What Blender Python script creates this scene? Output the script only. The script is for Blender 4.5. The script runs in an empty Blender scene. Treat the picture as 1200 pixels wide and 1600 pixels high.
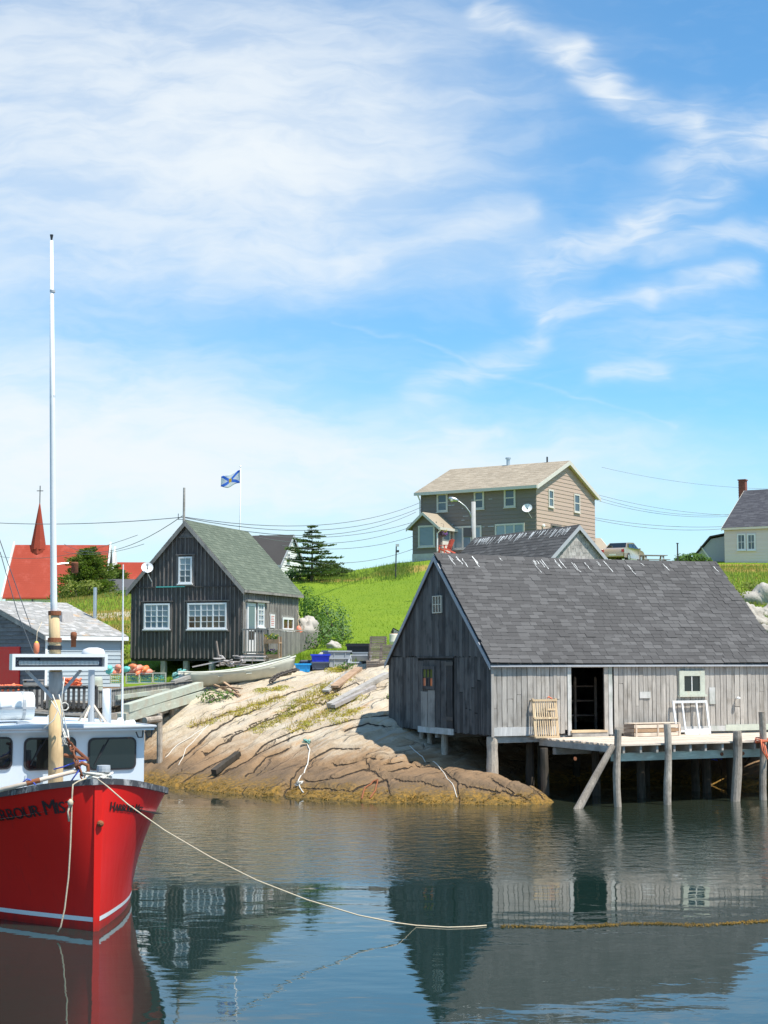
import bpy, math, random
import numpy as np
from mathutils import Vector, Matrix, noise
random.seed(7); np.random.seed(7)
S = bpy.context.scene
COL = S.collection
PI = math.pi
R = math.radians
U = random.uniform

# ------------------------------------------------------------------ camera
FPX = 2450.0                       # focal length in photo pixels (1200 x 1600)
CAM_Z = 4.0
TH = math.atan(228 / FPX)          # the camera looks up a little: horizon at row 1028
cam = bpy.data.cameras.new('camera')
cam.sensor_fit = 'VERTICAL'; cam.sensor_height = 36; cam.sensor_width = 36
cam.lens = 36 * FPX / 1600
cam.clip_start = 0.5; cam.clip_end = 12000
camo = bpy.data.objects.new('camera', cam); COL.objects.link(camo)
camo.location = (0, 0, CAM_Z); camo.rotation_euler = (PI / 2 + TH, 0, 0)
S.camera = camo

def ray(px, py):
    a = (px - 600) / FPX; b = (800 - py) / FPX
    return Vector((a, math.cos(TH) - b * math.sin(TH), math.sin(TH) + b * math.cos(TH)))
def atY(px, py, Y):
    d = ray(px, py); t = Y / d.y
    return Vector((d.x * t, Y, CAM_Z + d.z * t))
def atZ(px, py, z):
    d = ray(px, py); t = (z - CAM_Z) / d.z
    return Vector((d.x * t, d.y * t, z))

# ------------------------------------------------------------------ sun and sky
SUN_EL = R(62); SUN_A = R(34)      # sun to the right, a little behind the camera
SUN = Vector((math.cos(SUN_EL) * math.cos(SUN_A), -math.cos(SUN_EL) * math.sin(SUN_A), math.sin(SUN_EL)))
sl = bpy.data.lights.new('sun', 'SUN'); sl.energy = 5.0; sl.angle = R(0.5); sl.color = (1.0, 0.945, 0.85)
so = bpy.data.objects.new('sun', sl); COL.objects.link(so)
so.rotation_euler = (-SUN).to_track_quat('-Z', 'Y').to_euler(); so.location = (30, -20, 60)

S.render.engine = 'CYCLES'
S.cycles.max_bounces = 6; S.cycles.diffuse_bounces = 3; S.cycles.glossy_bounces = 3; S.cycles.transmission_bounces = 2; S.cycles.transparent_max_bounces = 4
S.view_settings.view_transform = 'Standard'; S.view_settings.look = 'None'
S.view_settings.exposure = 0.35; S.view_settings.gamma = 1.0
S.view_settings.use_curve_mapping = False

# ------------------------------------------------------------------ node helper
class G:
    def __init__(s, tree): s.t = tree
    def node(s, typ, ins=None, **kw):
        n = s.t.nodes.new(typ)
        for k, v in kw.items(): setattr(n, k, v)
        for k, v in (ins or {}).items(): s.put(n.inputs[k], v)
        return n
    def put(s, sock, v):
        if isinstance(v, bpy.types.NodeSocket): s.t.links.new(v, sock)
        elif v is not None:
            if isinstance(v, (tuple, list)) and len(v) == 3 and sock.type == 'RGBA': v = (*v, 1)
            sock.default_value = v
    def m(s, op, a, b=None, c=None, clamp=False):
        n = s.node('ShaderNodeMath', operation=op, use_clamp=clamp)
        s.put(n.inputs[0], a)
        if b is not None: s.put(n.inputs[1], b)
        if c is not None: s.put(n.inputs[2], c)
        return n.outputs[0]
    def vm(s, op, a, b=None):
        n = s.node('ShaderNodeVectorMath', operation=op); s.put(n.inputs[0], a)
        if b is not None: s.put(n.inputs[1], b)
        return n.outputs[0]
    def xyz(s, x, y, z):
        return s.node('ShaderNodeCombineXYZ', {0: x, 1: y, 2: z}).outputs[0]
    def sep(s, v):
        return s.node('ShaderNodeSeparateXYZ', {0: v}).outputs
    def mix(s, f, a, b, blend='MIX'):
        n = s.node('ShaderNodeMix', data_type='RGBA', blend_type=blend)
        s.put(n.inputs[0], f); s.put(n.inputs[6], a); s.put(n.inputs[7], b)
        return n.outputs[2]
    def noise(s, vec, scale, detail=4, rough=.55, dist=0.0, dim='3D'):
        return s.node('ShaderNodeTexNoise', noise_dimensions=dim, ins={'Vector': vec, 'Scale': scale, 'Detail': detail, 'Roughness': rough, 'Distortion': dist}).outputs[0]
    def map(s, vec, scale=(1, 1, 1), rot=(0, 0, 0), loc=(0, 0, 0)):
        return s.node('ShaderNodeMapping', {'Vector': vec, 'Scale': scale, 'Rotation': rot, 'Location': loc}).outputs[0]
    def ss(s, v, a, b, lo=0.0, hi=1.0):
        n = s.node('ShaderNodeMapRange', {0: v, 1: a, 2: b, 3: lo, 4: hi}, interpolation_type='SMOOTHSTEP')
        return n.outputs[0]
    def lin(s, v, a, b, lo=0.0, hi=1.0):
        return s.node('ShaderNodeMapRange', {0: v, 1: a, 2: b, 3: lo, 4: hi}).outputs[0]
    def bump(s, h, strength=.5, dist=.02, nrm=None):
        return s.node('ShaderNodeBump', {'Height': h, 'Strength': strength, 'Distance': dist, 'Normal': nrm}).outputs[0]
    def pos(s): return s.node('ShaderNodeNewGeometry').outputs['Position']
    def rnd(s):
        o = s.node('ShaderNodeObjectInfo').outputs['Random']
        a = s.node('ShaderNodeAttribute', attribute_name='rnd').outputs['Fac']
        return s.m('FRACT', s.m('ADD', o, a))

# world: Nishita sky with thin cirrus lying in real directions of the sky
w = bpy.data.worlds.new('World'); S.world = w; w.use_nodes = True
g = G(w.node_tree)
bg = w.node_tree.nodes['Background']
sky = g.node('ShaderNodeTexSky', sky_type='NISHITA')
sky.sun_disc = False; sky.sun_elevation = SUN_EL
sky.sun_rotation = math.atan2(SUN.x, SUN.y)
sky.air_density = 1.0; sky.dust_density = 0.5; sky.ozone_density = 2.0
D = g.node('ShaderNodeTexCoord').outputs['Generated']
dx, dy, dz = g.sep(D)
yy = g.m('MAXIMUM', dy, 0.15)
u = g.m('DIVIDE', dx, yy); v = g.m('DIVIDE', dz, yy)
front = g.ss(dy, 0.3, 0.7)
base = g.xyz(u, v, 0.0)
warp = g.node('ShaderNodeTexNoise', {'Vector': base, 'Scale': 9.0, 'Detail': 2.0}, noise_dimensions='2D').outputs['Color']
wv = g.vm('MULTIPLY', g.vm('SUBTRACT', warp, (.5, .5, .5)), (.040, .028, 0))
P = g.vm('ADD', base, wv)
warp2 = g.node('ShaderNodeTexNoise', {'Vector': g.map(base, (1, 2.2, 1), (0, 0, R(-18))), 'Scale': 30.0, 'Detail': 2.0}, noise_dimensions='2D').outputs['Color']
P = g.vm('ADD', P, g.vm('MULTIPLY', g.vm('SUBTRACT', warp2, (.5, .5, .5)), (.016, .010, 0)))
pu, pv, _ = g.sep(P)
def pxu(x): return (x - 600) / FPX
def pxv(y): return (1028 - y) / FPX
def seg(x0, y0, x1, y1, wd):
    """soft streak between two directions of the sky"""
    ax, ay, bx, by = pxu(x0), pxv(y0), pxu(x1), pxv(y1)
    lx, ly = bx - ax, by - ay; L2 = lx * lx + ly * ly
    qx = g.m('SUBTRACT', pu, ax); qy = g.m('SUBTRACT', pv, ay)
    t = g.m('DIVIDE', g.m('ADD', g.m('MULTIPLY', qx, lx), g.m('MULTIPLY', qy, ly)), L2, clamp=True)
    ex = g.m('SUBTRACT', qx, g.m('MULTIPLY', t, lx)); ey = g.m('SUBTRACT', qy, g.m('MULTIPLY', t, ly))
    d2 = g.m('ADD', g.m('MULTIPLY', ex, ex), g.m('MULTIPLY', ey, ey))
    s2 = (wd / FPX) ** 2
    return g.m('EXPONENT', g.m('DIVIDE', d2, -s2))
def ell(x, y, rx, ry):
    a = g.m('DIVIDE', g.m('SUBTRACT', pu, pxu(x)), rx / FPX); b = g.m('DIVIDE', g.m('SUBTRACT', pv, pxv(y)), ry / FPX)
    return g.m('EXPONENT', g.m('MULTIPLY', g.m('ADD', g.m('MULTIPLY', a, a), g.m('MULTIPLY', b, b)), -1.0))
def msum(lst):
    r = None
    for k, s_ in lst:
        q = g.m('MULTIPLY', s_, k); r = q if r is None else g.m('ADD', r, q)
    return r
clouds = msum([
    (1.15, ell(170, 130, 430, 200)), (1.0, ell(470, 240, 210, 110)), (.40, ell(60, 330, 420, 110)), (.28, ell(560, 70, 200, 120)),
    (.30, seg(-100, 430, 480, 385, 50)), (.34, seg(330, 430, 780, 395, 45)), (.40, seg(560, 400, 800, 318, 26)),
    (1.9, ell(0, 690, 360, 130)), (1.25, ell(400, 740, 430, 85)), (.40, ell(820, 730, 330, 60)),
])
streaks = msum([
    (.55, seg(755, -10, 905, 62, 20)), (.70, seg(905, 62, 960, 120, 24)), (.55, seg(960, 120, 1110, 185, 24)), (.40, seg(1110, 185, 1230, 200, 45)),
    (.34, seg(830, 440, 1020, 330, 34)), (.42, seg(1000, 345, 1150, 285, 20)), (.35, seg(1060, 250, 1230, 215, 34)), (.36, seg(1030, 385, 1200, 345, 20)), (.30, seg(820, 400, 1000, 350, 24)),
    (.46, seg(850, 480, 1030, 448, 17)), (.55, seg(1030, 448, 1175, 408, 15)),
    (.40, seg(640, 610, 840, 515, 24)), (.36, seg(945, 582, 1060, 570, 13)), (.30, seg(680, 680, 760, 672, 10)),
    (.22, ell(1120, 520, 200, 50)), (.10, seg(520, 490, 1060, 672, 4)),
])
fib = g.noise(g.map(P, (13, 40, 1), (0, 0, R(-17))), 1.0, 4, .52, .25, '2D')
fib2 = g.noise(g.map(P, (48, 170, 1), (0, 0, R(-15))), 1.0, 3, .6, .2, '2D')
tex = g.m('ADD', g.m('MULTIPLY', fib, .78), g.m('MULTIPLY', fib2, .22))
fine = g.noise(g.map(P, (22, 110, 1), (0, 0, R(-21))), 1.0, 3, .6, .3, '2D')
clouds = g.m('ADD', clouds, g.m('MULTIPLY', streaks, g.ss(fine, .30, .68, .60, 1.30)))
mask = g.m('MULTIPLY', clouds, g.ss(tex, .26, .76, .52, 1.25))
gen = g.m('MULTIPLY', g.ss(g.noise(g.map(D, (2.0, 2.0, 5.0)), 1.4, 3, .6), .45, .8), .55)
mask = g.m('ADD', g.m('MULTIPLY', mask, front), g.m('MULTIPLY', gen, g.m('SUBTRACT', 1.0, front)))
mask = g.m('ADD', mask, g.m('MULTIPLY', g.ss(tex, .45, .75), .05))
mask = g.m('ADD', mask, g.ss(dz, .16, .0, 0, .55))
mask = g.m('SUBTRACT', 1.0, g.m('EXPONENT', g.m('MULTIPLY', mask, -1.35)))
skyc = g.mix(1.0, sky.outputs[0], (1.02, 1.74, 2.02), 'MULTIPLY')
col = g.mix(g.m('MINIMUM', mask, .97), skyc, (9.2, 9.8, 10.2))
w.node_tree.links.new(col, bg.inputs[0]); bg.inputs[1].default_value = 0.077
w.cycles.sampling_method = 'MANUAL'; w.cycles.sample_map_resolution = 256

# ------------------------------------------------------------------ object helpers
def tag(o, label, cat, group=None):
    o['label'] = label; o['category'] = cat
    if group: o['group'] = group
    return o
def kind(o, k): o['kind'] = k; return o
def empty(name, loc, rz=0.0):
    o = bpy.data.objects.new(name, None); COL.objects.link(o)
    o.location = loc; o.rotation_euler = (0, 0, rz); o.empty_display_size = .3
    return o
BOXF = [(0, 3, 2, 1), (4, 5, 6, 7), (0, 1, 5, 4), (1, 2, 6, 5), (2, 3, 7, 6), (3, 0, 4, 7)]
class MB:
    def __init__(s): s.v = []; s.f = []; s.r = []; s.uv = None
    def add(s, vs, fs, rnd=None):
        b = len(s.v); s.v += [tuple(q) for q in vs]
        r = random.random() if rnd is None else rnd
        for f in fs: s.f.append(tuple(b + i for i in f)); s.r.append(r)
        return s
    def box(s, c, sz, M=None, rnd=None):
        hx, hy, hz = sz[0] / 2, sz[1] / 2, sz[2] / 2
        vs = [Vector(q) for q in ((-hx, -hy, -hz), (hx, -hy, -hz), (hx, hy, -hz), (-hx, hy, -hz), (-hx, -hy, hz), (hx, -hy, hz), (hx, hy, hz), (-hx, hy, hz))]
        if M is not None: vs = [M @ q for q in vs]
        c = Vector(c)
        return s.add([q + c for q in vs], BOXF, rnd)
    def bb(s, x0, x1, y0, y1, z0, z1, rnd=None):
        return s.box(((x0 + x1) / 2, (y0 + y1) / 2, (z0 + z1) / 2), (abs(x1 - x0), abs(y1 - y0), abs(z1 - z0)), None, rnd)
    def bar(s, p0, p1, w, h, up=(0, 0, 1), rnd=None):
        p0 = Vector(p0); p1 = Vector(p1); d = p1 - p0; L = d.length; d.normalize()
        sd = d.cross(Vector(up)); 
        if sd.length < 1e-4: sd = d.cross(Vector((1, 0, 0)))
        sd.normalize(); n = sd.cross(d)
        M = Matrix((sd, d, n)).transposed()
        return s.box((p0 + p1) / 2, (w, L, h), M, rnd)
    def cyl(s, p0, p1, r0, r1=None, n=10, rnd=None, cap=True):
        p0 = Vector(p0); p1 = Vector(p1); r1 = r0 if r1 is None else r1
        return s.tube([p0, p1], [r0, r1], n, rnd, cap)
    def tube(s, pts, rad, n=8, rnd=None, cap=True):
        pts = [Vector(p) for p in pts]; m = len(pts)
        if not isinstance(rad, (list, tuple)): rad = [rad] * m
        vs = []; fs = []
        a = None
        for i, p in enumerate(pts):
            d = (pts[min(i + 1, m - 1)] - pts[max(i - 1, 0)]).normalized()
            if a is None:
                a = d.cross(Vector((0, 0, 1)))
                if a.length < .05: a = d.cross(Vector((1, 0, 0)))
            a = (a - d * a.dot(d)).normalized(); b = d.cross(a)
            for k in range(n):
                t = 2 * PI * k / n
                vs.append(p + (a * math.cos(t) + b * math.sin(t)) * rad[i])
        for i in range(m - 1):
            for k in range(n):
                fs.append((i * n + k, i * n + (k + 1) % n, (i + 1) * n + (k + 1) % n, (i + 1) * n + k))
        if cap:
            fs.append(tuple(range(n - 1, -1, -1))); fs.append(tuple((m - 1) * n + k for k in range(n)))
        return s.add(vs, fs, rnd)
    def prism(s, pts, off, rnd=None):
        """flat polygon (3-D points) pushed along the vector off"""
        n = len(pts); off = Vector(off)
        vs = [Vector(p) for p in pts] + [Vector(p) + off for p in pts]
        fs = [tuple(range(n - 1, -1, -1)), tuple(range(n, 2 * n))] + [(i, (i + 1) % n, n + (i + 1) % n, n + i) for i in range(n)]
        return s.add(vs, fs, rnd)
    def lathe(s, c, prof, n=14, M=None, rnd=None, cap=True):
        vs = []; fs = []; c = Vector(c)
        for r, z in prof:
            for k in range(n):
                q = Vector((r * math.cos(2 * PI * k / n), r * math.sin(2 * PI * k / n), z))
                vs.append((M @ q if M is not None else q) + c)
        for i in range(len(prof) - 1):
            for k in range(n): fs.append((i * n + k, i * n + (k + 1) % n, (i + 1) * n + (k + 1) % n, (i + 1) * n + k))
        if cap: fs.append(tuple(range(n - 1, -1, -1))); fs.append(tuple((len(prof) - 1) * n + k for k in range(n)))
        return s.add(vs, fs, rnd)
    def blob(s, c, r, seed=0, amp=.25, n=10, freq=1.3, rnd=None):
        """irregular stone"""
        c = Vector(c); rx, ry, rz = r; vs = []; fs = []; m = n * 2
        for i in range(n + 1):
            for k in range(m):
                a = PI * i / n; b = 2 * PI * k / m
                q = Vector((math.sin(a) * math.cos(b), math.sin(a) * math.sin(b), math.cos(a)))
                f = 1 + amp * noise.noise(q * freq + Vector((seed * 7.3, seed * 1.7, 3))) + amp * .4 * noise.noise(q * freq * 3 + Vector((seed, 5, seed)))
                vs.append(c + Vector((q.x * rx, q.y * ry, q.z * rz)) * f)
        for i in range(n):
            for k in range(m): fs.append((i * m + k, (i + 1) * m + k, (i + 1) * m + (k + 1) % m, i * m + (k + 1) % m))
        return s.add(vs, fs, rnd)
    def mesh(s, name, mat, smooth=False):
        me = bpy.data.meshes.new(name); me.from_pydata(s.v, [], s.f)
        at = me.attributes.new('rnd', 'FLOAT', 'FACE'); at.data.foreach_set('value', s.r)
        if mat: me.materials.append(mat)
        if smooth: me.shade_smooth()
        me.update(); return me
    def build(s, name, mat, parent=None, smooth=False):
        o = bpy.data.objects.new(name, s.mesh(name, mat, smooth)); COL.objects.link(o)
        if parent: o.parent = parent
        return o
_cubes = {}
def cube(mat, var=0):
    k = (mat.name, var)
    if k not in _cubes:
        b = MB()
        if var == 0: b.box((0, 0, 0), (1, 1, 1), rnd=0)
        else:                                   # a board with slightly wavy edges, long axis z
            rr = random.Random(var); seg_ = 5; vs = []
            for i in range(seg_ + 1):
                z = -.5 + i / seg_; e0 = rr.uniform(-.07, .0); e1 = rr.uniform(-.07, .0); dd = rr.uniform(-.08, .08)
                if i in (0, seg_): z0 = z + rr.uniform(-.006, .006); z1 = z + rr.uniform(-.006, .006)
                else: z0 = z1 = z
                vs += [(-.5 - e0, -.5 + dd, z0), (.5 + e1, -.5 + dd, z1), (.5 + e1, .5, z1), (-.5 - e0, .5, z0)]
            fs = [(3, 2, 1, 0), tuple(4 * seg_ + i for i in range(4))]
            for i in range(seg_):
                for j in range(4): fs.append((4 * i + j, 4 * i + (j + 1) % 4, 4 * i + 4 + (j + 1) % 4, 4 * i + 4 + j))
            b.add(vs, fs, 0)
        _cubes[k] = b.mesh('board', mat)
    return _cubes[k]
def piece(name, parent, mat, c, sz, rot=None, var=0, M=None):
    o = bpy.data.objects.new(name, cube(mat, var)); COL.objects.link(o); o.parent = parent
    if M is not None: o.matrix_local = M
    else:
        o.location = c; o.scale = sz
        if rot: o.rotation_euler = rot
    return o
def axes(c, ux, uy, uz):
    """matrix whose columns are the (scaled) box axes"""
    M = Matrix.Identity(4)
    for i, a in enumerate((ux, uy, uz)):
        for j in range(3): M[j][i] = a[j]
    for j in range(3): M[j][3] = c[j]
    return M
class Face:
    """one upright wall plane of a building in its own frame; u runs along it, d outwards"""
    def __init__(s, root, ax, off): s.root = root; s.ax = ax; s.off = off; s.sg = -1 if ax[0] == '-' else 1
    def pt(s, u, z, d=0.0):
        o = s.off + s.sg * d
        return Vector((u, o, z)) if s.ax[1] == 'y' else Vector((o, u, z))
    def c_s(s, u0, u1, z0, z1, d0, d1):
        c = s.pt((u0 + u1) / 2, (z0 + z1) / 2, (d0 + d1) / 2); a, b, t = abs(u1 - u0), abs(z1 - z0), abs(d1 - d0)
        return c, ((a, t, b) if s.ax[1] == 'y' else (t, a, b))
    def box(s, name, mat, u0, u1, z0, z1, d0, d1, parent=None, var=0):
        c, z = s.c_s(u0, u1, z0, z1, d0, d1)
        if var and s.ax[1] == 'x':             # wavy boards have their width on local x: turn them
            return piece(name, parent or s.root, mat, c, (abs(u1 - u0), abs(d1 - d0), abs(z1 - z0)), (0, 0, -PI / 2 if s.sg < 0 else PI / 2), var)
        if var and s.sg > 0: return piece(name, parent or s.root, mat, c, z, (0, 0, PI), var)
        return piece(name, parent or s.root, mat, c, z, None, var)
    def mb(s, b, u0, u1, z0, z1, d0, d1, rnd=None):
        c, z = s.c_s(u0, u1, z0, z1, d0, d1); b.box(c, z, None, rnd)
    def prism(s, name, mat, poly, d0, d1, parent=None):
        b = MB(); b.prism([s.pt(p[0], p[1], d0) for p in poly], s.pt(0, 0, d1) - s.pt(0, 0, d0))
        return b.build(name, mat, parent or s.root)
    def pix(s, px, py, d=0.0):
        m = Matrix.Translation(s.root.location) @ Matrix.Rotation(s.root.rotation_euler.z, 4, 'Z')
        mi = m.inverted(); o = mi @ Vector((0, 0, CAM_Z)); q = mi.to_3x3() @ ray(px, py)
        k = 1 if s.ax[1] == 'y' else 0
        t = (s.off + s.sg * d - o[k]) / q[k]; h = o + q * t
        return (h.x if k else h.y), h.z
    def rect(s, x0, y0, x1, y1, d=0.0):
        a = s.pix(x0, (y0 + y1) / 2, d)[0]; b = s.pix(x1, (y0 + y1) / 2, d)[0]
        z0 = s.pix((x0 + x1) / 2, y1, d)[1]; z1 = s.pix((x0 + x1) / 2, y0, d)[1]
        return min(a, b), max(a, b), z0, z1
def window(F, r, nu, nz, fm, gm, fw=.07, mw=.025, d=.03, sill=True, split=None, parent=None, name='window', depth=.05):
    """frame with muntins (one part) and each pane a sub-part"""
    u0, u1, z0, z1 = r; b = MB()
    F.mb(b, u0, u0 + fw, z0, z1, d, d + depth); F.mb(b, u1 - fw, u1, z0, z1, d, d + depth)
    F.mb(b, u0 + fw, u1 - fw, z1 - fw, z1, d, d + depth); F.mb(b, u0 + fw, u1 - fw, z0, z0 + fw, d, d + depth)
    if sill: F.mb(b, u0 - .04, u1 + .04, z0 - .05, z0 - .002, d, d + depth + .05)
    us = [u0 + fw + (u1 - u0 - 2 * fw) * i / nu for i in range(nu + 1)]; zs = [z0 + fw + (z1 - z0 - 2 * fw) * i / nz for i in range(nz + 1)]
    for i in range(1, nu):
        ww = fw * .9 if split and i % split == 0 else mw
        F.mb(b, us[i] - ww / 2, us[i] + ww / 2, z0 + fw, z1 - fw, d + .004, d + depth - .008)
    for j in range(1, nz): F.mb(b, u0 + fw, u1 - fw, zs[j] - mw / 2, zs[j] + mw / 2, d + .006, d + depth - .012)
    o = b.build(name, fm, parent or F.root)
    for i in range(nu):
        for j in range(nz):
            F.box('pane', gm, us[i] - .001, us[i + 1] + .001, zs[j] - .001, zs[j + 1] + .001, d - .005, d + .012, o)
    return o
def shingles(part, mat, O, Uv, Sv, Lu, Ls, expo, wid, limit=300, thick=.018, name='shingle', sag=0.0):
    """courses of overlapping shingles on a roof slope: the lowest ones as pieces, the rest joined"""
    O = Vector(O); Uv = Vector(Uv).normalized(); Sv = Vector(Sv).normalized(); Nv = Uv.cross(Sv)
    if Nv.z < 0: Nv = -Nv
    n = int(Ls / expo) + 1; cnt = 0; b = MB(); tilt = R(2.6)
    S2 = Sv * math.cos(tilt) - Nv * math.sin(tilt); N2 = Nv * math.cos(tilt) + Sv * math.sin(tilt)
    for i in range(n):
        s0 = i * expo; s1 = min(s0 + expo * 1.3, Ls + .02)
        if s1 - s0 < .05: continue
        uu = -U(0, wid)
        while uu < Lu:
            ww = wid * U(.75, 1.3); a = max(uu, 0); e = min(uu + ww, Lu); uu += ww
            if e - a < .05: continue
            um = (a + e) / 2; c = O + Uv * um + Sv * ((s0 + s1) / 2) + Nv * (thick * 1.2 + U(-.002, .004) + sag * (2 * um / Lu - 1) ** 2 + sag * .3 * (1 + noise.noise(Vector((um * .7, s0 * .9, 4)))))
            if sag and random.random() < .05: c = c + Nv * U(.004, .012)
            if cnt < limit:
                piece(name, part, mat, None, None, M=axes(c, Uv * (e - a - .008), S2 * (s1 - s0), N2 * thick)); cnt += 1
            else:
                b.box(c, (e - a - .008, s1 - s0, thick), Matrix((Uv, S2, N2)).transposed())
    if b.v: kind(b.build(name + '_courses', mat, part), 'stuff')
# ------------------------------------------------------------------ materials (all procedural)
MATS = {}
def newmat(name):
    m = bpy.data.materials.new(name); m.use_nodes = True; g = G(m.node_tree)
    g.b = m.node_tree.nodes['Principled BSDF']; g.mat = m; return m, g
def setp(g, **kw):
    for k, v in kw.items(): g.put(g.b.inputs[k.replace('_', ' ')], v)
def wood(name, c1, c2, c3=None, sc=(14, 14, 1.0), rough=.85, bump=.35, streak=.5):
    """weathered boards: tone differs from board to board, grain along the board, stains"""
    m, g = newmat(name); r = g.rnd()
    p = g.vm('ADD', g.pos(), g.xyz(g.m('MULTIPLY', r, 37.0), g.m('MULTIPLY', r, 91.0), g.m('MULTIPLY', r, 53.0)))
    gr = g.noise(g.map(p, sc), 3.0, 6, .65, .3); big = g.noise(p, 1.7, 3); st = g.noise(g.map(p, tuple(q * .35 for q in sc)), 2.0, 3)
    c = g.mix(r, c1, c2)
    c = g.mix(g.ss(big, .45, .75), c, c3 or tuple(q * .8 for q in c1))
    c = g.mix(1.0, c, g.mix(gr, (1 - streak,) * 3, (1 + streak * .8,) * 3), 'MULTIPLY')
    c = g.mix(g.ss(st, .55, .75, 0, .45), c, tuple(min(1, q * 1.5) for q in c2))
    setp(g, Base_Color=c, Roughness=rough, Normal=g.bump(g.m('ADD', gr, g.m('MULTIPLY', st, .5)), bump, .012))
    g.b.inputs['Specular IOR Level'].default_value = .25
    return m
def plain(name, c, rough=.6, var=.15, metal=0.0, nsc=6.0, bump=.0, c2=None, dirt=None, spec=.5, coat=0.0):
    m, g = newmat(name); r = g.rnd(); p = g.pos()
    n = g.noise(p, nsc, 5, .6)
    cc = g.mix(1.0, c, g.mix(n, (1 - var,) * 3, (1 + var,) * 3), 'MULTIPLY')
    if c2: cc = g.mix(r, cc, c2)
    if dirt: cc = g.mix(g.ss(g.noise(g.map(p, (1, 1, .45)), nsc * .6, 6, .7), dirt[1], dirt[1] + .16), cc, dirt[0])
    setp(g, Base_Color=cc, Roughness=g.lin(n, .3, .7, rough * .85, min(1, rough * 1.15)), Metallic=metal)
    g.b.inputs['Specular IOR Level'].default_value = spec; g.b.inputs['Coat Weight'].default_value = coat
    if bump: setp(g, Normal=g.bump(n, bump, .01))
    return m
def roofing(name, c1, c2, grit=60.0, rough=.95, stain=None, course=None):
    m, g = newmat(name); r = g.rnd(); p = g.pos()
    c = g.mix(g.ss(r, .35, 1.0), c1, c2); n = g.noise(p, grit, 3, .7); bgn = g.noise(p, .6, 4, .6)
    c = g.mix(1.0, c, g.mix(n, (.72,) * 3, (1.25,) * 3), 'MULTIPLY')
    c = g.mix(1.0, c, g.mix(bgn, (.85,) * 3, (1.13,) * 3), 'MULTIPLY')
    if stain: c = g.mix(g.ss(g.noise(p, 1.6, 6, .65), .56, .68, 0, .8), c, stain)
    if course:
        k = g.m('FRACT', g.m('DIVIDE', g.sep(p)[2], course)); c = g.mix(g.ss(k, .0, .16, .45, 0), c, tuple(q * .35 for q in c1)); n = g.m('ADD', n, g.m('MULTIPLY', k, 1.5))
        c = g.mix(g.ss(g.noise(p, .9, 5, .7), .5, .75, 0, .5), c, tuple(min(1, q * 1.25 + .05) for q in c2))
    setp(g, Base_Color=c, Roughness=rough, Normal=g.bump(n, .4, .006)); g.b.inputs['Specular IOR Level'].default_value = .15
    return m
def leafy(name, c1, c2, c3=None, trans=.3):
    m, g = newmat(name); r = g.rnd(); p = g.pos()
    c = g.mix(r, c1, c2); c = g.mix(g.ss(g.noise(p, 1.1, 3), .4, .7, 0, .7), c, c3 or c1)
    setp(g, Base_Color=c, Roughness=.75); g.b.inputs['Specular IOR Level'].default_value = .2
    tr = g.node('ShaderNodeBsdfTranslucent', {'Color': g.mix(1.0, c, (1.3, 1.5, .6), 'MULTIPLY')})
    mx = g.node('ShaderNodeMixShader', {0: trans, 1: g.b.outputs[0], 2: tr.outputs[0]})
    m.node_tree.links.new(mx.outputs[0], m.node_tree.nodes['Material Output'].inputs[0])
    return m
def pane(name, c, rough=.06, c2=None):
    m, g = newmat(name); r = g.rnd()
    n = g.noise(g.pos(), 1.2, 2)
    setp(g, Base_Color=g.mix(g.ss(r, .2, .9), c, c2 or c), Roughness=rough, IOR=1.5, Normal=g.bump(n, .15, .02))
    g.b.inputs['Specular IOR Level'].default_value = .7
    return m

M = {}
M['shed_shade'] = wood('weathered_shade_boards', (.068, .063, .061), (.175, .165, .155), (.052, .049, .048), sc=(20, 20, .9), streak=.85, bump=.6)  # weathered boards, darkened in the colour for the gable's shade
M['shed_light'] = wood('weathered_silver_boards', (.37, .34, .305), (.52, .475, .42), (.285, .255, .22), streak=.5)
M['shed_pale'] = wood('pale_sill_boards', (.50, .49, .48), (.60, .58, .55), (.36, .38, .33), streak=.35)
M['trim'] = plain('blue_grey_trim', (.40, .41, .43), .7, .15)
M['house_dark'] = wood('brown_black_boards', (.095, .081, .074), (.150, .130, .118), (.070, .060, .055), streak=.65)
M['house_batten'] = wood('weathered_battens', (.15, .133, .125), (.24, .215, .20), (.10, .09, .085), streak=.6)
M['house_side'] = wood('lit_grey_boards', (.24, .225, .205), (.36, .335, .30), (.17, .16, .15), streak=.45)  # lighter copy of the gable boards, sunlight put into the colour
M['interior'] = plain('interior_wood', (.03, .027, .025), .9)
M['deck'] = wood('sun_bleached_deck', (.62, .50, .39), (.72, .60, .48), (.50, .42, .34), sc=(3, 3, 14), streak=.25)
M['post'] = wood('piling_wood', (.34, .285, .23), (.50, .43, .35), (.20, .16, .125), sc=(11, 11, 3), streak=.8, bump=1.0)
M['pole_yellow'] = wood('bare_spruce_pole', (.60, .42, .22), (.66, .48, .27), (.42, .28, .14), sc=(9, 9, 1.0), streak=.4)
M['green_beam'] = wood('green_weathered_beam', (.42, .46, .38), (.50, .53, .44), (.44, .39, .30), sc=(2, 2, 10), streak=.3)
M['grey_beam'] = wood('grey_timber', (.34, .32, .29), (.44, .41, .37), (.25, .23, .2), sc=(3, 3, 10), streak=.4)
M['brown_plank'] = wood('brown_plank', (.38, .24, .14), (.46, .31, .2), (.3, .2, .13), sc=(4, 4, 10), streak=.4)
M['fresh_wood'] = wood('fresh_lath', (.62, .45, .27), (.74, .57, .37), (.55, .40, .25), sc=(10, 10, 3), streak=.25)
M['trap_wood'] = wood('old_trap_wood', (.20, .165, .14), (.31, .26, .22), (.15, .12, .1), sc=(10, 10, 10), streak=.5)
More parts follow.
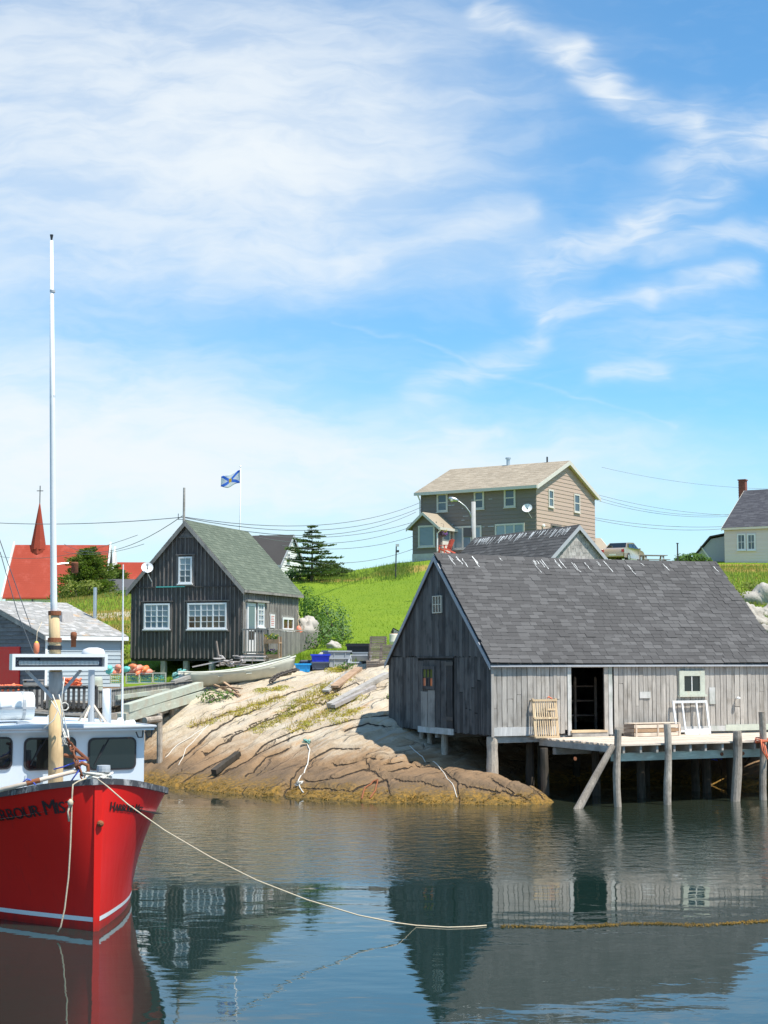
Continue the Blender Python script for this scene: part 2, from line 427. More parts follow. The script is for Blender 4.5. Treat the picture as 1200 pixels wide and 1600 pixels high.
M['shed_roof'] = roofing('charcoal_shingle', (.088, .084, .082), (.125, .120, .117))
M['green_roof'] = roofing('green_shingle', (.120, .142, .108), (.155, .178, .135))
M['tan_roof'] = roofing('tan_shingle', (.36, .30, .225), (.45, .38, .29))
M['dark_roof'] = roofing('dark_shingle', (.075, .075, .085), (.11, .11, .12))
M['black_roof'] = roofing('brown_black_shingle', (.06, .055, .052), (.085, .08, .078))
M['pale_roof'] = roofing('silver_cedar_shingle', (.34, .33, .31), (.50, .48, .46), stain=(.50, .34, .20))
M['red_roof'] = roofing('red_shingle', (.33, .055, .034), (.39, .070, .044), course=.17)
M['spire_red'] = roofing('red_spire', (.33, .06, .038), (.37, .07, .045), course=.2)
M['white_wall'] = plain('white_paint', (.78, .78, .75), .6, .06)
M['white'] = plain('white_gloss', (.80, .80, .79), .35, .06)
M['frame_white'] = plain('white_frame', (.78, .77, .73), .5, .08)
M['house_trim'] = plain('beige_trim', (.60, .57, .50), .6, .1)
M['cream_frame'] = plain('cream_frame', (.72, .66, .54), .6, .1)
M['sage_frame'] = plain('sage_frame', (.50, .52, .43), .75, .25, dirt=((.55, .38, .25), .55))
M['brown_shade_side'] = plain('taupe_shade_siding', (.195, .162, .140), .7, .12, c2=(.215, .180, .155), nsc=1.5)  # darker copy of the tan siding, front wall shade put into the colour
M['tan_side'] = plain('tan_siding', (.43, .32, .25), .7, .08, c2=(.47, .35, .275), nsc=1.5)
M['cream_side'] = plain('cream_siding', (.74, .63, .57), .7, .05, c2=(.78, .67, .61))
M['blue_side'] = plain('pale_blue_siding', (.36, .42, .45), .7, .15, c2=(.42, .47, .49), dirt=((.4, .36, .3), .62))
M['old_side'] = wood('old_grey_clapboard', (.17, .17, .18), (.24, .235, .24), (.13, .125, .13), sc=(2, 2, 12), streak=.4)
M['cedar'] = wood('silver_cedar', (.36, .33, .31), (.52, .48, .45), (.24, .22, .21), sc=(10, 10, 2), streak=.35)
M['stone_wall'] = plain('foundation_stone', (.50, .49, .46), .9, .35, nsc=3)
M['brick'] = plain('chimney_brick', (.24, .075, .05), .9, .25, c2=(.30, .10, .065), nsc=9)
M['glass'] = pane('window_glass', (.055, .075, .09), .05, (.10, .13, .15))
M['glass_blue'] = pane('sky_tinted_glass', (.16, .22, .26), .08, (.26, .33, .36))  # grey-blue of the reflected sky put into the pane colour
M['glass_dark'] = pane('dark_glass', (.010, .013, .014), .04, (.018, .022, .022))
M['glass_amber'] = pane('amber_glass', (.10, .06, .03), .06, (.05, .05, .05))
M['metal'] = plain('galvanised_metal', (.55, .57, .58), .4, .15, .7)
M['grey_pole'] = wood('grey_pole', (.42, .41, .39), (.46, .45, .43), (.35, .34, .32), sc=(9, 9, 1))
M['grey_paint'] = plain('grey_paint', (.42, .44, .46), .5, .1)
M['dark_metal'] = plain('dark_metal', (.035, .035, .04), .5, .2)
M['black'] = plain('black_rubber', (.018, .018, .02), .6, .2)
M['rust'] = plain('rust', (.26, .09, .035), .9, .4, nsc=20, bump=.5, c2=(.18, .06, .03))
M['wire'] = plain('wire', (.12, .13, .14), .6, .05)
M['rope_tan'] = plain('tan_rope', (.58, .48, .34), .9, .25, nsc=30, bump=.5)
M['rope_white'] = plain('white_rope', (.66, .63, .56), .9, .2, nsc=30, bump=.5)
M['rope_orange'] = plain('orange_rope', (.80, .17, .06), .85, .25, nsc=20, c2=(.75, .22, .12))
M['rope_blue'] = plain('blue_rope', (.08, .12, .55), .8, .2, nsc=20)
M['rope_teal'] = plain('teal_rope', (.12, .42, .38), .85, .25, nsc=20, c2=(.30, .52, .46))
M['orange'] = plain('orange_float', (.85, .20, .05), .5, .12, c2=(.85, .26, .14))
M['coral'] = plain('coral_float', (.85, .24, .15), .55, .12, c2=(.82, .30, .20))
M['teal'] = plain('teal_float', (.10, .52, .46), .55, .12, c2=(.16, .56, .50))
M['yellow'] = plain('yellow_float', (.85, .62, .06), .5, .1)
M['green_f'] = plain('green_float', (.10, .45, .16), .5, .1)
M['red_paint'] = plain('red_paint', (.80, .020, .022), .5, .08)
M['blue_bin'] = plain('royal_blue_plastic', (.022, .05, .62), .45, .08)
M['cyan_bin'] = plain('sky_blue_plastic', (.02, .33, .75), .45, .08)
M['navy_bin'] = plain('navy_plastic', (.10, .12, .17), .5, .1)
M['grey_bin'] = plain('grey_plastic', (.36, .39, .42), .5, .12, dirt=((.28, .28, .26), .62))
M['black_bin'] = plain('black_plastic', (.025, .027, .03), .5, .15)
M['wire_mesh'] = plain('coated_trap_wire', (.10, .20, .16), .6, .1)
M['wire_yellow'] = plain('yellow_trap_wire', (.50, .52, .12), .6, .1)
M['dory'] = plain('peeling_dory_paint', (.56, .56, .47), .75, .2, nsc=4, dirt=((.46, .34, .16), .60), bump=.2)
M['car'] = plain('champagne_car_paint', (.52, .42, .32), .3, .03, .4, coat=.6)
M['tyre'] = plain('tyre_rubber', (.02, .02, .02), .8, .1)
M['tail'] = plain('red_tail_lamp', (.55, .03, .03), .25, .05)
M['picnic'] = wood('picnic_wood', (.25, .25, .25), (.33, .32, .31))
M['purple'] = leafy('purple_flowers', (.16, .07, .28), (.30, .12, .40))
M['redchair'] = plain('red_chair_paint', (.58, .10, .06), .5, .08)
M['chain'] = plain('rusty_chain', (.10, .085, .075), .8, .4, .3, nsc=20)
# foliage
M['spruce'] = leafy('spruce_needles', (.065, .105, .035), (.115, .165, .055), (.085, .13, .04), .25)
M['church_tree'] = leafy('wind_clipped_spruce', (.085, .130, .025), (.170, .220, .045), (.12, .16, .03), .25)
M['bush'] = leafy('bush_leaves', (.075, .150, .030), (.125, .215, .050), (.10, .19, .04), .3)
M['willow'] = leafy('grey_green_leaves', (.14, .22, .085), (.20, .29, .13), (.12, .22, .06), .3)
M['olive'] = leafy('olive_shrub_leaves', (.15, .19, .035), (.23, .26, .06), (.20, .20, .05), .25)
M['blade'] = leafy('grass_blades', (.155, .25, .02), (.22, .32, .03), (.19, .28, .022), .35)
M['weeds'] = leafy('tall_weeds', (.13, .22, .04), (.24, .29, .07), (.18, .24, .05), .35)
M['drygrass'] = leafy('dry_grass', (.34, .26, .08), (.44, .30, .08), (.26, .25, .07), .3)
M['moss'] = leafy('ochre_plants', (.46, .34, .04), (.40, .36, .07), (.30, .32, .06), .25)
M['kelp'] = leafy('rockweed', (.14, .085, .015), (.30, .175, .03), (.08, .06, .015), .15)
M['bark'] = plain('bark', (.13, .10, .08), .9, .3, nsc=12, bump=.5)
M['rock_grey'] = plain('granite', (.46, .42, .37), .85, .28, nsc=2.2, bump=.6, dirt=((.30, .27, .23), .60))

# ---- shore rock: pale granite, tan below, a wet golden weed belt at the waterline
m, g = newmat('shore_granite'); p = g.pos(); px_, py_, pz_ = g.sep(p)
strike = g.map(p, (1, 1, 1), (0, 0, R(-52)))
n1 = g.noise(p, .9, 6, .6); n2 = g.noise(p, 9, 5, .65); n3 = g.noise(g.map(strike, (.35, 3.2, 1.2)), 1.6, 6, .6, .4); n4 = g.noise(p, 55, 3, .7)
c = g.mix(g.ss(n1, .35, .68), (.50, .405, .285), (.60, .515, .39))
c = g.mix(g.ss(n3, .50, .68, 0, .65), c, (.46, .41, .34))
c = g.mix(g.ss(g.noise(g.map(strike, (.3, 2.6, 1)), 1.1, 4, .6, .6), .57, .70, 0, .6), c, (.50, .27, .11))
zz = g.m('ADD', pz_, g.m('MULTIPLY', g.m('SUBTRACT', n1, .5), 1.1)); zz = g.m('ADD', zz, g.m('MULTIPLY', g.m('SUBTRACT', n3, .5), .7))
c = g.mix(g.ss(zz, .75, 1.65, .92, 0), c, (.28, .165, .080))
c = g.mix(g.ss(zz, .35, .95, .85, 0), c, (.145, .100, .062))
zk = g.m('ADD', pz_, g.m('MULTIPLY', g.m('SUBTRACT', n2, .5), .45)); zk = g.m('ADD', zk, g.m('MULTIPLY', g.m('SUBTRACT', n1, .5), .5))
c = g.mix(g.ss(zk, .12, .48, .92, 0), c, g.mix(g.ss(n2, .35, .65), (.31, .17, .028), (.10, .07, .018)))
c = g.mix(1.0, c, g.mix(n4, (.82,) * 3, (1.16,) * 3), 'MULTIPLY')
lich = g.m('MULTIPLY', g.ss(g.noise(p, 2.1, 5, .7), .60, .68), g.ss(pz_, 1.4, 2.2))
c = g.mix(g.m('MULTIPLY', lich, .65), c, (.42, .36, .10))
warp = g.node('ShaderNodeTexNoise', {'Vector': p, 'Scale': 1.5, 'Detail': 4.0}).outputs['Color']
pc = g.vm('ADD', strike, g.vm('MULTIPLY', warp, (.5, .5, .5)))
vor = g.node('ShaderNodeTexVoronoi', {'Vector': g.map(pc, (.30, 1.0, .6)), 'Scale': .95}, feature='DISTANCE_TO_EDGE').outputs['Distance']
crack = g.m('MULTIPLY', g.ss(vor, .004, .03, 1, 0), g.ss(g.noise(p, .8, 3), .42, .58))
c = g.mix(g.m('MULTIPLY', crack, .35), c, (.09, .065, .05))
jd = g.node('ShaderNodeAttribute', attribute_name='joint').outputs['Fac']; js = g.node('ShaderNodeAttribute', attribute_name='joint_side').outputs['Fac']
line = g.m('MULTIPLY', g.ss(g.m('ABSOLUTE', g.m('ADD', js, g.m('MULTIPLY', g.m('SUBTRACT', n2, .5), .05))), .006, .026, 1, 0), g.ss(jd, .16, .07)); line = g.m('MULTIPLY', line, g.ss(n1, .30, .5, .45, 1))
c = g.mix(g.m('MULTIPLY', g.ss(g.m('ADD', jd, g.m('MULTIPLY', g.m('SUBTRACT', n2, .5), .3)), .22, .0), .32), c, (.30, .19, .10)); c = g.mix(g.m('MULTIPLY', line, .93), c, (.035, .027, .021))
h = g.m('ADD', g.m('MULTIPLY', n2, .5), g.m('MULTIPLY', n3, .9)); h = g.m('SUBTRACT', h, g.m('MULTIPLY', crack, .6))
h = g.m('ADD', h, g.m('MULTIPLY', n4, .12)); h = g.m('SUBTRACT', h, line)
setp(g, Base_Color=c, Roughness=.85, Normal=g.bump(h, 1.0, .10)); g.b.inputs['Specular IOR Level'].default_value = .3
M['rock'] = m

# ---- lawn and heath
m, g = newmat('lawn'); p = g.pos()
dry = g.node('ShaderNodeAttribute', attribute_name='dry').outputs['Fac']
n1 = g.noise(p, .25, 4, .6); n2 = g.noise(p, 3, 5, .7); n3 = g.noise(p, 25, 3, .7)
c = g.mix(n1, (.125, .220, .018), (.235, .310, .028)); c = g.mix(g.ss(n2, .4, .7, 0, .5), c, (.125, .215, .02))
dd = g.m('ADD', dry, g.m('MULTIPLY', g.m('SUBTRACT', n2, .5), .6))
c = g.mix(g.ss(dd, .25, .55), c, g.mix(n2, (.30, .24, .06), (.44, .27, .09)))
c = g.mix(g.ss(dd, .85, 1.1), c, g.mix(n2, (.50, .42, .32), (.60, .52, .42)))
c = g.mix(1.0, c, g.mix(n3, (.75,) * 3, (1.25,) * 3), 'MULTIPLY')
setp(g, Base_Color=c, Roughness=.95, Normal=g.bump(g.m('ADD', n3, n2), .6, .06)); g.b.inputs['Specular IOR Level'].default_value = .1
M['lawn'] = m

# ---- harbour water
m, g = newmat('harbour_water'); p = g.pos(); wx, wy, wz = g.sep(p)
calm = g.noise(g.map(p, (.10, .16, 1)), 1.0, 3, .5)
slow = g.noise(g.map(p, (.55, .9, 1)), 1.0, 2, .5)
mid_ = g.noise(g.map(p, (2.0, 3.4, 1), (0, 0, R(12))), 1.0, 3, .5, .4)
rip = g.noise(g.map(p, (2.8, 3.0, 1), (0, 0, R(-8))), 1.0, 4, .6, .3)
breeze = g.m('MULTIPLY', g.ss(g.m('ADD', wy, g.m('MULTIPLY', g.m('SUBTRACT', calm, .5), 12.0)), 27.0, 31.0), g.ss(wy, 44.5, 41.0))
h = g.m('ADD', g.m('MULTIPLY', slow, .010), g.m('MULTIPLY', mid_, .0020))
h = g.m('ADD', h, g.m('MULTIPLY', rip, g.m('ADD', .0004, g.m('MULTIPLY', breeze, .022))))
deep = g.mix(g.ss(wy, 30, 45), (.010, .026, .022), (.028, .036, .024))
setp(g, Base_Color=deep, Roughness=.015, IOR=1.48, Normal=g.bump(h, 1.0, 1.0)); g.b.inputs['Specular IOR Level'].default_value = .5
M['water'] = m
M['wet_shade_post'] = wood('wet_shade_piling_wood', (.055, .045, .035), (.085, .07, .055), (.035, .032, .022), sc=(9, 9, 1.3), streak=.6, bump=.8)  # shade under shed and dock put into the colour; wet log shares it
M['rough_rock'] = m = bpy.data.materials.new('hillside_granite'); m.use_nodes = True; g = G(m.node_tree); g.b = m.node_tree.nodes['Principled BSDF']; p = g.pos()
n1 = g.noise(p, 1.6, 7, .65); n2 = g.noise(p, 8, 6, .7); c = g.mix(g.ss(n1, .35, .65), (.28, .25, .21), (.47, .43, .37)); c = g.mix(g.ss(n2, .52, .70, 0, .6), c, (.22, .20, .17))
setp(g, Base_Color=c, Roughness=.9, Normal=g.bump(g.m('ADD', n1, g.m('MULTIPLY', n2, .6)), 1.0, .05))
# ------------------------------------------------------------------ the lie of the land
ctl = []
def cp(px, py, Y): q = atY(px, py, Y); ctl.append((q.x, q.y, q.z))
for q in ((225, 1226), (280, 1232), (330, 1237), (450, 1247), (560, 1252), (640, 1255), (700, 1257), (780, 1257), (845, 1256)):
    a = atZ(q[0], q[1], 0.0); ctl.append((a.x, a.y, 0.02)); ctl.append((a.x - .3, a.y - 1.3, -.55))
for q in ((350, 1130, 54), (450, 1060, 59.2), (550, 1047, 60), (600, 1050, 58.2), (450, 1150, 52), (400, 1100, 56), (480, 1110, 54.8), (350, 1180, 51.3), (420, 1195, 49.6), (520, 1190, 48.6), (560, 1143, 50.8), (560, 1100, 54.5), (600, 1180, 48.3), (640, 1165, 49.5),
          (640, 1215, 46.1), (700, 1203, 46.6), (768, 1207, 46), (800, 1212, 45.2), (835, 1226, 44.3), (300, 1100, 56), (312, 1078, 58.5), (255, 1170, 52.5), (270, 1130, 54.6), (240, 1200, 51),
          (290, 1056, 65), (210, 1056, 66), (400, 1042, 63.5), (520, 1038, 61.2), (590, 1044, 59), (480, 1012, 68), (600, 1002, 70), (560, 950, 84), (480, 950, 85), (640, 940, 86), (600, 907, 100), (480, 905, 100),
          (560, 898, 104), (640, 880, 107), (700, 872, 107), (180, 1000, 75), (180, 950, 90), (120, 936, 105), (20, 950, 125), (150, 934, 112), (60, 957, 118), (20, 957, 117), (100, 948, 112), (440, 900, 108),
          (1150, 880, 109), (1150, 930, 85), (1180, 1000, 60), (1190, 960, 72), (1050, 886, 106), (960, 886, 103), (1180, 880, 112)):
    cp(*q)
for q in ((5.2, 45.2, -.7), (5.6, 47.5, -.5), (5.2, 50, -.1), (6.4, 52, .2), (8.5, 51.5, -.1), (10.6, 49.6, 0.0), (11.5, 51.5, 1.2), (9.5, 53.5, 1.3), (14, 49, .15), (14, 54, 2.4), (18, 50, .4), (20, 56, 3.4), (3, 50, 1.1), (1.5, 53.5, 2.3), (4, 55, 2.4), (5, 60, 3.8), (10, 60, 4.0),
          (8, 68, 5.0), (14, 66, 5.2), (13, 80, 7.3), (8, 90, 8.8), (-9, 50, -.6), (-10, 46, -1.5), (-12, 52, -.4), (-11, 57, .9), (-14, 60, 1.6), (-18, 60, 1.5), (-18, 52, -.8), (-18, 68, 3.3), (-26, 70, 3.4), (-30, 60, 1), (-26, 90, 6.6), (-34, 110, 7.3), (-36, 135, 8.0), (-30, 150, 7.5),
          (30, 70, 6.5), (30, 90, 8.5), (34, 110, 10.6), (36, 135, 10.5), (10, 125, 10.6), (0, 125, 9.8), (-14, 125, 9.2), (-5, 140, 9.2), (-45, 80, 4), (-45, 60, 0), (48, 80, 6), (48, 60, 2), (26, 54, 2), (30, 50, -.2),
          (0, 40, -1.6), (8, 40, -1.6), (-12, 40, -2), (16, 42, -1.6), (28, 42, -1.8), (-30, 44, -2), (0, 160, 8), (-40, 170, 6), (40, 170, 8), (0, 210, 3), (-60, 210, 1), (60, 210, 3), (0, 250, -2), (-60, 250, -2), (60, 250, -2), (-70, 120, 4), (70, 120, 6), (-70, 60, -1), (70, 60, -1)):
    ctl.append(q)
ctl = np.array(ctl, float)
def _phi(r2): return np.where(r2 > 1e-9, .5 * r2 * np.log(np.maximum(r2, 1e-9)), 0.0)
_P = ctl[:, :2] / 10.0; _n = len(ctl)
_K = _phi(((_P[:, None] - _P[None]) ** 2).sum(-1)) + np.eye(_n) * .004
_Q = np.c_[np.ones(_n), _P]
_A = np.block([[_K, _Q], [_Q.T, np.zeros((3, 3))]])
_W = np.linalg.solve(_A, np.r_[ctl[:, 2], 0, 0, 0])
def base_z(X, Y):
    sh = np.shape(X); q = np.c_[np.ravel(X), np.ravel(Y)] / 10.0; out = np.zeros(len(q))
    for i in range(0, len(q), 20000):
        r = q[i:i + 20000]
        out[i:i + 20000] = _phi(((r[:, None] - _P[None]) ** 2).sum(-1)) @ _W[:_n] + np.c_[np.ones(len(r)), r] @ _W[_n:]
    return out.reshape(sh)
YB = (np.array([-60, -16, -12, -8.5, -5, -2.5, 0, 3, 8, 14, 17, 22, 60]), np.array([58, 60, 61, 61, 61.8, 62.3, 61.5, 60, 58, 57, 58.5, 58, 57.]))
ca, sa = math.cos(R(52)), math.sin(R(52))
def rockness(x, y):
    return np.interp(x, *YB) + 1.1 * noise.noise(Vector((x * .5, y * .5, 0))) - y
# the photographed joints of the ledge, laid out on the rock surface
JOINTS = [[(328, 1213), (374, 1193), (395, 1179), (416, 1162), (470, 1138)], [(384, 1211), (416, 1186), (450, 1172)], [(461, 1204), (486, 1186), (517, 1171), (556, 1169)], [(479, 1211), (524, 1211), (570, 1197), (598, 1204), (640, 1198)],
    [(521, 1190), (570, 1183), (605, 1179)], [(478, 1225), (550, 1231), (605, 1214), (638, 1220), (690, 1226)], [(572, 1184), (583, 1203), (605, 1220), (612, 1246)], [(654, 1192), (693, 1203), (715, 1220), (718, 1253)], [(770, 1212), (792, 1231), (825, 1250)], [(803, 1214), (825, 1225), (847, 1242)],
    [(605, 1190), (654, 1181), (687, 1190)], [(715, 1222), (760, 1226), (800, 1240)], [(300, 1135), (440, 1085), (530, 1055)], [(350, 1150), (470, 1100), (560, 1066)], [(320, 1172), (420, 1122), (500, 1096), (600, 1072)], [(400, 1177), (480, 1141), (560, 1120), (606, 1116)], [(262, 1192), (330, 1142), (400, 1106)], [(440, 1240), (452, 1222), (461, 1204)], [(540, 1140), (575, 1128), (606, 1130)], [(285, 1215), (330, 1190), (372, 1168)]]
def base_hit(px, py):
    d = ray(px, py); Ys = np.arange(42.5, 62, .1); k = Ys / d.y; zz_ = CAM_Z + d.z * k; bz = base_z(d.x * k, Ys); i = int(np.argmax(zz_ <= bz)); return np.array([d.x * k[i], Ys[i]])
_SEG = []
for ln in JOINTS:
    w_ = [base_hit(*q) for q in ln]
    for a, b_ in zip(w_[:-1], w_[1:]):
        if np.hypot(*(b_ - a)) < 9: _SEG.append((a[0], a[1], b_[0], b_[1]))
_SEG = np.array(_SEG)
def joint_dist(x, y):
    """distance to the nearest joint and on which side of it the point lies"""
    ax, ay, bx, by = _SEG.T; lx, ly = bx - ax, by - ay; t = np.clip(((x - ax) * lx + (y - ay) * ly) / (lx * lx + ly * ly), 0, 1)
    ex, ey = x - ax - t * lx, y - ay - t * ly; d = np.hypot(ex, ey); i = int(np.argmin(d)); return d[i], (1 if lx[i] * ey[i] - ly[i] * ex[i] > 0 else -1)
def detail(x, y, z):
    """joints, ledges and hummocks of the granite; lumps under the grass"""
    k = rockness(x, y)
    if k > -1.0 and z > -1.2:
        f = min(1, max(0, (k + 1) / 1.5))
        a = x * ca + y * sa; b = -x * sa + y * ca
        q = Vector((a * .28, b * .95, 0)) + noise.noise_vector(Vector((x * .45, y * .45, 1))) * .35
        d, _p = noise.voronoi(q)
        e = d[1] - d[0]
        crack = -.05 * max(0, 1 - e / .085) ** 1.2
        block = .07 * noise.cell(_p[0] * 7.31)
        if -10 < x < 7 and y < 62:
            jx, jy = x + .10 * noise.noise(Vector((x * 1.6, y * 1.6, 8))), y + .10 * noise.noise(Vector((x * 1.6, y * 1.6, 3)))
            jd, js = joint_dist(jx, jy); crack += -.07 * math.exp(-(jd / .09) ** 2) + .05 * js * math.tanh(jd / .05) * math.exp(-(jd / .6) ** 2)
        hum = .06 * noise.noise(Vector((a * .35, b * .9, 2))) + .035 * noise.noise(Vector((x * 2.2, y * 2.2, 5)))
        ter = .07 * abs(noise.noise(Vector((a * .22, b * 1.9, 9))))
        return f * (crack + block + hum + ter - .05)
    return .22 * noise.noise(Vector((x * .12, y * .12, 4))) + .06 * noise.noise(Vector((x * .6, y * .6, 7)))
def gz(x, y):
    z = float(base_z(np.array([x]), np.array([y]))[0]); return z + detail(x, y, z)
def gp(x, y, dz=0.0): return Vector((x, y, gz(x, y) + dz))

def ax_grid(segs):
    out = []
    for a, b, st in segs: out += list(np.arange(a, b, st))
    return np.array(out + [segs[-1][1]])
gx = ax_grid([(-95, -40, 5.), (-40, -16, .9), (-16, -9, .3), (-9, 6, .09), (6, 16, .2), (16, 24, .4), (24, 42, 1.0), (42, 95, 5.)])
gy = ax_grid([(38, 42, .6), (42, 54, .09), (54, 63, .15), (63, 72, .45), (72, 116, .9), (116, 160, 2.5), (160, 255, 6.)])
XX, YY = np.meshgrid(gx, gy); ZZ = base_z(XX, YY)
nx, ny = len(gx), len(gy)
RK = np.zeros_like(ZZ)
for j in range(ny):
    for i in range(nx):
        x, y = gx[i], gy[j]
        RK[j, i] = rockness(x, y); ZZ[j, i] += detail(x, y, ZZ[j, i])
dry = np.zeros_like(ZZ); joint = np.ones_like(ZZ) * 9; jside = np.ones_like(ZZ) * 9
for j in range(ny):
    if gy[j] > 62: break
    for i in range(nx):
        if -10 < gx[i] < 7:
            x, y = gx[i], gy[j]; jd, js = joint_dist(x + .10 * noise.noise(Vector((x * 1.6, y * 1.6, 8))), y + .10 * noise.noise(Vector((x * 1.6, y * 1.6, 3)))); joint[j, i] = jd; jside[j, i] = jd * js
def drypatch(px, py, Y, rx, ry, amt):
    q = atY(px, py, Y); global dry
    dry = np.maximum(dry, amt * np.exp(-((XX - q.x) / rx) ** 2 - ((YY - q.y) / ry) ** 2))
for q in ((630, 897, 103, 2.4, 1.6, .8), (500, 906, 101, 3.2, 1.4, .75), (560, 903, 102, 2, .8, .5), (175, 965, 86, 3.2, 3, 1.35), (190, 985, 79, 2.5, 2.5, .8), (100, 945, 100, 4, 3, .6), (1080, 885, 106, 5, 2.4, 1.1), (1140, 895, 100, 5, 2.5, .7),
          (1180, 890, 104, 4, 2, .5), (1150, 965, 72, 3, 1.5, .6), (1190, 985, 64, 4, 3, 1.0), (1050, 884, 106, 3, 1.5, 1.3), (1000, 885, 105, 4, 2, 1.2), (480, 1025, 64.5, 2, 1.2, .5), (600, 1005, 69, 2, 1, .3)):
    drypatch(*q)
verts = np.stack([XX, YY, ZZ], -1).reshape(-1, 3)
def sheet(name, keep, mat, k):
    idx = -np.ones(nx * ny, int); fs = []; used = []
    for j in range(ny - 1):
        for i in range(nx - 1):
            if keep(j, i):
                q = (j * nx + i, j * nx + i + 1, (j + 1) * nx + i + 1, (j + 1) * nx + i)
                for a in q:
                    if idx[a] < 0: idx[a] = len(used); used.append(a)
                fs.append(tuple(int(idx[a]) for a in q))
    me = bpy.data.meshes.new(name); me.from_pydata([tuple(verts[a]) for a in used], [], fs)
    at = me.attributes.new('dry', 'FLOAT', 'POINT'); at.data.foreach_set('value', dry.reshape(-1)[used])
    at = me.attributes.new('joint', 'FLOAT', 'POINT'); at.data.foreach_set('value', joint.reshape(-1)[used])
    at = me.attributes.new('joint_side', 'FLOAT', 'POINT'); at.data.foreach_set('value', jside.reshape(-1)[used])
    me.materials.append(mat); me.shade_smooth(); me.update()
    o = bpy.data.objects.new(name, me); COL.objects.link(o); kind(o, k); return o
rock_ledge = sheet('rock_ledge', lambda j, i: RK[j, i] > 0, M['rock'], 'structure')
grass_hill = sheet('grass_hill', lambda j, i: RK[j, i] <= 0, M['lawn'], 'structure')
b = MB(); b.add([(-5000, -80, 0), (5000, -80, 0), (5000, 9000, 0), (-5000, 9000, 0)], [(0, 1, 2, 3)])
kind(b.build('harbour_water', M['water']), 'structure')
# sea floor under the harbour, so that the water sheet is not the bottom of the world
b = MB(); b.add([(-5000, -80, -3), (5000, -80, -3), (5000, 9000, -3), (-5000, 9000, -3)], [(0, 1, 2, 3)])
kind(b.build('harbour_floor', M['rock']), 'structure')

# ------------------------------------------------------------------ plants
def tri_blades(n, fn, h, wd, mat, name, lean=.35):
    b = MB()
    for _ in range(n):
        p = fn()
        if p is None: continue
        hh = h * U(.5, 1.3); a = U(0, 2 * PI); dx, dy = math.cos(a) * wd, math.sin(a) * wd
        l = Vector((U(-lean, lean) * hh, U(-lean, lean) * hh, hh))
        b.add([p + Vector((-dx, -dy, -.02)), p + Vector((dx, dy, -.02)), p + l], [(0, 1, 2)])
    return kind(b.build(name, mat), 'stuff')
_gi = lambda x, y: None
def fast_z(x, y):
    i = int(np.searchsorted(gx, x)) - 1; j = int(np.searchsorted(gy, y)) - 1
    i = max(0, min(nx - 2, i)); j = max(0, min(ny - 2, j))
    fx = (x - gx[i]) / (gx[i + 1] - gx[i]); fy = (y - gy[j]) / (gy[j + 1] - gy[j])
    return (ZZ[j, i] * (1 - fx) + ZZ[j, i + 1] * fx) * (1 - fy) + (ZZ[j + 1, i] * (1 - fx) + ZZ[j + 1, i + 1] * fx) * fy
def on(x, y, dz=0.0): return Vector((x, y, fast_z(x, y) + dz))
def leaves(b, c, r, n, sz, seed=0, shell=.55, up=.3):
    """leaf-sized quads spread through an uneven crown"""
    c = Vector(c)
    for _ in range(n):
        q = Vector((random.gauss(0, 1), random.gauss(0, 1), random.gauss(0, 1)))
        if q.length < .01: continue
        q.normalize(); k = 1 + .45 * noise.noise(q * 1.7 + Vector((seed * 3.1, seed, 0)))
        rr = (U(shell ** 3, 1)) ** (1 / 3) * k
        p = c + Vector((q.x * r[0], q.y * r[1], q.z * r[2])) * rr
        nrm = (q + Vector((U(-.9, .9), U(-.9, .9), U(-.5, .9) + up))).normalized()
        t = nrm.cross(Vector((U(-1, 1), U(-1, 1), U(-1, 1)))).normalized(); s2 = nrm.cross(t); s = sz * U(.6, 1.4)
        b.add([p - t * s, p - s2 * s * .5, p + t * s, p + s2 * s * .5], [(0, 1, 2, 3)])
def bush(name, label, blobs, mat, sz, dens, cat='bush', group=None):
    """blobs: (x, y, ground z, rx, ry, rz)"""
    x, y = blobs[0][0], blobs[0][1]; z = fast_z(x, y)
    root = empty(name, (x, y, z)); o = Vector((x, y, z)); b = MB(); st = MB()
    for k, (bx, by, dz, rx, ry, rz) in enumerate(blobs):
        c = on(bx, by, dz + rz * .6) - o
        leaves(b, c, (rx, ry, rz), int(dens * rx * rz * 190), sz, seed=bx * 3 + k)
        st = MB()
        for _ in range(5):
            f = on(bx, by) - o; st.tube([f + Vector((U(-.15, .15), U(-.15, .15), -.1)), c * .5 + f * .5 + Vector((U(-.2, .2) * rx, U(-.2, .2), 0)), c + Vector((U(-.5, .5) * rx, U(-.4, .4) * ry, U(0, .5) * rz))], [.03, .02, .008], 5)
        kind(st.build('stems', M['bark'], root), 'stuff')
    b.build('foliage', mat, root)
    return tag(root, label, cat, group)
def pb(px, py, Y, wpx, hpx, ry=None):
    """a bush lobe seen about px,py with size in photo pixels, standing on the ground at depth Y"""
    q = atY(px, py, Y); s = Y / FPX
    return (q.x, Y, q.z - fast_z(q.x, Y) - hpx * s * .6, wpx * s, ry or wpx * s * .8, hpx * s)
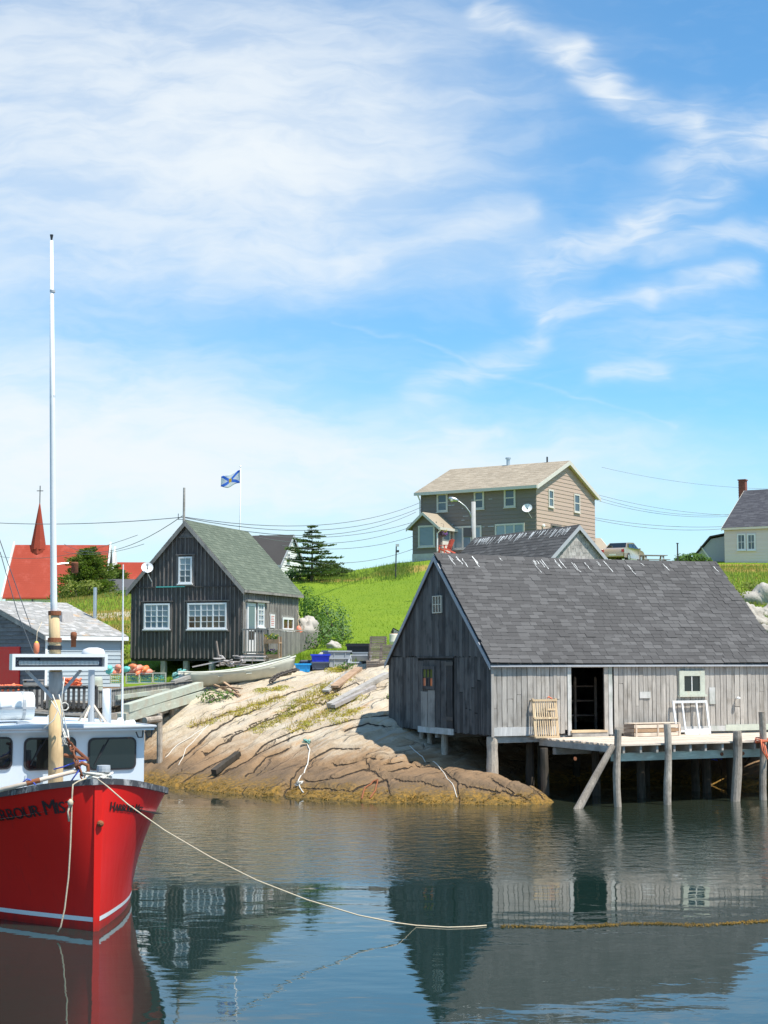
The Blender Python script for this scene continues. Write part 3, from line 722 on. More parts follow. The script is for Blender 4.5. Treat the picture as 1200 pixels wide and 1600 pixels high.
def spruce(name, label, px, top, bot, wpx, Y, mat, tiers=12, flat=.12, ragged=.25, dens=1.0, lean=0.0, shape=1.0, whorl=9, spread=1.0):
    q = atY(px, bot, Y); z0 = fast_z(q.x, Y); zt = atY(px, top, Y).z; H = zt - z0; W = wpx * Y / FPX / 2
    root = empty(name, (q.x, Y, z0)); t = MB(); b = MB()
    t.tube([(0, 0, -.2), (.03, 0, H * .5), (lean, 0, H * .97)], [.045 * H * .5 + .03, .03 * H * .4, .01], 8)
    for i in range(tiers):
        f = .10 + .88 * i / (tiers - 1); L0 = W * (1 - f) ** (.75 * shape) * 1.05 + .05
        nb = whorl if f < .8 else 5
        a0 = U(0, 6)
        for k in range(nb):
            a = a0 + 2 * PI * k / nb + U(-.25, .25); L = L0 * U(1 - ragged, 1 + ragged)
            d = Vector((math.cos(a), math.sin(a), 0)); o = Vector((lean * f, 0, H * f + U(-.03, .03) * H))
            e = o + d * L + Vector((0, 0, -.02 * H + L * U(-.05, .22)))
            t.tube([o, e], [.018, .006], 4, cap=False)
            nl = int((22 + 85 * L) * dens)
            for j in range(nl):
                s = U(.12, 1.05) ; p = o.lerp(e, s); sp = (.10 + .20 * L * (1.1 - abs(s - .55))) * spread
                p = p + Vector((U(-1, 1) * sp, U(-1, 1) * sp, U(-.4, 1) * flat * (.5 + L * .5)))
                t1 = (d + Vector((U(-.8, .8), U(-.8, .8), U(-.1, .7)))).normalized(); n_ = t1.cross(Vector((U(-1, 1), U(-1, 1), U(-1, 1)))).normalized()
                ln = U(.07, .15) * (H / 3.4) ** .5; b.add([p - n_ * .04, p + t1 * ln * 1.3, p + n_ * .04, p - t1 * ln * .5], [(0, 1, 2, 3)])
    t.build('trunk', M['bark'], root, True); b.build('crown', mat, root)
    return tag(root, label, 'tree')
# ------------------------------------------------------------------ the big grey fishing shed on posts
q = atY(768, 1090, 46.0)
shed = empty('fishing_shed', (q.x, q.y, 0), R(25)); SW, SL = 7.0, 10.62
zb, ze, zr = 1.75, 3.87, 7.13
tag(shed, 'large weathered grey fishing shed on posts with a charcoal shingle roof and open black doorway', 'shed')
FG = Face(shed, '-x', 0.0); FL = Face(shed, '-y', 0.0)
# gable end in shade
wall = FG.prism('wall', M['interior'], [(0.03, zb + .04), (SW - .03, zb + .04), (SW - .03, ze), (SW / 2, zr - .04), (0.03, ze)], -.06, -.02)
wall['label'] = 'dark shaded gable end of upright boards'
def roofz(u): return zr - abs(u - SW / 2) * (zr - ze) / (SW / 2)
dr = FG.rect(655, 1031, 709, 1139); split = 4.02
def gplank(u0, u1, z0, zt, mat, d=.0, t=.024):
    t0, t1 = min(zt, roofz(u0) - .02), min(zt, roofz(u1) - .02)
    if min(t0, t1) - z0 < .1: return
    a, b_ = z0 + U(-.03, .03), z0 + U(-.03, .03)
    e = U(0, .004)
    poly = [(u0, a), (u1, b_), (u1 + U(-.004, 0), t1), (u0 + U(0, .004), t0)]
    if u0 < SW / 2 < u1 and zt > zr - .2: poly = [(u0, a), (u1, b_), (u1, t1), (SW / 2, zr - .03), (u0, t0)]
    FG.prism('plank', mat, poly, d, d + t + e, wall)
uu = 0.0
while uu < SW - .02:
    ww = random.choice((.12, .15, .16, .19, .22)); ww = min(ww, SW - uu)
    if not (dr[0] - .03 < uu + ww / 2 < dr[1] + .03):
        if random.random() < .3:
            k = zb + U(.5, 1.6); gplank(uu, uu + ww - .006, zb, k, M['shed_shade'], U(0, .008)); gplank(uu, uu + ww - .006, k + .01, split, M['shed_shade'], U(0, .008))
        else: gplank(uu, uu + ww - U(.004, .012), zb, split, M['shed_shade'], U(0, .01))
    else: gplank(uu, uu + ww - .006, dr[3] + .02, split, M['shed_shade'])
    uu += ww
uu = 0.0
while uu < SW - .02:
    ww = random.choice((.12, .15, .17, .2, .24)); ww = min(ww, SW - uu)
    gplank(uu, uu + ww - U(.004, .012), split + .015, 9, M['shed_shade'], .012 + U(0, .01)); uu += ww
FG.box('ledger_board', M['shed_shade'], dr[0] - .1, dr[1] + .05, split - .03, split + .03, .03, .075, wall)
# plank door with a small window
b = MB(); FG.mb(b, dr[0], dr[1], dr[2], dr[3], .0, .015); door = b.build('door', M['interior'], shed)
n = 6
for i in range(n):
    a = dr[0] + (dr[1] - dr[0]) * i / n; e = dr[0] + (dr[1] - dr[0]) * (i + 1) / n
    FG.box('plank', M['shed_shade'], a + .004, e - .004, dr[2] + U(0, .04), dr[3] - U(0, .02), .016, .042, door, 1 + i % 4)
r = FG.rect(660, 1078, 682, 1136); FG.box('patch_board', M['house_side'], r[0], (r[0] + r[1]) / 2 - .01, r[2], r[3], .044, .06, door, 2); FG.box('patch_board', M['house_side'], (r[0] + r[1]) / 2, r[1], r[2], r[3] - .05, .044, .06, door, 3)
for yy_ in (1037, 1123):
    r = FG.rect(699, yy_ - 3, 710, yy_ + 3); FG.box('hinge', M['dark_metal'], r[0], r[1], r[2], r[3], .044, .06, door)
FG.box('threshold', M['shed_pale'], dr[0] - .05, dr[1] + .0, dr[2] - .14, dr[2] + .05, .02, .055)
r = FG.rect(662, 1041, 682, 1077); wdw = window(FG, r, 3, 2, M['shed_shade'], M['glass_amber'], .10, .02, .046, False)
for i, c in enumerate(list(wdw.children)):
    c.data = cube(M['orange'] if i % 2 == 0 and i != 2 else M['olive'] if i % 2 else M['black'])
wdw['label'] = 'small door window with orange floats behind the glass'
r = FG.rect(679, 931, 693, 958); window(FG, r, 3, 2, M['cream_frame'], M['glass_amber'], .025, .02, .04, False)
# long wall in the sun, with the open doorway
do = FL.rect(892, 1043, 943, 1141); win = FL.rect(1060, 1048, 1098, 1085)
b = MB()
for (a0, a1, c0, c1) in ((.03, do[0] - .02, zb + .05, ze - .03), (do[1] + .02, SL - .03, zb + .05, ze - .03), (do[0] - .02, do[1] + .02, do[3], ze - .03)): FL.mb(b, a0, a1, c0, c1, -.06, -.02)
lw = b.build('wall', M['interior'], shed); lw['label'] = 'sunlit silver board side wall'
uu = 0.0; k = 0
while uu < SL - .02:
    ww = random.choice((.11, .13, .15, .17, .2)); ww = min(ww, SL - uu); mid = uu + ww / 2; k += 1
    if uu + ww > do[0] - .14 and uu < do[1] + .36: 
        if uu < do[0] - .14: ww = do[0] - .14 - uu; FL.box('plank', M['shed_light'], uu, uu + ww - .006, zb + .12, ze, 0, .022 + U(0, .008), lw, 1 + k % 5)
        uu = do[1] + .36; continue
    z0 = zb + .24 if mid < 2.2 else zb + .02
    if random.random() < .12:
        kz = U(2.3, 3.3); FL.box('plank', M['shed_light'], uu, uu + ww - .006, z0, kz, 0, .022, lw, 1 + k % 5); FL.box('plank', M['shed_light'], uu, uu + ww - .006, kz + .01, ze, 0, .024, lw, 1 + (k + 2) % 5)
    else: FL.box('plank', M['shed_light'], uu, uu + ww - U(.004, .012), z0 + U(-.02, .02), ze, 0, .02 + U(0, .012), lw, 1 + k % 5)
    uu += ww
for (a0, a1, mt) in ((do[0] - .138, do[0] - .002, 'shed_pale'), (do[1] + .002, do[1] + .15, 'shed_light'), (do[1] + .156, do[1] + .30, 'shed_pale')): FL.box('door_jamb', M[mt], a0, a1, zb - .05, ze - (.0 if mt == 'shed_pale' else .02), 0, .045, None, 3)
FL.box('door_header', M['shed_light'], do[0], do[1], do[3], ze, .0, .03)
FL.box('door_sill', M['fresh_wood'], do[0] - .05, do[1] + .06, do[2] - .06, do[2], -.3, .12)
FL.box('door_step', M['grey_beam'], do[0] - .02, do[1] + .1, do[2] - .28, do[2] - .065, -.2, .10)
FL.box('sill_board', M['shed_pale'], .0, 2.15, zb - .02, zb + .235, .0, .04); FL.box('sill_board', M['grey_beam'], do[1] + .40, 5.2, zb - .02, zb + .16, .03, .06)
FL.box('sill_board', M['shed_pale'], 6.1, 8.3, zb - .02, zb + .14, .035, .065); FL.box('sill_board', M['sage_frame'], 8.31, SL, zb - .02, zb + .17, .035, .065)
FL.box('corner_board', M['shed_light'], -.035, .05, zb - .05, ze, .03, .055)
# greenish framed window
b = MB(); w0 = win; f = .16
FL.mb(b, w0[0] - .02, w0[0] + f, w0[2], w0[3], .03, .09); FL.mb(b, w0[1] - f, w0[1] + .02, w0[2], w0[3], .03, .09); FL.mb(b, w0[0] + f, w0[1] - f, w0[3] - f, w0[3], .03, .086); FL.mb(b, w0[0] + f, w0[1] - f, w0[2], w0[2] + .1, .03, .086); FL.mb(b, w0[0] - .06, w0[1] + .06, w0[2] - .07, w0[2] - .002, .03, .15)
fr = b.build('window', M['sage_frame'], shed); mu = (w0[0] + w0[1]) / 2
FL.box('muntin', M['frame_white'], mu - .014, mu + .014, w0[2] + .1, w0[3] - f, .045, .07, fr)
FL.box('pane', M['glass_dark'], w0[0] + f - .01, mu - .012, w0[2] + .09, w0[3] - f + .01, .03, .05, fr); FL.box('pane', M['glass_dark'], mu + .012, w0[1] - f + .01, w0[2] + .09, w0[3] - f + .01, .03, .05, fr)
r = FL.rect(1107, 1074, 1116, 1100); FL.box('patch_board', M['shed_pale'], r[0], r[1], r[2], r[3], .034, .05, lw)
# back walls, floor and what can be guessed inside the doorway
b = MB(); b.bb(SL - .06, SL, .0, SW, zb, ze); b.prism([(SL - .06, 0, ze), (SL - .06, SW, ze), (SL - .06, SW / 2, zr - .05)], (.06, 0, 0)); b.bb(0, SL, SW - .06, SW, zb, ze); b.build('back_wall', M['shed_shade'], shed)
b = MB(); b.bb(.02, SL - .02, .03, SW - .03, zb - .03, zb + .03); b.build('floor', M['interior'], shed)
b = MB()
for zz_ in (2.2, 2.65, 3.1): b.bb(3.0, 4.6, 1.6, 2.1, zz_, zz_ + .04)
for xx_ in (3.0, 3.8, 4.55): b.bb(xx_, xx_ + .06, 1.55, 1.61, 1.8, 3.4)
b.build('shelf', M['trap_wood'], shed)
# floor beams and posts
b = MB(); 
for yy_ in (.05, SW / 2, SW - .2): b.bb(.02, SL, yy_, yy_ + .18, zb - .22, zb - .032)
b.build('floor_beam', M['grey_beam'], shed)
def post_at(px, Ypl, top, rad, mat='post', parent=shed, name='post', px2=None, zb_=None):
    m_ = (Matrix.Translation(parent.location) @ Matrix.Rotation(parent.rotation_euler.z, 4, 'Z')).inverted()
    q = atY(px, 1180, Ypl); a = m_ @ Vector((q.x, q.y, 0)); zg = fast_z(q.x, q.y) - .3 if zb_ is None else zb_
    b = MB(); nseg = 7; pts = []; rs = []
    j = [U(-.02, .02) for _ in range(4)]
    for i in range(nseg + 1):
        t = i / nseg; pts.append((a.x + j[0] * math.sin(3 * t), a.y + j[1] * math.sin(2.5 * t), zg + (top - zg) * t)); rs.append(rad * (1.12 - .2 * t) * U(.95, 1.05))
    b.tube(pts, rs, 10); return b.build(name, M[mat], parent, False)
post_at(769, 46.15, zb - .04, .17)
post_at(695, 49.1, zb - .1, .11); post_at(671, 50.2, zb - .1, .09); post_at(660, 50.6, zb - .1, .09); post_at(640, 51.4, zb - .1, .08)
for (px, Y) in ((828, 47.3), (846, 48.2), (930, 49), (1010, 50), (780, 52), (1105, 50.2), (900, 52), (1060, 53), (1165, 51)): post_at(px, Y, zb - .05, .12, 'wet_shade_post')
# roof: slabs, barge boards, fascia and shingle courses
ov = .14; sl = math.hypot(SW / 2, zr - ze); sy, sz_ = (SW / 2) / sl, (zr - ze) / sl
b = MB(); th = .06
for sg in (0, 1):
    e = Vector((0, -ov * sy * 1.2, ze - ov * sz_ * 1.2)) if sg == 0 else Vector((0, SW + ov * sy * 1.2, ze - ov * sz_ * 1.2))
    top = Vector((0, SW / 2, zr)); xl = -.10
    vs = [Vector((xl, e.y, e.z)), Vector((SL + .1, e.y, e.z)), Vector((SL + .1, top.y, top.z)), Vector((xl, top.y, top.z))]
    b.prism(vs, (0, 0, th))
roof = b.build('roof', M['shed_roof'], shed); roof['label'] = 'charcoal shingle roof streaked white along the ridge'
O = Vector((-.11, -ov * sy * 1.2 - .02, ze - ov * sz_ * 1.2 + th)); Uv = Vector((1, 0, 0)); Sv = Vector((0, sy, sz_))
shingles(roof, M['shed_roof'], O, Uv, Sv, SL + .22, sl + ov * 1.2 + .02, .165, .31, 300, .012, sag=.045)
O2 = Vector((-.11, SW + ov * sy * 1.2 + .02, ze - ov * sz_ * 1.2 + th))
# ridge cap, a little uneven
nrm = Vector((0, -sz_, sy))
for i in range(27):
    x0 = -.12 + i * (SL + .22) / 27; M4 = axes(Vector((x0 + .22, SW / 2 - .09 * sy, zr + th + .035 - .09 * sz_ + U(-.006, .006) + .05 * (2 * i / 26 - 1) ** 2)), Vector((.42, 0, .012)), Sv * .22, nrm * .014)
    piece('ridge_cap', roof, M['shed_roof'], None, None, M=M4)
b = MB()
for sg in (0, 1):
    y_e = -ov * sy * 1.2 if sg == 0 else SW + ov * sy * 1.2
    b2 = MB(); b2.prism([(-.125, y_e, ze - ov * sz_ * 1.2 - .09), (-.125, SW / 2, zr - .1), (-.125, SW / 2, zr + th + .02), (-.125, y_e, ze - ov * sz_ * 1.2 + th + .005)], (.022, 0, 0))
    b2.build('barge_board', M['trim'], shed)
FL.box('fascia', M['trim'], -.1, SL + .1, ze - ov * sz_ * 1.2 - .02, ze - ov * sz_ * 1.2 + .035, ov * sy * 1.2 + .004, ov * sy * 1.2 + .026)
# gull droppings below the ridge: thin splashes lying on the shingles
b = MB()
for (px, k) in ((700, 3), (712, 4), (737, 3), (775, 1), (828, 3), (838, 3), (868, 4), (888, 2), (908, 1), (930, 2), (942, 2), (975, 1), (1000, 1), (1028, 2), (1103, 1)):
    for _ in range(k):
        x = Face(shed, '-y', SW / 2).pix(px + U(-5, 5), 895)[0]; s0 = sl + ov * 1.2 - U(.05, .25); L = U(.1, .5)
        pts = [O + Uv * (x + .11 + U(-.02, .02) + .06 * i / 4) + Sv * (s0 - L * i / 4) + nrm * (.05 + .045 * (2 * x / SL - 1) ** 2) for i in range(5)]
        wds = [U(.004, .012) for _ in range(5)]
        vs = [p - Uv * w_ for p, w_ in zip(pts, wds)] + [p + Uv * w_ for p, w_ in zip(pts, wds)]
        b.add(vs, [(i, i + 1, 6 + i, 5 + i) for i in range(4)])
kind(b.build('bird_droppings', M['white_wall'], roof), 'stuff')

# ------------------------------------------------------------------ wooden dock in front of the shed
dock = empty('wooden_dock', shed.location, shed.rotation_euler.z)
tag(dock, 'sun bleached plank dock on log pilings in front of the grey shed', 'dock')
dz = 1.66; dx0, dx1, dy1 = 1.62, 12.4, -4.05
y = -.10; k = 0
while y > dy1 + .05:
    ww = random.choice((.13, .15, .16)); k += 1
    M4 = axes(Vector(((dx0 + dx1) / 2 + U(-.06, .04), y - ww / 2, dz - .022 + U(-.004, .004))), Vector((0, ww - .012, 0)), Vector((0, 0, .042)), Vector((dx1 - dx0, 0, 0)))
    piece('plank', dock, M['deck'], None, None, None, 1 + k % 5, M4); y -= ww
x = dx0 + .25
while x < dx1:
    piece('joist', dock, M['grey_beam'], (x, dy1 / 2, dz - .15), (.07, abs(dy1) - .02, .2)); x += .56 + U(-.06, .06)
piece('beam', dock, M['green_beam'], ((2.0 + dx1) / 2 - .3, dy1 + .25, dz - .36), (dx1 - 1.9, .16, .22)); piece('beam', dock, M['grey_beam'], ((dx0 + dx1) / 2, -.8, dz - .35), (dx1 - dx0, .16, .2))
piece('edge_board', dock, M['grey_beam'], (dx0 - .03, dy1 / 2, dz - .14), (.05, abs(dy1) - .1, .17))
def dx_of(px, yl): return Face(dock, '-y', yl).pix(px, 1180)[0]
def piling(px, tpy, rad, yl=dy1 - .14, tilt=0.0, mat='post'):
    x = dx_of(px, yl); top = Face(dock, '-y', yl).pix(px, tpy)[1]; b = MB(); pts = []; rs = []; ph = U(0, 6)
    for i in range(12):
        t = i / 11; z = -2.2 + (top + 2.2) * t; pts.append((x + .03 * math.sin(ph + 2.2 * z) - tilt * (z - top), yl, z)); rs.append(rad * (1.15 - .22 * t) * U(.93, 1.07))
    b.tube(pts, rs, 11); return b.build('piling', M[mat], dock)
piling(965, 1140, .10, tilt=-.01); piling(1043, 1131, .105); piling(1153, 1142, .135, tilt=-.05); piling(1192, 1112, .105)
b = MB(); a = Vector((dx_of(893, dy1 - .1), dy1 - .1, -.25)); c = Vector((dx_of(958, dy1 - .1), dy1 - .1, dz - .02)); a = c + (a - c) * 1.25
b.tube([a, a.lerp(c, .33) + Vector((.02, 0, 0)), a.lerp(c, .66), c], [.12, .115, .10, .085], 10); br = b.build('brace_log', M['post'], dock); br['label'] = 'slanting log brace'
for (px, yl) in ((850, -.9), (930, -1.0), (1000, -2.2), (1085, -.9), (1102, -1.6), (1140, -.8)): 
    x = dx_of(px, yl); b = MB(); b.tube([(x, yl, -2), (x + .03, yl, 0), (x, yl, dz - .25)], [.14, .13, .11], 9); b.build('piling', M['wet_shade_post'], dock)
for px in (903, 1133, 1166):
    x = dx_of(px, dy1); b = MB(); b.cyl((x, dy1 + .16, dz - .36), (x, dy1 + .13, dz - .36), .05, .05, 8); b.build('bolt_plate', M['rust'], dock)

# ------------------------------------------------------------------ things on the dock
def thing_at(name, face, r, label, cat, d=0.0):
    c = face.pt((r[0] + r[1]) / 2, r[2], d); m_ = Matrix.Translation(face.root.location) @ Matrix.Rotation(face.root.rotation_euler.z, 4, 'Z')
    o = empty(name, m_ @ c, face.root.rotation_euler.z); tag(o, label, cat); return o
# half-built wooden lobster trap side leaning on the wall
r = FL.rect(840, 1095, 876, 1153, .45); t = thing_at('lobster_trap', FL, (r[0], r[1], dz, 0), 'unpainted lath lobster trap stood on end beside the black doorway', 'lobster trap', .25)
w_, h_ = r[1] - r[0], 1.12; tl = .13
def lp(x, z, d=0.0): return Vector((x, -d + z * tl - .08, z))
for i in range(10):
    x = -w_ / 2 + .05 + (w_ - .1) * i / 9; o = MB().bar(lp(x, .02, .0), lp(x, h_, .0), .034, .014, (0, 1, 0)).build('lath', M['fresh_wood'], t)
for x in (-w_ / 2, w_ / 2): MB().bar(lp(x, 0, -.02), lp(x, h_ + .03, -.02), .05, .05, (0, 1, 0)).build('frame_post', M['fresh_wood'], t)
for z in (.03, h_ * .52, h_ - .02): MB().bar(lp(-w_ / 2 - .02, z, .03), lp(w_ / 2 + .02, z, .03), .055, .025, (0, 1, 0)).build('frame_rail', M['fresh_wood'], t)
MB().bar(lp(.06, h_ * .74, .03), lp(w_ / 2 - .05, h_ * .74, .03), .05, .02, (0, 1, 0)).build('frame_rail', M['fresh_wood'], t)
b = MB()
for x in (-w_ / 2, w_ / 2):
    b.bar(lp(x, .03, -.32), lp(x, h_, -.32), .04, .04, (0, 1, 0))
    for z in (.05, h_ - .03): b.bar(lp(x, z, 0), lp(x, z, -.32), .04, .04)
b.build('back_frame', M['fresh_wood'], t)
MB().tube([lp(.1, h_ + .03, .0), lp(.14, h_ + .08, .03), lp(.2, h_ + .05, .0), lp(.26, h_ + .02, .02)], .02, 6).build('rope', M['rope_orange'], t, True)
# low slatted crate
r = FL.rect(983, 1133, 1055, 1153, .55); t = thing_at('slatted_crate', FL, (r[0], r[1], dz, 0), 'long low slatted wooden crate lying on the dock left of the white sash', 'crate', .55)
w_ = (r[1] - r[0]) / 2
for row in range(3):
    z = .06 + row * .12
    for yy_ in (-.28, .28): piece('slat', t, M['brown_plank' if row % 2 else 'deck'], (0, yy_, z), (w_ * 2, .02, .10))
    for x in (-w_ + .01, w_ - .01): piece('slat', t, M['trap_wood'], (x, 0, z), (.02, .53, .10))
for x in (-w_ + .06, 0, w_ - .06): piece('upright', t, M['deck'], (x, -.30, .18), (.05, .02, .36))
for i in range(5): piece('slat', t, M['deck'], (0, -.22 + i * .11, .385), (w_ * 2, .09, .015))
# white sash without glass
r = FL.rect(1057, 1100, 1111, 1148, .35); t = thing_at('window_sash', FL, (r[0], r[1], dz, 0), 'empty white window sash propped against the shed wall below the green framed window', 'window frame', .32)
w_ = (r[1] - r[0]) / 2; h_ = 1.02
def sp(x, z): return Vector((x, z * .18, z))
for x, tk in ((-w_ + .03, .06), (-w_ + .36, .05), (w_ * .38, .05), (w_ - .03, .06)): MB().bar(sp(x, 0), sp(x, h_), tk, .045, (0, 1, 0)).build('stile', M['white'], t)
MB().bar(sp(-w_, h_ - .03), sp(w_, h_ - .03), .045, .07, (0, -.18, 1)).build('rail', M['white'], t)
MB().bar(sp(-w_ + .36, .08), sp(w_, .08), .046, .17, (0, -.18, 1)).build('rail', M['white'], t); MB().bar(sp(-w_, .10), sp(-w_ + .34, .10), .046, .05, (0, -.18, 1)).build('rail', M['white'], t)
# little bare board and bracket on the wall
r = FL.rect(998, 1081, 1015, 1091); t = thing_at('wall_board', FL, r, 'small blank whitish board nailed on the wall right of the doorway', 'board', .0); w_ = (r[1] - r[0])
piece('board', t, M['shed_pale'], (0, -.045, .10), (w_, .02, r[3] - r[2])); 
r = FL.rect(1144, 1089, 1152, 1095); t = thing_at('wall_lamp', FL, r, 'small lamp bracket on the wall right of the green framed window', 'lamp', .0)
MB().cyl((0, -.03, .05), (0, -.16, .1), .02).build('bracket', M['metal'], t); MB().lathe((0, -.18, .06), [(.07, 0), (.06, .05), (.03, .07)], 10).build('lamp_shade', M['white'], t, True)
# orange rope looped on the right piling and a blue one under the dock
x = dx_of(1192, dy1 - .14); mw = Matrix.Translation(dock.location) @ Matrix.Rotation(dock.rotation_euler.z, 4, 'Z')
root = empty('rope_coil', mw @ Vector((x, dy1 - .14, dz - .3)), dock.rotation_euler.z); b = MB()
for i in range(4):
    b.tube([(.2 * math.cos(a) * U(.9, 1.1), .2 * math.sin(a) * U(.9, 1.1), .35 - .03 * i + .03 * math.sin(a + i)) for a in np.linspace(0, 2 * PI, 16)], .018, 6)
for i in range(3): b.tube([(-.16 + .05 * i, -.14, .33), (-.2 + .09 * i, -.22, .05 - .1 * i), (-.02 + .05 * i, -.24, -.22 + .05 * i), (.1, -.2, .0), (.14, -.15, .3)], .018, 6)
b.build('rope', M['rope_orange'], root, True); tag(root, 'orange rope looped round the tall piling at the right edge of the dock', 'rope')
root = empty('rope_bundle', atY(1117, 1183, 50.6)); b = MB()
for i in range(9): b.tube([(U(-.3, .35), U(-.15, .15), U(-.12, .15)) for _ in range(4)] , .016, 5)
b.build('rope', M['rope_blue'], root, True); tag(root, 'blue rope bundle hanging under the dock', 'rope')
# ------------------------------------------------------------------ the dark board-and-batten house
q = atY(378, 1000, 64.0)
hs = empty('board_house', (q.x, q.y, 0), -R(19.1)); HW, HD = 5.07, 6.06; hb, he, hr = 4.0, 6.86, 9.58
tag(hs, 'dark board and batten house on short posts with a green shingle roof', 'house')
FH = Face(hs, '-y', 0.0); FS = Face(hs, '+x', 0.0)
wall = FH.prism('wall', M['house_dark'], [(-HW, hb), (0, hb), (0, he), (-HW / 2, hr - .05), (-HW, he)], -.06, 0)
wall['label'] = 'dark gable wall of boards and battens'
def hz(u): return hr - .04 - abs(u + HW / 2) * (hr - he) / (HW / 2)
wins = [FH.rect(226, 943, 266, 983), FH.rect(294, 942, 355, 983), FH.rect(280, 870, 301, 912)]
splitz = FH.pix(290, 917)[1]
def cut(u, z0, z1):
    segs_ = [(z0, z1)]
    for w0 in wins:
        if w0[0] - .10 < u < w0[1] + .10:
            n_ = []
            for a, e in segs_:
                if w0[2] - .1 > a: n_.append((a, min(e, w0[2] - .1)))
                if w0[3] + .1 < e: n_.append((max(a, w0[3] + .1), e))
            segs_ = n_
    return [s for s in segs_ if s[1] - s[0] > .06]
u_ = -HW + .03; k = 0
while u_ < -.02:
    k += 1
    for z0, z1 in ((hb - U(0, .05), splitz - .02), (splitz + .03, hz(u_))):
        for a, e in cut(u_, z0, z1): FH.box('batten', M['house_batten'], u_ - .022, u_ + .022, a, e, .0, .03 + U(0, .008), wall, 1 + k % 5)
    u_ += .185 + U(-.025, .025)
FH.box('belt_board', M['house_dark'], -HW, 0, splitz - .02, splitz + .03, 0, .05, wall)
r = FH.rect(245, 915, 290, 918); FH.box('gutter_pipe', M['teal'], r[0], r[1], splitz - .01, splitz + .03, .052, .08, wall)
for r, nu, nz, sp_ in ((wins[0], 4, 4, 2), (wins[1], 6, 4, 2), (wins[2], 2, 4, None)):
    b = MB(); FH.mb(b, r[0] - .09, r[0], r[2] - .04, r[3] + .06, 0, .05); FH.mb(b, r[1], r[1] + .09, r[2] - .04, r[3] + .06, 0, .05); FH.mb(b, r[0] - .13, r[1] + .13, r[3] + .062, r[3] + .11, 0, .09); FH.mb(b, r[0] - .1, r[1] + .1, r[2] - .10, r[2] - .055, 0, .08)
    b.build('window_casing', M['house_batten'], hs)
    wd = window(FH, r, nu, nz, M['white'], M['glass'], .07, .022, .03, True, sp_)
    for i, c in enumerate(wd.children):
        if nu == 6 and i % 4 < 2: c.data = cube(M['glass_amber'])
        elif i % 4 >= 2 or nu == 4: c.data = cube(M['glass_blue'])
b = MB(); FH.mb(b, -HW / 2 - .34, -HW / 2 + .34, hr - .62, hr - .57, 0, .06); b.prism([FH.pt(-HW / 2 - .3, hr - .56, .01), FH.pt(-HW / 2 + .3, hr - .56, .01), FH.pt(-HW / 2, hr - .22, .01)], (0, -.03, 0)); b.build('attic_vent', M['house_batten'], hs)
# side wall
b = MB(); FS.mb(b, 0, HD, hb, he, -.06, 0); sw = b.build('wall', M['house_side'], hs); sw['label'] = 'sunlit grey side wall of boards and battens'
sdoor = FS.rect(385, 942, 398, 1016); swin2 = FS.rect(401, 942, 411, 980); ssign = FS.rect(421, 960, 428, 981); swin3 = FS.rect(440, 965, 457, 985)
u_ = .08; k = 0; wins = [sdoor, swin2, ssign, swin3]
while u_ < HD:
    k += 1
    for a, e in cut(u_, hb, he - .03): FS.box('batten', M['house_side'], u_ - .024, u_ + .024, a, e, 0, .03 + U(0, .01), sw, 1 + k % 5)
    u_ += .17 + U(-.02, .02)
b = MB(); FS.mb(b, sdoor[0], sdoor[1], 4.16, sdoor[3], .0, .05); dd_ = b.build('door', M['white'], hs); dd_['label'] = 'white glazed side door'
FS.box('pane', M['glass_blue'], sdoor[0] + .12, sdoor[1] - .12, 5.15, sdoor[3] - .14, .05, .058, dd_); FS.box('pane', M['glass_amber'], sdoor[0] + .12, sdoor[1] - .12, 4.75, 5.1, .05, .058, dd_)
FS.box('handle', M['dark_metal'], sdoor[1] - .09, sdoor[1] - .05, 5.05, 5.16, .052, .09, dd_)
FS.box('door_hood', M['house_side'], sdoor[0] - .2, swin2[1] + .3, sdoor[3] + .04, sdoor[3] + .12, 0, .16)
window(FS, swin2, 2, 4, M['white'], M['glass_blue'], .09, .03, .02); window(FS, swin3, 2, 1, M['white'], M['glass_amber'], .09, .06, .02)
sg = MB(); FS.mb(sg, ssign[0], ssign[1], ssign[2], ssign[3], .03, .05); sgo = sg.build('sign_board', M['white'], hs)
for i in range(6):
    z = ssign[3] - .08 - i * .075; FS.box('sign_line', M['redchair'], ssign[0] + .07, ssign[1] - .07 - U(0, .12), z - .014, z + .014, .05, .053, sgo)
b = MB(); b.bb(-HW, 0, HD - .06, HD, hb, he); b.bb(-HW, -HW + .06, .0, HD - .06, hb, he); b.prism([(-HW, HD - .06, he), (0, HD - .06, he), (-HW / 2, HD - .06, hr - .05)], (0, .06, 0)); b.build('back_wall', M['house_dark'], hs)
b = MB(); b.bb(-HW + .02, -.02, .02, HD - .02, hb - .12, hb + .02); b.build('floor', M['interior'], hs)
# roof
sl2 = math.hypot(HW / 2, hr - he); cx_, cz_ = (HW / 2) / sl2, (hr - he) / sl2; ov = .24
b = MB()
for sg_ in (-1, 1):
    xe = -HW / 2 + sg_ * (HW / 2 + ov * cx_); zz_ = he - ov * cz_
    b.prism([(xe, -.18, zz_), (xe, HD + .15, zz_), (-HW / 2, HD + .15, hr), (-HW / 2, -.18, hr)], (0, 0, .07))
rf = b.build('roof', M['green_roof'], hs); rf['label'] = 'green asphalt shingle roof'
shingles(rf, M['green_roof'], Vector((ov * cx_ + .01, -.19, he - ov * cz_ + .07)), (0, 1, 0), (-cx_, 0, cz_), HD + .35, sl2 + ov + .02, .15, .34, 0, .010)
shingles(rf, M['green_roof'], Vector((-HW - ov * cx_ - .01, -.19, he - ov * cz_ + .07)), (0, 1, 0), (cx_, 0, cz_), HD + .35, sl2 + ov + .02, .15, .5, 0, .010)
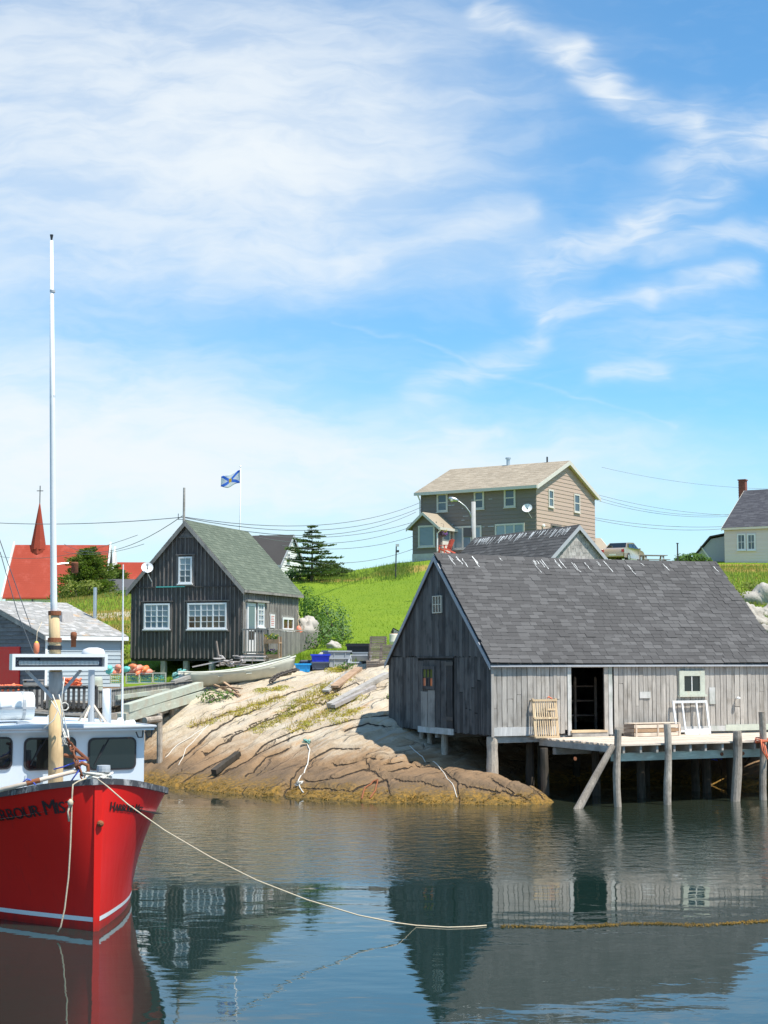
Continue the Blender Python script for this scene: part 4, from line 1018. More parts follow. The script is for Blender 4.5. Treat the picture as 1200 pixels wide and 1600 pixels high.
for sg_ in (-1, 1):
    xe = -HW / 2 + sg_ * (HW / 2 + ov * cx_); b = MB(); zz_ = he - ov * cz_
    b.prism([(xe, -.205, zz_ - .13), (-HW / 2, -.205, hr - .14), (-HW / 2, -.205, hr + .085), (xe, -.205, zz_ + .08)], (0, .024, 0)); b.build('barge_board', M['house_side'], hs)
FS.box('fascia', M['house_side'], -.18, HD + .15, he - ov * cz_ - .03, he - ov * cz_ + .075, ov * cx_ + .006, ov * cx_ + .03)
b = MB(); p = FH.pix(287, 812); p2 = FH.pix(288, 762); b.cyl((p[0], .02, hr - .15), (p[0], .02, p2[1]), .055, .05, 8); b.build('roof_post', M['grey_beam'], hs)
b = MB(); b.bar((p[0] - .25, 0, hr + .15), (p[0] + .02, 0, hr + .15), .02, .02); b.bar((p[0] - .25, 0, hr + .15), (p[0] - .25, 0, hr + .4), .02, .02); b.build('wire_bracket', M['dark_metal'], hs)
def dish(parent, c, r, face, arm):
    """satellite dish: bowl, feed arm, mast"""
    f = Vector(face).normalized(); qd = f.to_track_quat('Z', 'Y').to_matrix(); b = MB()
    prof = [(r * k / 6, .32 * r * (k / 6) ** 2) for k in range(1, 7)]; prof2 = [(r * k / 6, .32 * r * (k / 6) ** 2 - .012) for k in range(6, 0, -1)]
    b.lathe(c, prof, 20, qd, None, False); b.lathe(c, prof2, 20, qd, None, False)
    d_ = b.build('satellite_dish', M['white'], parent, True); c = Vector(c)
    MB().tube([c - Vector((0, 0, r * .9)) + f * .1, c + f * r * 1.05 - Vector((0, 0, .1)), c + f * r * 1.1], .015, 6).build('feed_arm', M['grey_paint'], d_)
    MB().box(c + f * r * 1.1, (.06, .06, .10)).build('feed_horn', M['grey_paint'], d_)
    MB().tube([c - f * .02, c - f * .12 - Vector((0, 0, .1)), Vector(arm)], .02, 6).build('mount', M['grey_paint'], d_)
p = FH.pix(230, 888, .35); dish(hs, FH.pt(p[0], p[1], .35), .245, (.45, -.8, .45), FH.pt(p[0] + .05, p[1] - .55, .03))
# posts and deck with railings
for px, Y in ((210, 65.9), (290, 64.9), (256, 65.3), (330, 64.5), (372, 64.1), (300, 68), (240, 69), (350, 67.5)):
    m_ = (Matrix.Translation(hs.location) @ Matrix.Rotation(hs.rotation_euler.z, 4, 'Z')).inverted(); q = atY(px, 1040, Y); a = m_ @ Vector((q.x, q.y, 0)); z0 = fast_z(q.x, q.y) - .2
    piece('post', hs, M['grey_beam'], (a.x, max(a.y, .14), (z0 + hb) / 2 - .03), (.2, .2, hb - z0 - .06))
dw, dl, dzk = 1.12, 5.6, 4.14
for i in range(7): piece('deck_plank', hs, M['house_side'], (.045 + dw * (i + .5) / 7, dl / 2, dzk - .02), (dw / 7 - .01, dl, .04))
FH2 = Face(hs, '-y', -.02); 
FH2.box('deck_skirt', M['house_side'], .03, dw + .05, dzk - .28, dzk - .045, 0, .04)
FH2.box('top_rail', M['house_side'], .02, dw + .06, dzk + .98, dzk + 1.04, -.03, .05); FH2.box('bottom_rail', M['house_side'], .05, dw, dzk + .06, dzk + .12, 0, .035)
for i in range(9): FH2.box('baluster', M['house_side'], .05 + i * .125, .095 + i * .125, dzk + .05, dzk + .99, .036, .055)
FO = Face(hs, '+x', dw + .03)
FO.box('top_rail', M['house_side'], 0, dl, dzk + .99, dzk + 1.04, -.03, .04)
u_ = .05; k = 0
while u_ < dl - .3:
    k += 1; z0 = 3.35 + .1 * u_ / dl
    FO.box('baluster', M['house_side'], u_, u_ + .085, z0, dzk + .985 - U(0, .04), .0, .025, None, 1 + k % 5); u_ += .135
for u_ in (.0, dl - .3): FO.box('rail_post', M['house_side'], u_, u_ + .1, 3.5, dzk + 1.08, -.06, .045)
# ---- things round the house
def toworld(root, p): return Matrix.Translation(root.location) @ Matrix.Rotation(root.rotation_euler.z, 4, 'Z') @ Vector(p)
# flower stand
q = toworld(hs, (dw + .35, -.25, 0)); t = empty('flower_stand', on(q.x, q.y), hs.rotation_euler.z); tag(t, 'wooden plant stand with two shelves of flowers beside the dark house deck', 'plant stand')
for x in (-.3, .3):
    for y in (-.12, .12): piece('leg', t, M['brown_plank'], (x, y, .55), (.05, .05, 1.3))
for z in (.35, .95): piece('shelf', t, M['brown_plank'], (0, 0, z), (.66, .34, .06)); piece('front_board', t, M['brown_plank'], (0, -.16, z + .08), (.66, .02, .12))
for z, mt in ((.55, 'bush'), (1.18, 'bush')):
    b = MB(); leaves(b, (0, 0, z), (.34, .17, .15), 160, .05); b.build('plant', M[mt], t)
    b = MB(); leaves(b, (0, -.05, z + .05), (.33, .17, .14), 40, .045); b.build('flowers', M['moss' if z > 1 else 'purple'], t)
# coloured buoys at the back corner of the house
cols = ['orange', 'coral', 'yellow', 'orange', 'teal']
for i, (px, py, mt, lb) in enumerate(((467, 985, 'coral', 'coral red pot buoy, topmost of the bunch on the house corner'), (470, 993, 'orange', 'orange pot buoy, second from the top on the house corner'), (468, 1000, 'yellow', 'yellow pot buoy in the bunch on the house corner'), (472, 1006, 'orange', 'reddish pot buoy low in the bunch on the house corner'), (473, 1012, 'teal', 'teal green pot buoy, lowest of the bunch on the house corner'))):
    q = atY(px, py, 69.0); t = empty('pot_buoy', q); rt = Matrix.Rotation(U(-.5, .5), 3, 'Y')
    MB().lathe((0, 0, 0), [(.03, -.22), (.09, -.18), (.11, .0), (.10, .12), (.04, .20)], 12, rt).build('float', M[mt], t, True); MB().cyl(rt @ Vector((0, 0, .2)), rt @ Vector((0, 0, .42)), .015).build('spindle', M['fresh_wood'], t)
    MB().tube([rt @ Vector((0, 0, .42)), (0, .1, .6), (-.1, .2, .9)], .01, 5).build('cord', M['rope_tan'], t); tag(t, lb, 'buoy', 'pot buoys hung on the corner of the dark house')
# flag of white with blue saltire
q = atY(375, 830, 78.0); zg = fast_z(q.x, q.y); t = empty('flag_pole', (q.x, q.y, zg)); top = atY(375, 730, 78).z - zg
MB().tube([(0, 0, -.3), (0, 0, top * .6), (0, 0, top)], [.045, .035, .02], 8).build('pole', M['white'], t, True); MB().lathe((0, 0, top), [(.01, 0), (.05, .04), (.01, .09)], 8).build('finial', M['metal'], t)
tag(t, 'slim white flagpole behind the dark house', 'flagpole')
m, g = newmat('flag_cloth'); uvn = g.node('ShaderNodeAttribute', attribute_name='fuv').outputs['Vector']; fu, fv, _ = g.sep(uvn)
d1 = g.m('ABSOLUTE', g.m('SUBTRACT', fu, fv)); d2 = g.m('ABSOLUTE', g.m('SUBTRACT', g.m('ADD', fu, fv), 1.0))
cross = g.m('LESS_THAN', g.m('MINIMUM', d1, d2), .12); sh = g.m('MULTIPLY', g.m('LESS_THAN', g.m('ABSOLUTE', g.m('SUBTRACT', fu, .5)), .07), g.m('LESS_THAN', g.m('ABSOLUTE', g.m('SUBTRACT', fv, .5)), .14))
c = g.mix(cross, (.80, .83, .88), (.06, .22, .78)); c = g.mix(sh, c, (.62, .44, .06)); setp(g, Base_Color=c, Roughness=.8)
tr = g.node('ShaderNodeBsdfTranslucent', {'Color': c}); mx = g.node('ShaderNodeMixShader', {0: .35, 1: g.b.outputs[0], 2: tr.outputs[0]}); m.node_tree.links.new(mx.outputs[0], m.node_tree.nodes['Material Output'].inputs[0]); M['flag'] = m
fx_, fy_ = 22, 12; vs = []; uvs = []
for j in range(fy_ + 1):
    for i in range(fx_ + 1):
        a, e = i / fx_, j / fy_
        x = -.03 - .95 * a; z = top - .18 - .62 * (1 - e) - .30 * a + .05 * math.sin(a * 7 + e) + .08 * a * (e - .5); y = .14 * math.sin(a * 6.5 + e * 1.4) * (.3 + a)
        if a > .6: z += (a - .6) * .1 - (e - .5) * .25 * (a - .6) * 2
        vs.append((x, y, z)); uvs.append((a, e, 0))
fs = [(j * (fx_ + 1) + i, j * (fx_ + 1) + i + 1, (j + 1) * (fx_ + 1) + i + 1, (j + 1) * (fx_ + 1) + i) for j in range(fy_) for i in range(fx_)]
fl_r = empty('flag', t.location)
b = MB(); b.add(vs, fs); fo = b.build('cloth', M['flag'], fl_r, True); at = fo.data.attributes.new('fuv', 'FLOAT_VECTOR', 'POINT'); at.data.foreach_set('vector', [k for q in uvs for k in q])
md = fo.modifiers.new('thickness', 'SOLIDIFY'); md.thickness = .006
for e in (.1, .9): MB().tube([(0, 0, top - .18 - .62 * (1 - e)), (-.04, 0, top - .18 - .62 * (1 - e))], .01, 5).build('toggle', M['metal'], fl_r)
tag(fl_r, 'white flag with blue diagonal cross and yellow shield flying from the slim pole', 'flag')
# ------------------------------------------------------------------ shingled shed just behind the big one
q = atY(903, 870, 66.0); bs = empty('shingled_shed', (q.x, q.y, 0), -R(28.6) + PI / 2 - PI / 2)
# frame: gable at local y=0 facing -y, ridge runs along +y; turn so that the ridge recedes to the left
bs.rotation_euler.z = R(28.6); tag(bs, 'shingle sided shed with streaked dark roof, just behind the big grey shed', 'shed')
FB = Face(bs, '-y', 0.0); bz0, bze, bzr, bw, bl = 4.2, 6.85, 9.5, 2.75, 8.1
wall = FB.prism('wall', M['cedar'], [(-bw, bz0), (bw, bz0), (bw, bze), (0, bzr - .03), (-bw, bze)], -.08, 0); wall['label'] = 'silver cedar shingled gable'
z = bzr - 2.0; row = 0
while z < bzr - .15:
    hw = min(bw, (bzr - z - .16) * bw / (bzr - bze)); x = -hw + U(-.1, 0)
    while x < hw:
        ww = U(.13, .24); a = max(x, -hw); e = min(x + ww, hw); x += ww
        if e - a > .05: FB.box('shingle', M['cedar'], a + .004, e - .004, z + U(-.012, .012), z + .165, .0, .016 + U(0, .012), wall)
    z += .155; row += 1
r = FB.rect(893, 874, 921, 890); window(FB, r, 1, 1, M['cedar'], M['glass_dark'], .08, .02, .03)
b = MB(); b.bb(-bw, bw, bl - .08, bl, bz0, bze); b.bb(-bw, -bw + .08, .0, bl, bz0, bze); b.bb(bw - .08, bw, .0, bl, bz0, bze); b.prism([(-bw, bl - .08, bze), (bw, bl - .08, bze), (0, bl - .08, bzr - .03)], (0, .08, 0)); b.build('side_wall', M['cedar'], bs)
b = MB(); s3 = math.hypot(bw, bzr - bze); c3, d3 = bw / s3, (bzr - bze) / s3
for sg in (-1, 1): b.prism([(sg * (bw + .2 * c3), -.15, bze - .2 * d3), (sg * (bw + .2 * c3), bl + .15, bze - .2 * d3), (0, bl + .15, bzr), (0, -.15, bzr)], (0, 0, .06))
rf = b.build('roof', M['shed_roof'], bs)
O = Vector((-bw - .2 * c3, -.15, bze - .2 * d3 + .06)); shingles(rf, M['shed_roof'], O, (0, 1, 0), (c3, 0, d3), bl + .3, s3 + .22, .2, .34, 0, .014)
for sg in (-1, 1):
    b = MB(); b.prism([(sg * (bw + .2 * c3), -.175, bze - .2 * d3 - .12), (0, -.175, bzr - .12), (0, -.175, bzr + .08), (sg * (bw + .2 * c3), -.175, bze - .2 * d3 + .08)], (0, .022, 0)); b.build('barge_board', M['trim'], bs)
b = MB(); nrm = Vector((-d3, 0, c3))
for _ in range(75):
    yy_ = U(.1, bl); s0 = s3 + .15 - U(0, .12); L = U(.1, .55); w_ = U(.01, .03)
    p0 = O + Vector((0, yy_ + .15, 0)) + Vector((c3, 0, d3)) * s0 + nrm * .036; p1 = p0 - Vector((c3, 0, d3)) * L + Vector((0, -U(.0, .08), 0))
    b.add([p0 - Vector((0, w_, 0)), p0 + Vector((0, w_, 0)), p1 + Vector((0, w_ * .5, 0)), p1 - Vector((0, w_ * .5, 0))], [(0, 1, 2, 3)])
kind(b.build('bird_droppings', M['white_wall'], rf), 'stuff')

# ------------------------------------------------------------------ brown two-storey house on the hill
q = atY(838, 800, 105.0); bh = empty('brown_house', (q.x, q.y, 0), R(-32.3)); tag(bh, 'brown two storey house with tan shingle roof on the hilltop', 'house')
# local: long wall at y=0 facing -y runs to x=-9.05; sunlit gable at x=0 facing +x runs to y=9.35
BL, BD, b0, be, br = 9.05, 9.35, 10.2, 15.62, 17.62
FA = Face(bh, '-y', 0.0); FE = Face(bh, '+x', 0.0)
b = MB(); FA.mb(b, -BL, -.0, b0 - .6, be, -.1, 0); wA = b.build('wall', M['brown_shade_side'], bh); wA['label'] = 'shaded taupe clapboard front wall'
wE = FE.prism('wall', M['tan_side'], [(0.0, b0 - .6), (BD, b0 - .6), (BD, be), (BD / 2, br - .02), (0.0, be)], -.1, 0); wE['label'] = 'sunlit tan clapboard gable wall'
z = b0; H_ = .27
def lap(F, mat, par, u0, u1, z, h):
    d = .03; b = MB(); vs = [F.pt(u0, z, 0), F.pt(u1, z, 0), F.pt(u1, z, d), F.pt(u0, z, d), F.pt(u0, z + h, 0.001), F.pt(u1, z + h, .001), F.pt(u1, z + h, .006), F.pt(u0, z + h, .006)]
    b.add(vs, [(0, 1, 2, 3), (7, 6, 5, 4), (3, 2, 6, 7), (1, 5, 6, 2), (0, 3, 7, 4)]); return b.build('clapboard', mat, par)
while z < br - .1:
    if z < be - .05: lap(FA, M['brown_shade_side'], wA, -BL, 0.0, z, min(H_, be - z))
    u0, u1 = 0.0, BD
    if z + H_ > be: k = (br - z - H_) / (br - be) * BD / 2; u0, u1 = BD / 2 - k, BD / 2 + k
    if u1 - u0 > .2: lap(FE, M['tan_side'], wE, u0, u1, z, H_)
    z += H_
for i in range(26):                     # pale repair scars on the front siding
    a = U(-8.8, -3.0); zz_ = b0 + H_ * int(U(9, 19)) + .02; FA.box('siding_scar', M['grey_paint'], a, a + U(.08, .5), zz_, zz_ + U(.03, .07), .028, .032, wA)
b = MB(); b.bb(-BL, 0, BD - .1, BD, b0 - .6, be); b.bb(-BL, -BL + .1, .0, BD, b0 - .6, be); b.prism([(-BL, 0, be), (-BL, BD, be), (-BL, BD / 2, br - .02)], (.1, 0, 0)); b.build('back_wall', M['brown_shade_side'], bh)
s4 = math.hypot(BD / 2, br - be); c4, d4 = BD / 2 / s4, (br - be) / s4; ov = .45; b = MB()
for sg in (-1, 1):
    ye = BD / 2 + sg * (BD / 2 + ov * c4); ze_ = be - ov * d4
    b.prism([(-BL - .25, ye, ze_), (.30, ye, ze_), (.30, BD / 2, br), (-BL - .25, BD / 2, br)], (0, 0, .10))
rf = b.build('roof', M['tan_roof'], bh); rf['label'] = 'tan shingle roof'
shingles(rf, M['tan_roof'], Vector((-BL - .26, -ov * c4 - .01, be - ov * d4 + .1)), (1, 0, 0), (0, c4, d4), BL + .56, s4 + ov, .16, .4, 0, .01)
FA.box('gutter', M['house_trim'], -BL - .26, .31, be - ov * d4 - .10, be - ov * d4 + .10, ov * c4, ov * c4 + .12); b = MB(); FA.mb(b, -BL - .2, .25, be - ov * d4 - .06, be - ov * d4 - .03, .02, ov * c4); b.build('soffit', M['house_trim'], bh)
for sg in (-1, 1):
    ye = BD / 2 + sg * (BD / 2 + ov * c4); ze_ = be - ov * d4; b = MB(); b.prism([(.30, ye, ze_ - .16), (.30, BD / 2, br - .18), (.30, BD / 2, br + .11), (.30, ye, ze_ + .11)], (.03, 0, 0)); b.build('barge_board', M['house_trim'], bh)
    b = MB(); b.prism([(.0, ye, ze_ - .04), (.0, BD / 2, br - .03), (.0, BD / 2, br - .001), (.0, ye, ze_ - .002)], (.30, 0, 0)); b.build('soffit', M['house_trim'], bh)
for (x0, y0, x1, y1) in ((683, 771, 700, 800), (741, 767, 757, 796), (788, 763, 806, 793)): window(FA, FA.rect(x0, y0, x1, y1), 1, 2, M['house_trim'], M['glass'], .13, .07, .03)
for (x0, y0, x1, y1) in ((856, 765, 864, 793), (896, 772, 905, 801)): window(FE, FE.rect(x0, y0, x1, y1), 1, 2, M['house_trim'], M['glass'], .11, .07, .03)
window(FA, FA.rect(774, 818, 820, 838), 3, 1, M['house_trim'], M['glass_blue'], .11, .10, .03); window(FA, FA.rect(708, 822, 753, 858), 3, 1, M['house_trim'], M['glass_blue'], .12, .12, .03)
r = FE.rect(860, 820, 876, 828); window(FE, (r[0], r[1], r[2] - .8, r[3]), 1, 1, M['brown_shade_side'], M['glass_dark'], .1, .05, .03)
p = FA.pix(824, 795, .5); dish(bh, FA.pt(p[0], p[1], .5), .34, (.25, -.8, .5), FA.pt(p[0] + .1, p[1] - .6, .04))
p = FE.pix(849, 821, .1); b = MB(); c = FE.pt(p[0], p[1], .12); b.lathe(c, [(.10, -.1), (.12, 0), (.06, .1)], 10); b.cyl(c, FE.pt(p[0], p[1], 0), .03); b.build('wall_lamp', M['white'], bh)
xs = Face(bh, '-y', BD / 2).pix(794, 723)[0]; b = MB(); b.cyl((xs, BD / 2, br), (xs, BD / 2, br + .55), .13, .13, 10); b.cyl((xs, BD / 2, br + .55), (xs, BD / 2, br + .65), .2, .2, 10); b.build('flue', M['metal'], rf)
xs = Face(bh, '-y', BD / 2).pix(855, 723)[0]; b = MB(); b.cyl((xs, BD / 2, br), (xs, BD / 2, br + .5), .06); b.build('vent_pipe', M['dark_metal'], rf)
b = MB(); b.cyl((-BL - .02, -ov * c4 - .06, be - .15), (-BL - .02, -.1, be - .6), .05); b.cyl((-BL - .02, -.1, be - .6), (-BL - .02, -.1, b0 + 2.5), .05); b.build('downspout', M['white'], bh)
# porch projecting at the left end
pu0, pu1, pd = -8.39, -6.45, 2.2; FP = Face(bh, '-y', -pd); FPs = Face(bh, '+x', pu1); pz0, pze, pzr = 11.1, 13.05, 13.85; pm = (pu0 + pu1) / 2
wP = FP.prism('porch_wall', M['brown_shade_side'], [(pu0, pz0), (pu1, pz0), (pu1, pze), (pm, pzr), (pu0, pze)], -.08, 0)
b = MB(); b.bb(pu1 - .08, pu1, -pd + .081, -.05, pz0, pze); b.bb(pu0, pu0 + .08, -pd + .081, -.05, pz0, pze); b.build('porch_side_wall', M['brown_shade_side'], bh)
z = pz0
while z < pze: lap(FP, M['brown_shade_side'], wP, pu0, pu1, z, H_); z += H_
b = MB(); b.bb(pu0 - .03, pu1 + .03, -pd - .03, .0, 9.6, pz0); b.build('porch_foundation', M['stone_wall'], bh)
window(FP, FP.rect(654, 821, 680, 855), 1, 1, M['house_trim'], M['glass_blue'], .12, .03, .03)
b = MB()
for sg in (-1, 1):
    e_ = pm + sg * (pm - pu0 + .35); k = (pzr - pze) / (pm - pu0); b.prism([(e_, -pd - .3, pze - .35 * k), (e_, .1, pze - .35 * k), (pm, .1, pzr), (pm, -pd - .3, pzr)], (0, 0, .1))
b.build('porch_roof', M['tan_roof'], bh)
for sg in (-1, 1):
    e_ = pm + sg * (pm - pu0 + .35); b = MB(); b.prism([(e_, -pd - .31, pze - .35 * k - .12), (pm, -pd - .31, pzr - .12), (pm, -pd - .31, pzr + .10), (e_, -pd - .31, pze - .35 * k + .10)], (0, -.03, 0)); b.build('barge_board', M['house_trim'], bh)
FPs.box('gutter', M['house_trim'], -pd - .3, .0, pze - .35 * k - .08, pze - .35 * k + .1, .33, .42); b = MB(); b.tube([FPs.pt(-pd - .1, pze - .35 * k - .05, .38), FPs.pt(-pd - .1, pze - .6, .08), FPs.pt(-pd - .1, pz0 + .1, .08)], .05, 6); b.build('downspout', M['white'], bh)
b = MB(); FPs.mb(b, -1.55, -.45, pz0 - .1, pze - .15, 0, .05); dd_ = b.build('door', M['house_trim'], bh); FPs.box('pane', M['glass_blue'], -1.4, -.6, pz0 + 1.0, pze - .3, .05, .06, dd_)
# red garden chair, flower basket and door step by the porch
q = toworld(bh, (pu1 + .75, -pd - .1, 0)); z0 = 11.02
b = MB(); b.bb(pu1 + .05, pu1 + 3.2, -pd, -.05, 9.8, z0 - .01); b.build('terrace', M['stone_wall'], bh)
t = empty('garden_chair', (q.x, q.y, z0), R(-60)); tag(t, 'red slatted garden chair beside the porch of the brown house', 'chair')
for i in range(5): MB().bar((-.24 + i * .12, .22, .3), (-.28 + i * .14, .5, 1.05 - abs(i - 2) * .04), .1, .025, (0, 1, 0)).build('back_slat', M['redchair'], t)
for i in range(4): piece('seat_slat', t, M['redchair'], (0, -.25 + i * .14, .36 - i * .03), (.56, .12, .025))
for x in (-.32, .32):
    piece('arm', t, M['redchair'], (x, -.05, .58), (.12, .7, .025)); piece('leg', t, M['redchair'], (x, -.33, .28), (.04, .1, .58)); MB().bar((x, -.3, .34), (x, .55, .05), .03, .1, (0, 0, 1)).build('leg', M['redchair'], t)
q = toworld(bh, (pu1 + .35, -pd + .3, 0)); t = empty('flower_basket', (q.x, q.y, 12.35)); tag(t, 'hanging basket of purple and orange flowers at the porch corner', 'flower basket')
MB().lathe((0, 0, -.12), [(.1, 0), (.2, .12), (.21, .14)], 12).build('basket', M['bark'], t); b = MB(); leaves(b, (0, 0, .1), (.33, .33, .2), 160, .05); b.build('flowers', M['purple'], t)
b = MB(); leaves(b, (.03, -.05, .28), (.25, .25, .12), 60, .05); b.build('blossom', M['moss'], t); MB().tube([(0, 0, .1), (0, 0, .75), (-.2, .1, .8)], .012, 5).build('hanger', M['dark_metal'], t)

# ------------------------------------------------------------------ plain gabled buildings further off
def gable_house(name, label, px, py, Y, rz, L, Dp, z0, ze_, zr_, wm, rm, trim='frame_white', side='-', lap_h=None, cat='house', ov=.25):
    """near corner at px; local x runs along the eave wall (to the right), y away; gable ends at both x ends"""
    q = atY(px, py, Y); o = empty(name, (q.x, q.y, 0), rz); tag(o, label, cat); b = MB()
    b.bb(0, L, 0, .1, z0 - 1, ze_); b.bb(0, L, Dp - .1, Dp, z0 - 1, ze_); b.bb(.0, .1, .1, Dp - .1, z0 - 1, ze_); b.bb(L - .1, L, .1, Dp - .1, z0 - 1, ze_)
    for x in (0, L - .1): b.prism([(x, 0, ze_), (x, Dp, ze_), (x, Dp / 2, zr_ - .03)], (.1, 0, 0))
    wl = b.build('wall', M[wm], o)
    if lap_h:
        b = MB(); z = z0
        while z < zr_ - .1:
            for (p0, p1, ax) in ((0, L, 'f'), (0, Dp, 'l'), (0, Dp, 'r')):
                a0, a1 = p0, p1
                if z + lap_h > ze_:
                    if ax == 'f': continue
                    k = (zr_ - z - lap_h) / (zr_ - ze_) * Dp / 2; a0, a1 = Dp / 2 - k, Dp / 2 + k
                if a1 - a0 < .1: continue
                F_ = {'f': Face(o, '-y', 0), 'l': Face(o, '-x', 0), 'r': Face(o, '+x', L)}[ax]
                vs = [F_.pt(a0, z, .001), F_.pt(a1, z, .001), F_.pt(a1, z, .022), F_.pt(a0, z, .022), F_.pt(a1, z + lap_h, .002), F_.pt(a0, z + lap_h, .002)]
                b.add(vs, [(0, 1, 2, 3), (3, 2, 4, 5)])
            z += lap_h
        kind(b.build('clapboards', M[wm], wl), 'stuff')
    s = math.hypot(Dp / 2, zr_ - ze_); c, d = Dp / 2 / s, (zr_ - ze_) / s; b = MB()
    for sg in (-1, 1):
        ye = Dp / 2 + sg * (Dp / 2 + ov * c); b.prism([(-ov * .6, ye, ze_ - ov * d), (L + ov * .6, ye, ze_ - ov * d), (L + ov * .6, Dp / 2, zr_), (-ov * .6, Dp / 2, zr_)], (0, 0, .09))
    rf = b.build('roof', M[rm], o)
    for x in (-ov * .6 - .03, L + ov * .6):
        for sg in (-1, 1):
            ye = Dp / 2 + sg * (Dp / 2 + ov * c); b = MB(); b.prism([(x, ye, ze_ - ov * d - .12), (x, Dp / 2, zr_ - .13), (x, Dp / 2, zr_ + .1), (x, ye, ze_ - ov * d + .1)], (.03, 0, 0)); b.build('barge_board', M[trim], o)
    Face(o, '-y', -ov * c).box('fascia', M[trim], -ov * .6, L + ov * .6, ze_ - ov * d - .06, ze_ - ov * d + .09, .0, .03, o)
    return o, rf, (c, d, s, ov)
def roof_courses(rf, mat, L, Dp, ze_, k, expo, wid):
    c, d, s, ov = k; shingles(rf, M[mat], Vector((-ov * .6, -ov * c, ze_ - ov * d + .09)), (1, 0, 0), (0, c, d), L + ov * 1.2, s + ov, expo, wid, 0, .012)
# pale house on the right
ph, rf, k = gable_house('pale_house', 'cream clapboard house with grey roof and brick chimney at the right edge', 1132, 850, 110, R(-30), 12, 10.6, 10.3, 13.1, 16.15, 'cream_side', 'dark_roof', 'cream_frame', lap_h=.2, ov=.2)
roof_courses(rf, 'dark_roof', 12, 10.6, 13.1, k, .18, .4)
F_ = Face(ph, '-y', 0)
for x0, x1 in ((1152, 1165.5), (1167.5, 1181)): window(F_, F_.rect(x0, 834, x1, 860), 2, 2, M['white'], M['glass'], .10, .03, .03)
q = Face(ph, '-y', 5.4).pix(1158.5, 752); b = MB(); row = 0; z = 13.9
while z < q[1]:
    for i in range(2):
        for j in range(2): b.bb(q[0] - .26 + i * .26 + (.0 if row % 2 else .01), q[0] - .01 + i * .26, 5.45 + j * .26, 5.70 + j * .26, z, z + .085)
    z += .095; row += 1
b.bb(q[0] - .25, q[0] + .24, 5.46, 5.95, 13.8, z - .01); ch = b.build('chimney', M['brick'], rf); b = MB(); b.bb(q[0] - .3, q[0] + .3, 5.4, 6.02, z, z + .08); b.build('chimney_cap', M['brick'], rf)
# grey lean-to left of it
lt = empty('lean_to_shed', atY(1131, 878, 113), R(-30)); lt.location.z = 0; tag(lt, 'small grey lean-to shed with white brace against the pale house', 'shed')
b = MB(); b.prism([(-2.2, 0, 9.8), (.4, 0, 9.8), (.4, 0, 12.8), (-.9, 0, 12.6), (-2.2, 0, 11.3)], (0, 2.5, 0)); b.build('wall', M['grey_paint'], lt); b = MB(); b.prism([(-2.5, -.2, 11.0), (-.9, -.2, 12.7), (.5, -.2, 12.92), (.5, -.2, 13.02), (-.95, -.2, 12.8), (-2.5, -.2, 11.1)], (0, 2.9, 0)); b.build('roof', M['black_roof'], lt)
MB().bar((-1.7, -.06, 12.1), (-.6, -.06, 10.6), .1, .05, (0, 1, 0)).build('brace', M['frame_white'], lt)
# tan roofed outbuilding behind the brown house
o, rf, k = gable_house('tan_outbuilding', 'tan roofed outbuilding peeking out behind the brown house and the car', 912, 850, 118, R(20), 2.5, 4.6, 10.5, 11.6, 13.15, 'tan_side', 'tan_roof', cat='shed')
# white house with black roof behind the dark one
q = atY(437, 890, 105); wh, rf, k = gable_house('white_house', 'white clapboard house with black roof half hidden behind the dark house', 370, 880, 103, R(-17), 3.0, 4.6, 8.8, 10.1, 12.1, 'white_wall', 'black_roof', 'grey_paint', lap_h=.16)
F_ = Face(wh, '+x', 3.0); window(F_, F_.rect(448, 864, 452, 876), 1, 2, M['white'], M['glass_dark'], .08, .04, .03)

# ------------------------------------------------------------------ church, annex, little white outbuilding
q = atY(5, 930, 134); chu = empty('church', (q.x, q.y, 0), R(2)); tag(chu, 'white church with steep red roof and slim red spire on the left', 'church')
cl = 9.2; zc0, zce, zcr, cd = 7.0, 9.35, 13.75, 6.2
F_ = Face(chu, '-y', 0); b = MB(); b.bb(.2, cl - .1, 0, .15, zc0, zce); b.bb(.2, cl - .1, cd - .15, cd, zc0, zce)
for x in (.2, cl - .25): b.prism([(x, .15, zc0), (x, cd - .15, zc0), (x, cd - .15, zce), (x, cd / 2, zcr), (x, .15, zce)], (.15, 0, 0))
wl = b.build('wall', M['white_wall'], chu)
b = MB()
rl, rr_ = F_.pix(5, 930)[0], F_.pix(163, 930)[0]; FR = Face(chu, '-y', cd / 2); tl_, tr_ = FR.pix(24, 852)[0], FR.pix(171, 850)[0]
for sg in (-1, 1):
    ye = cd / 2 + sg * (cd / 2 + .3); b.prism([(rl, ye, zce - .35), (rr_, ye, zce - .35), (tr_, cd / 2, zcr), (tl_, cd / 2, zcr)], (0, 0, .12))
rf = b.build('roof', M['red_roof'], chu)
for xb, xt in ((rl - .14, tl_ - .16), (rr_ + .02, tr_ + .05)):
    for sg in (-1, 1):
        ye = cd / 2 + sg * (cd / 2 + .35); b = MB(); b.prism([(xb, ye, zce - .6), (xt, cd / 2, zcr - .1), (xt, cd / 2, zcr + .4), (xb, ye, zce - .15)], (.12, 0, 0)); b.build('barge_board', M['white_wall'], chu)
p = FR.pix(60, 850); ap = FR.pix(61, 782); b = MB(); n_ = 8
ring = [(p[0] + .72 * math.cos(2 * PI * (i + .5) / n_), cd / 2 + .72 * math.sin(2 * PI * (i + .5) / n_), p[1] - .5) for i in range(n_)]
b.add(ring + [(p[0] + .05, cd / 2, ap[1])], [(i, (i + 1) % n_, n_) for i in range(n_)]); spire = b.build('spire', M['spire_red'], rf)
MB().cyl((p[0], cd / 2, p[1] - .9), (p[0], cd / 2, p[1] - .4), .70, .70, 8).build('spire_base', M['spire_red'], rf)
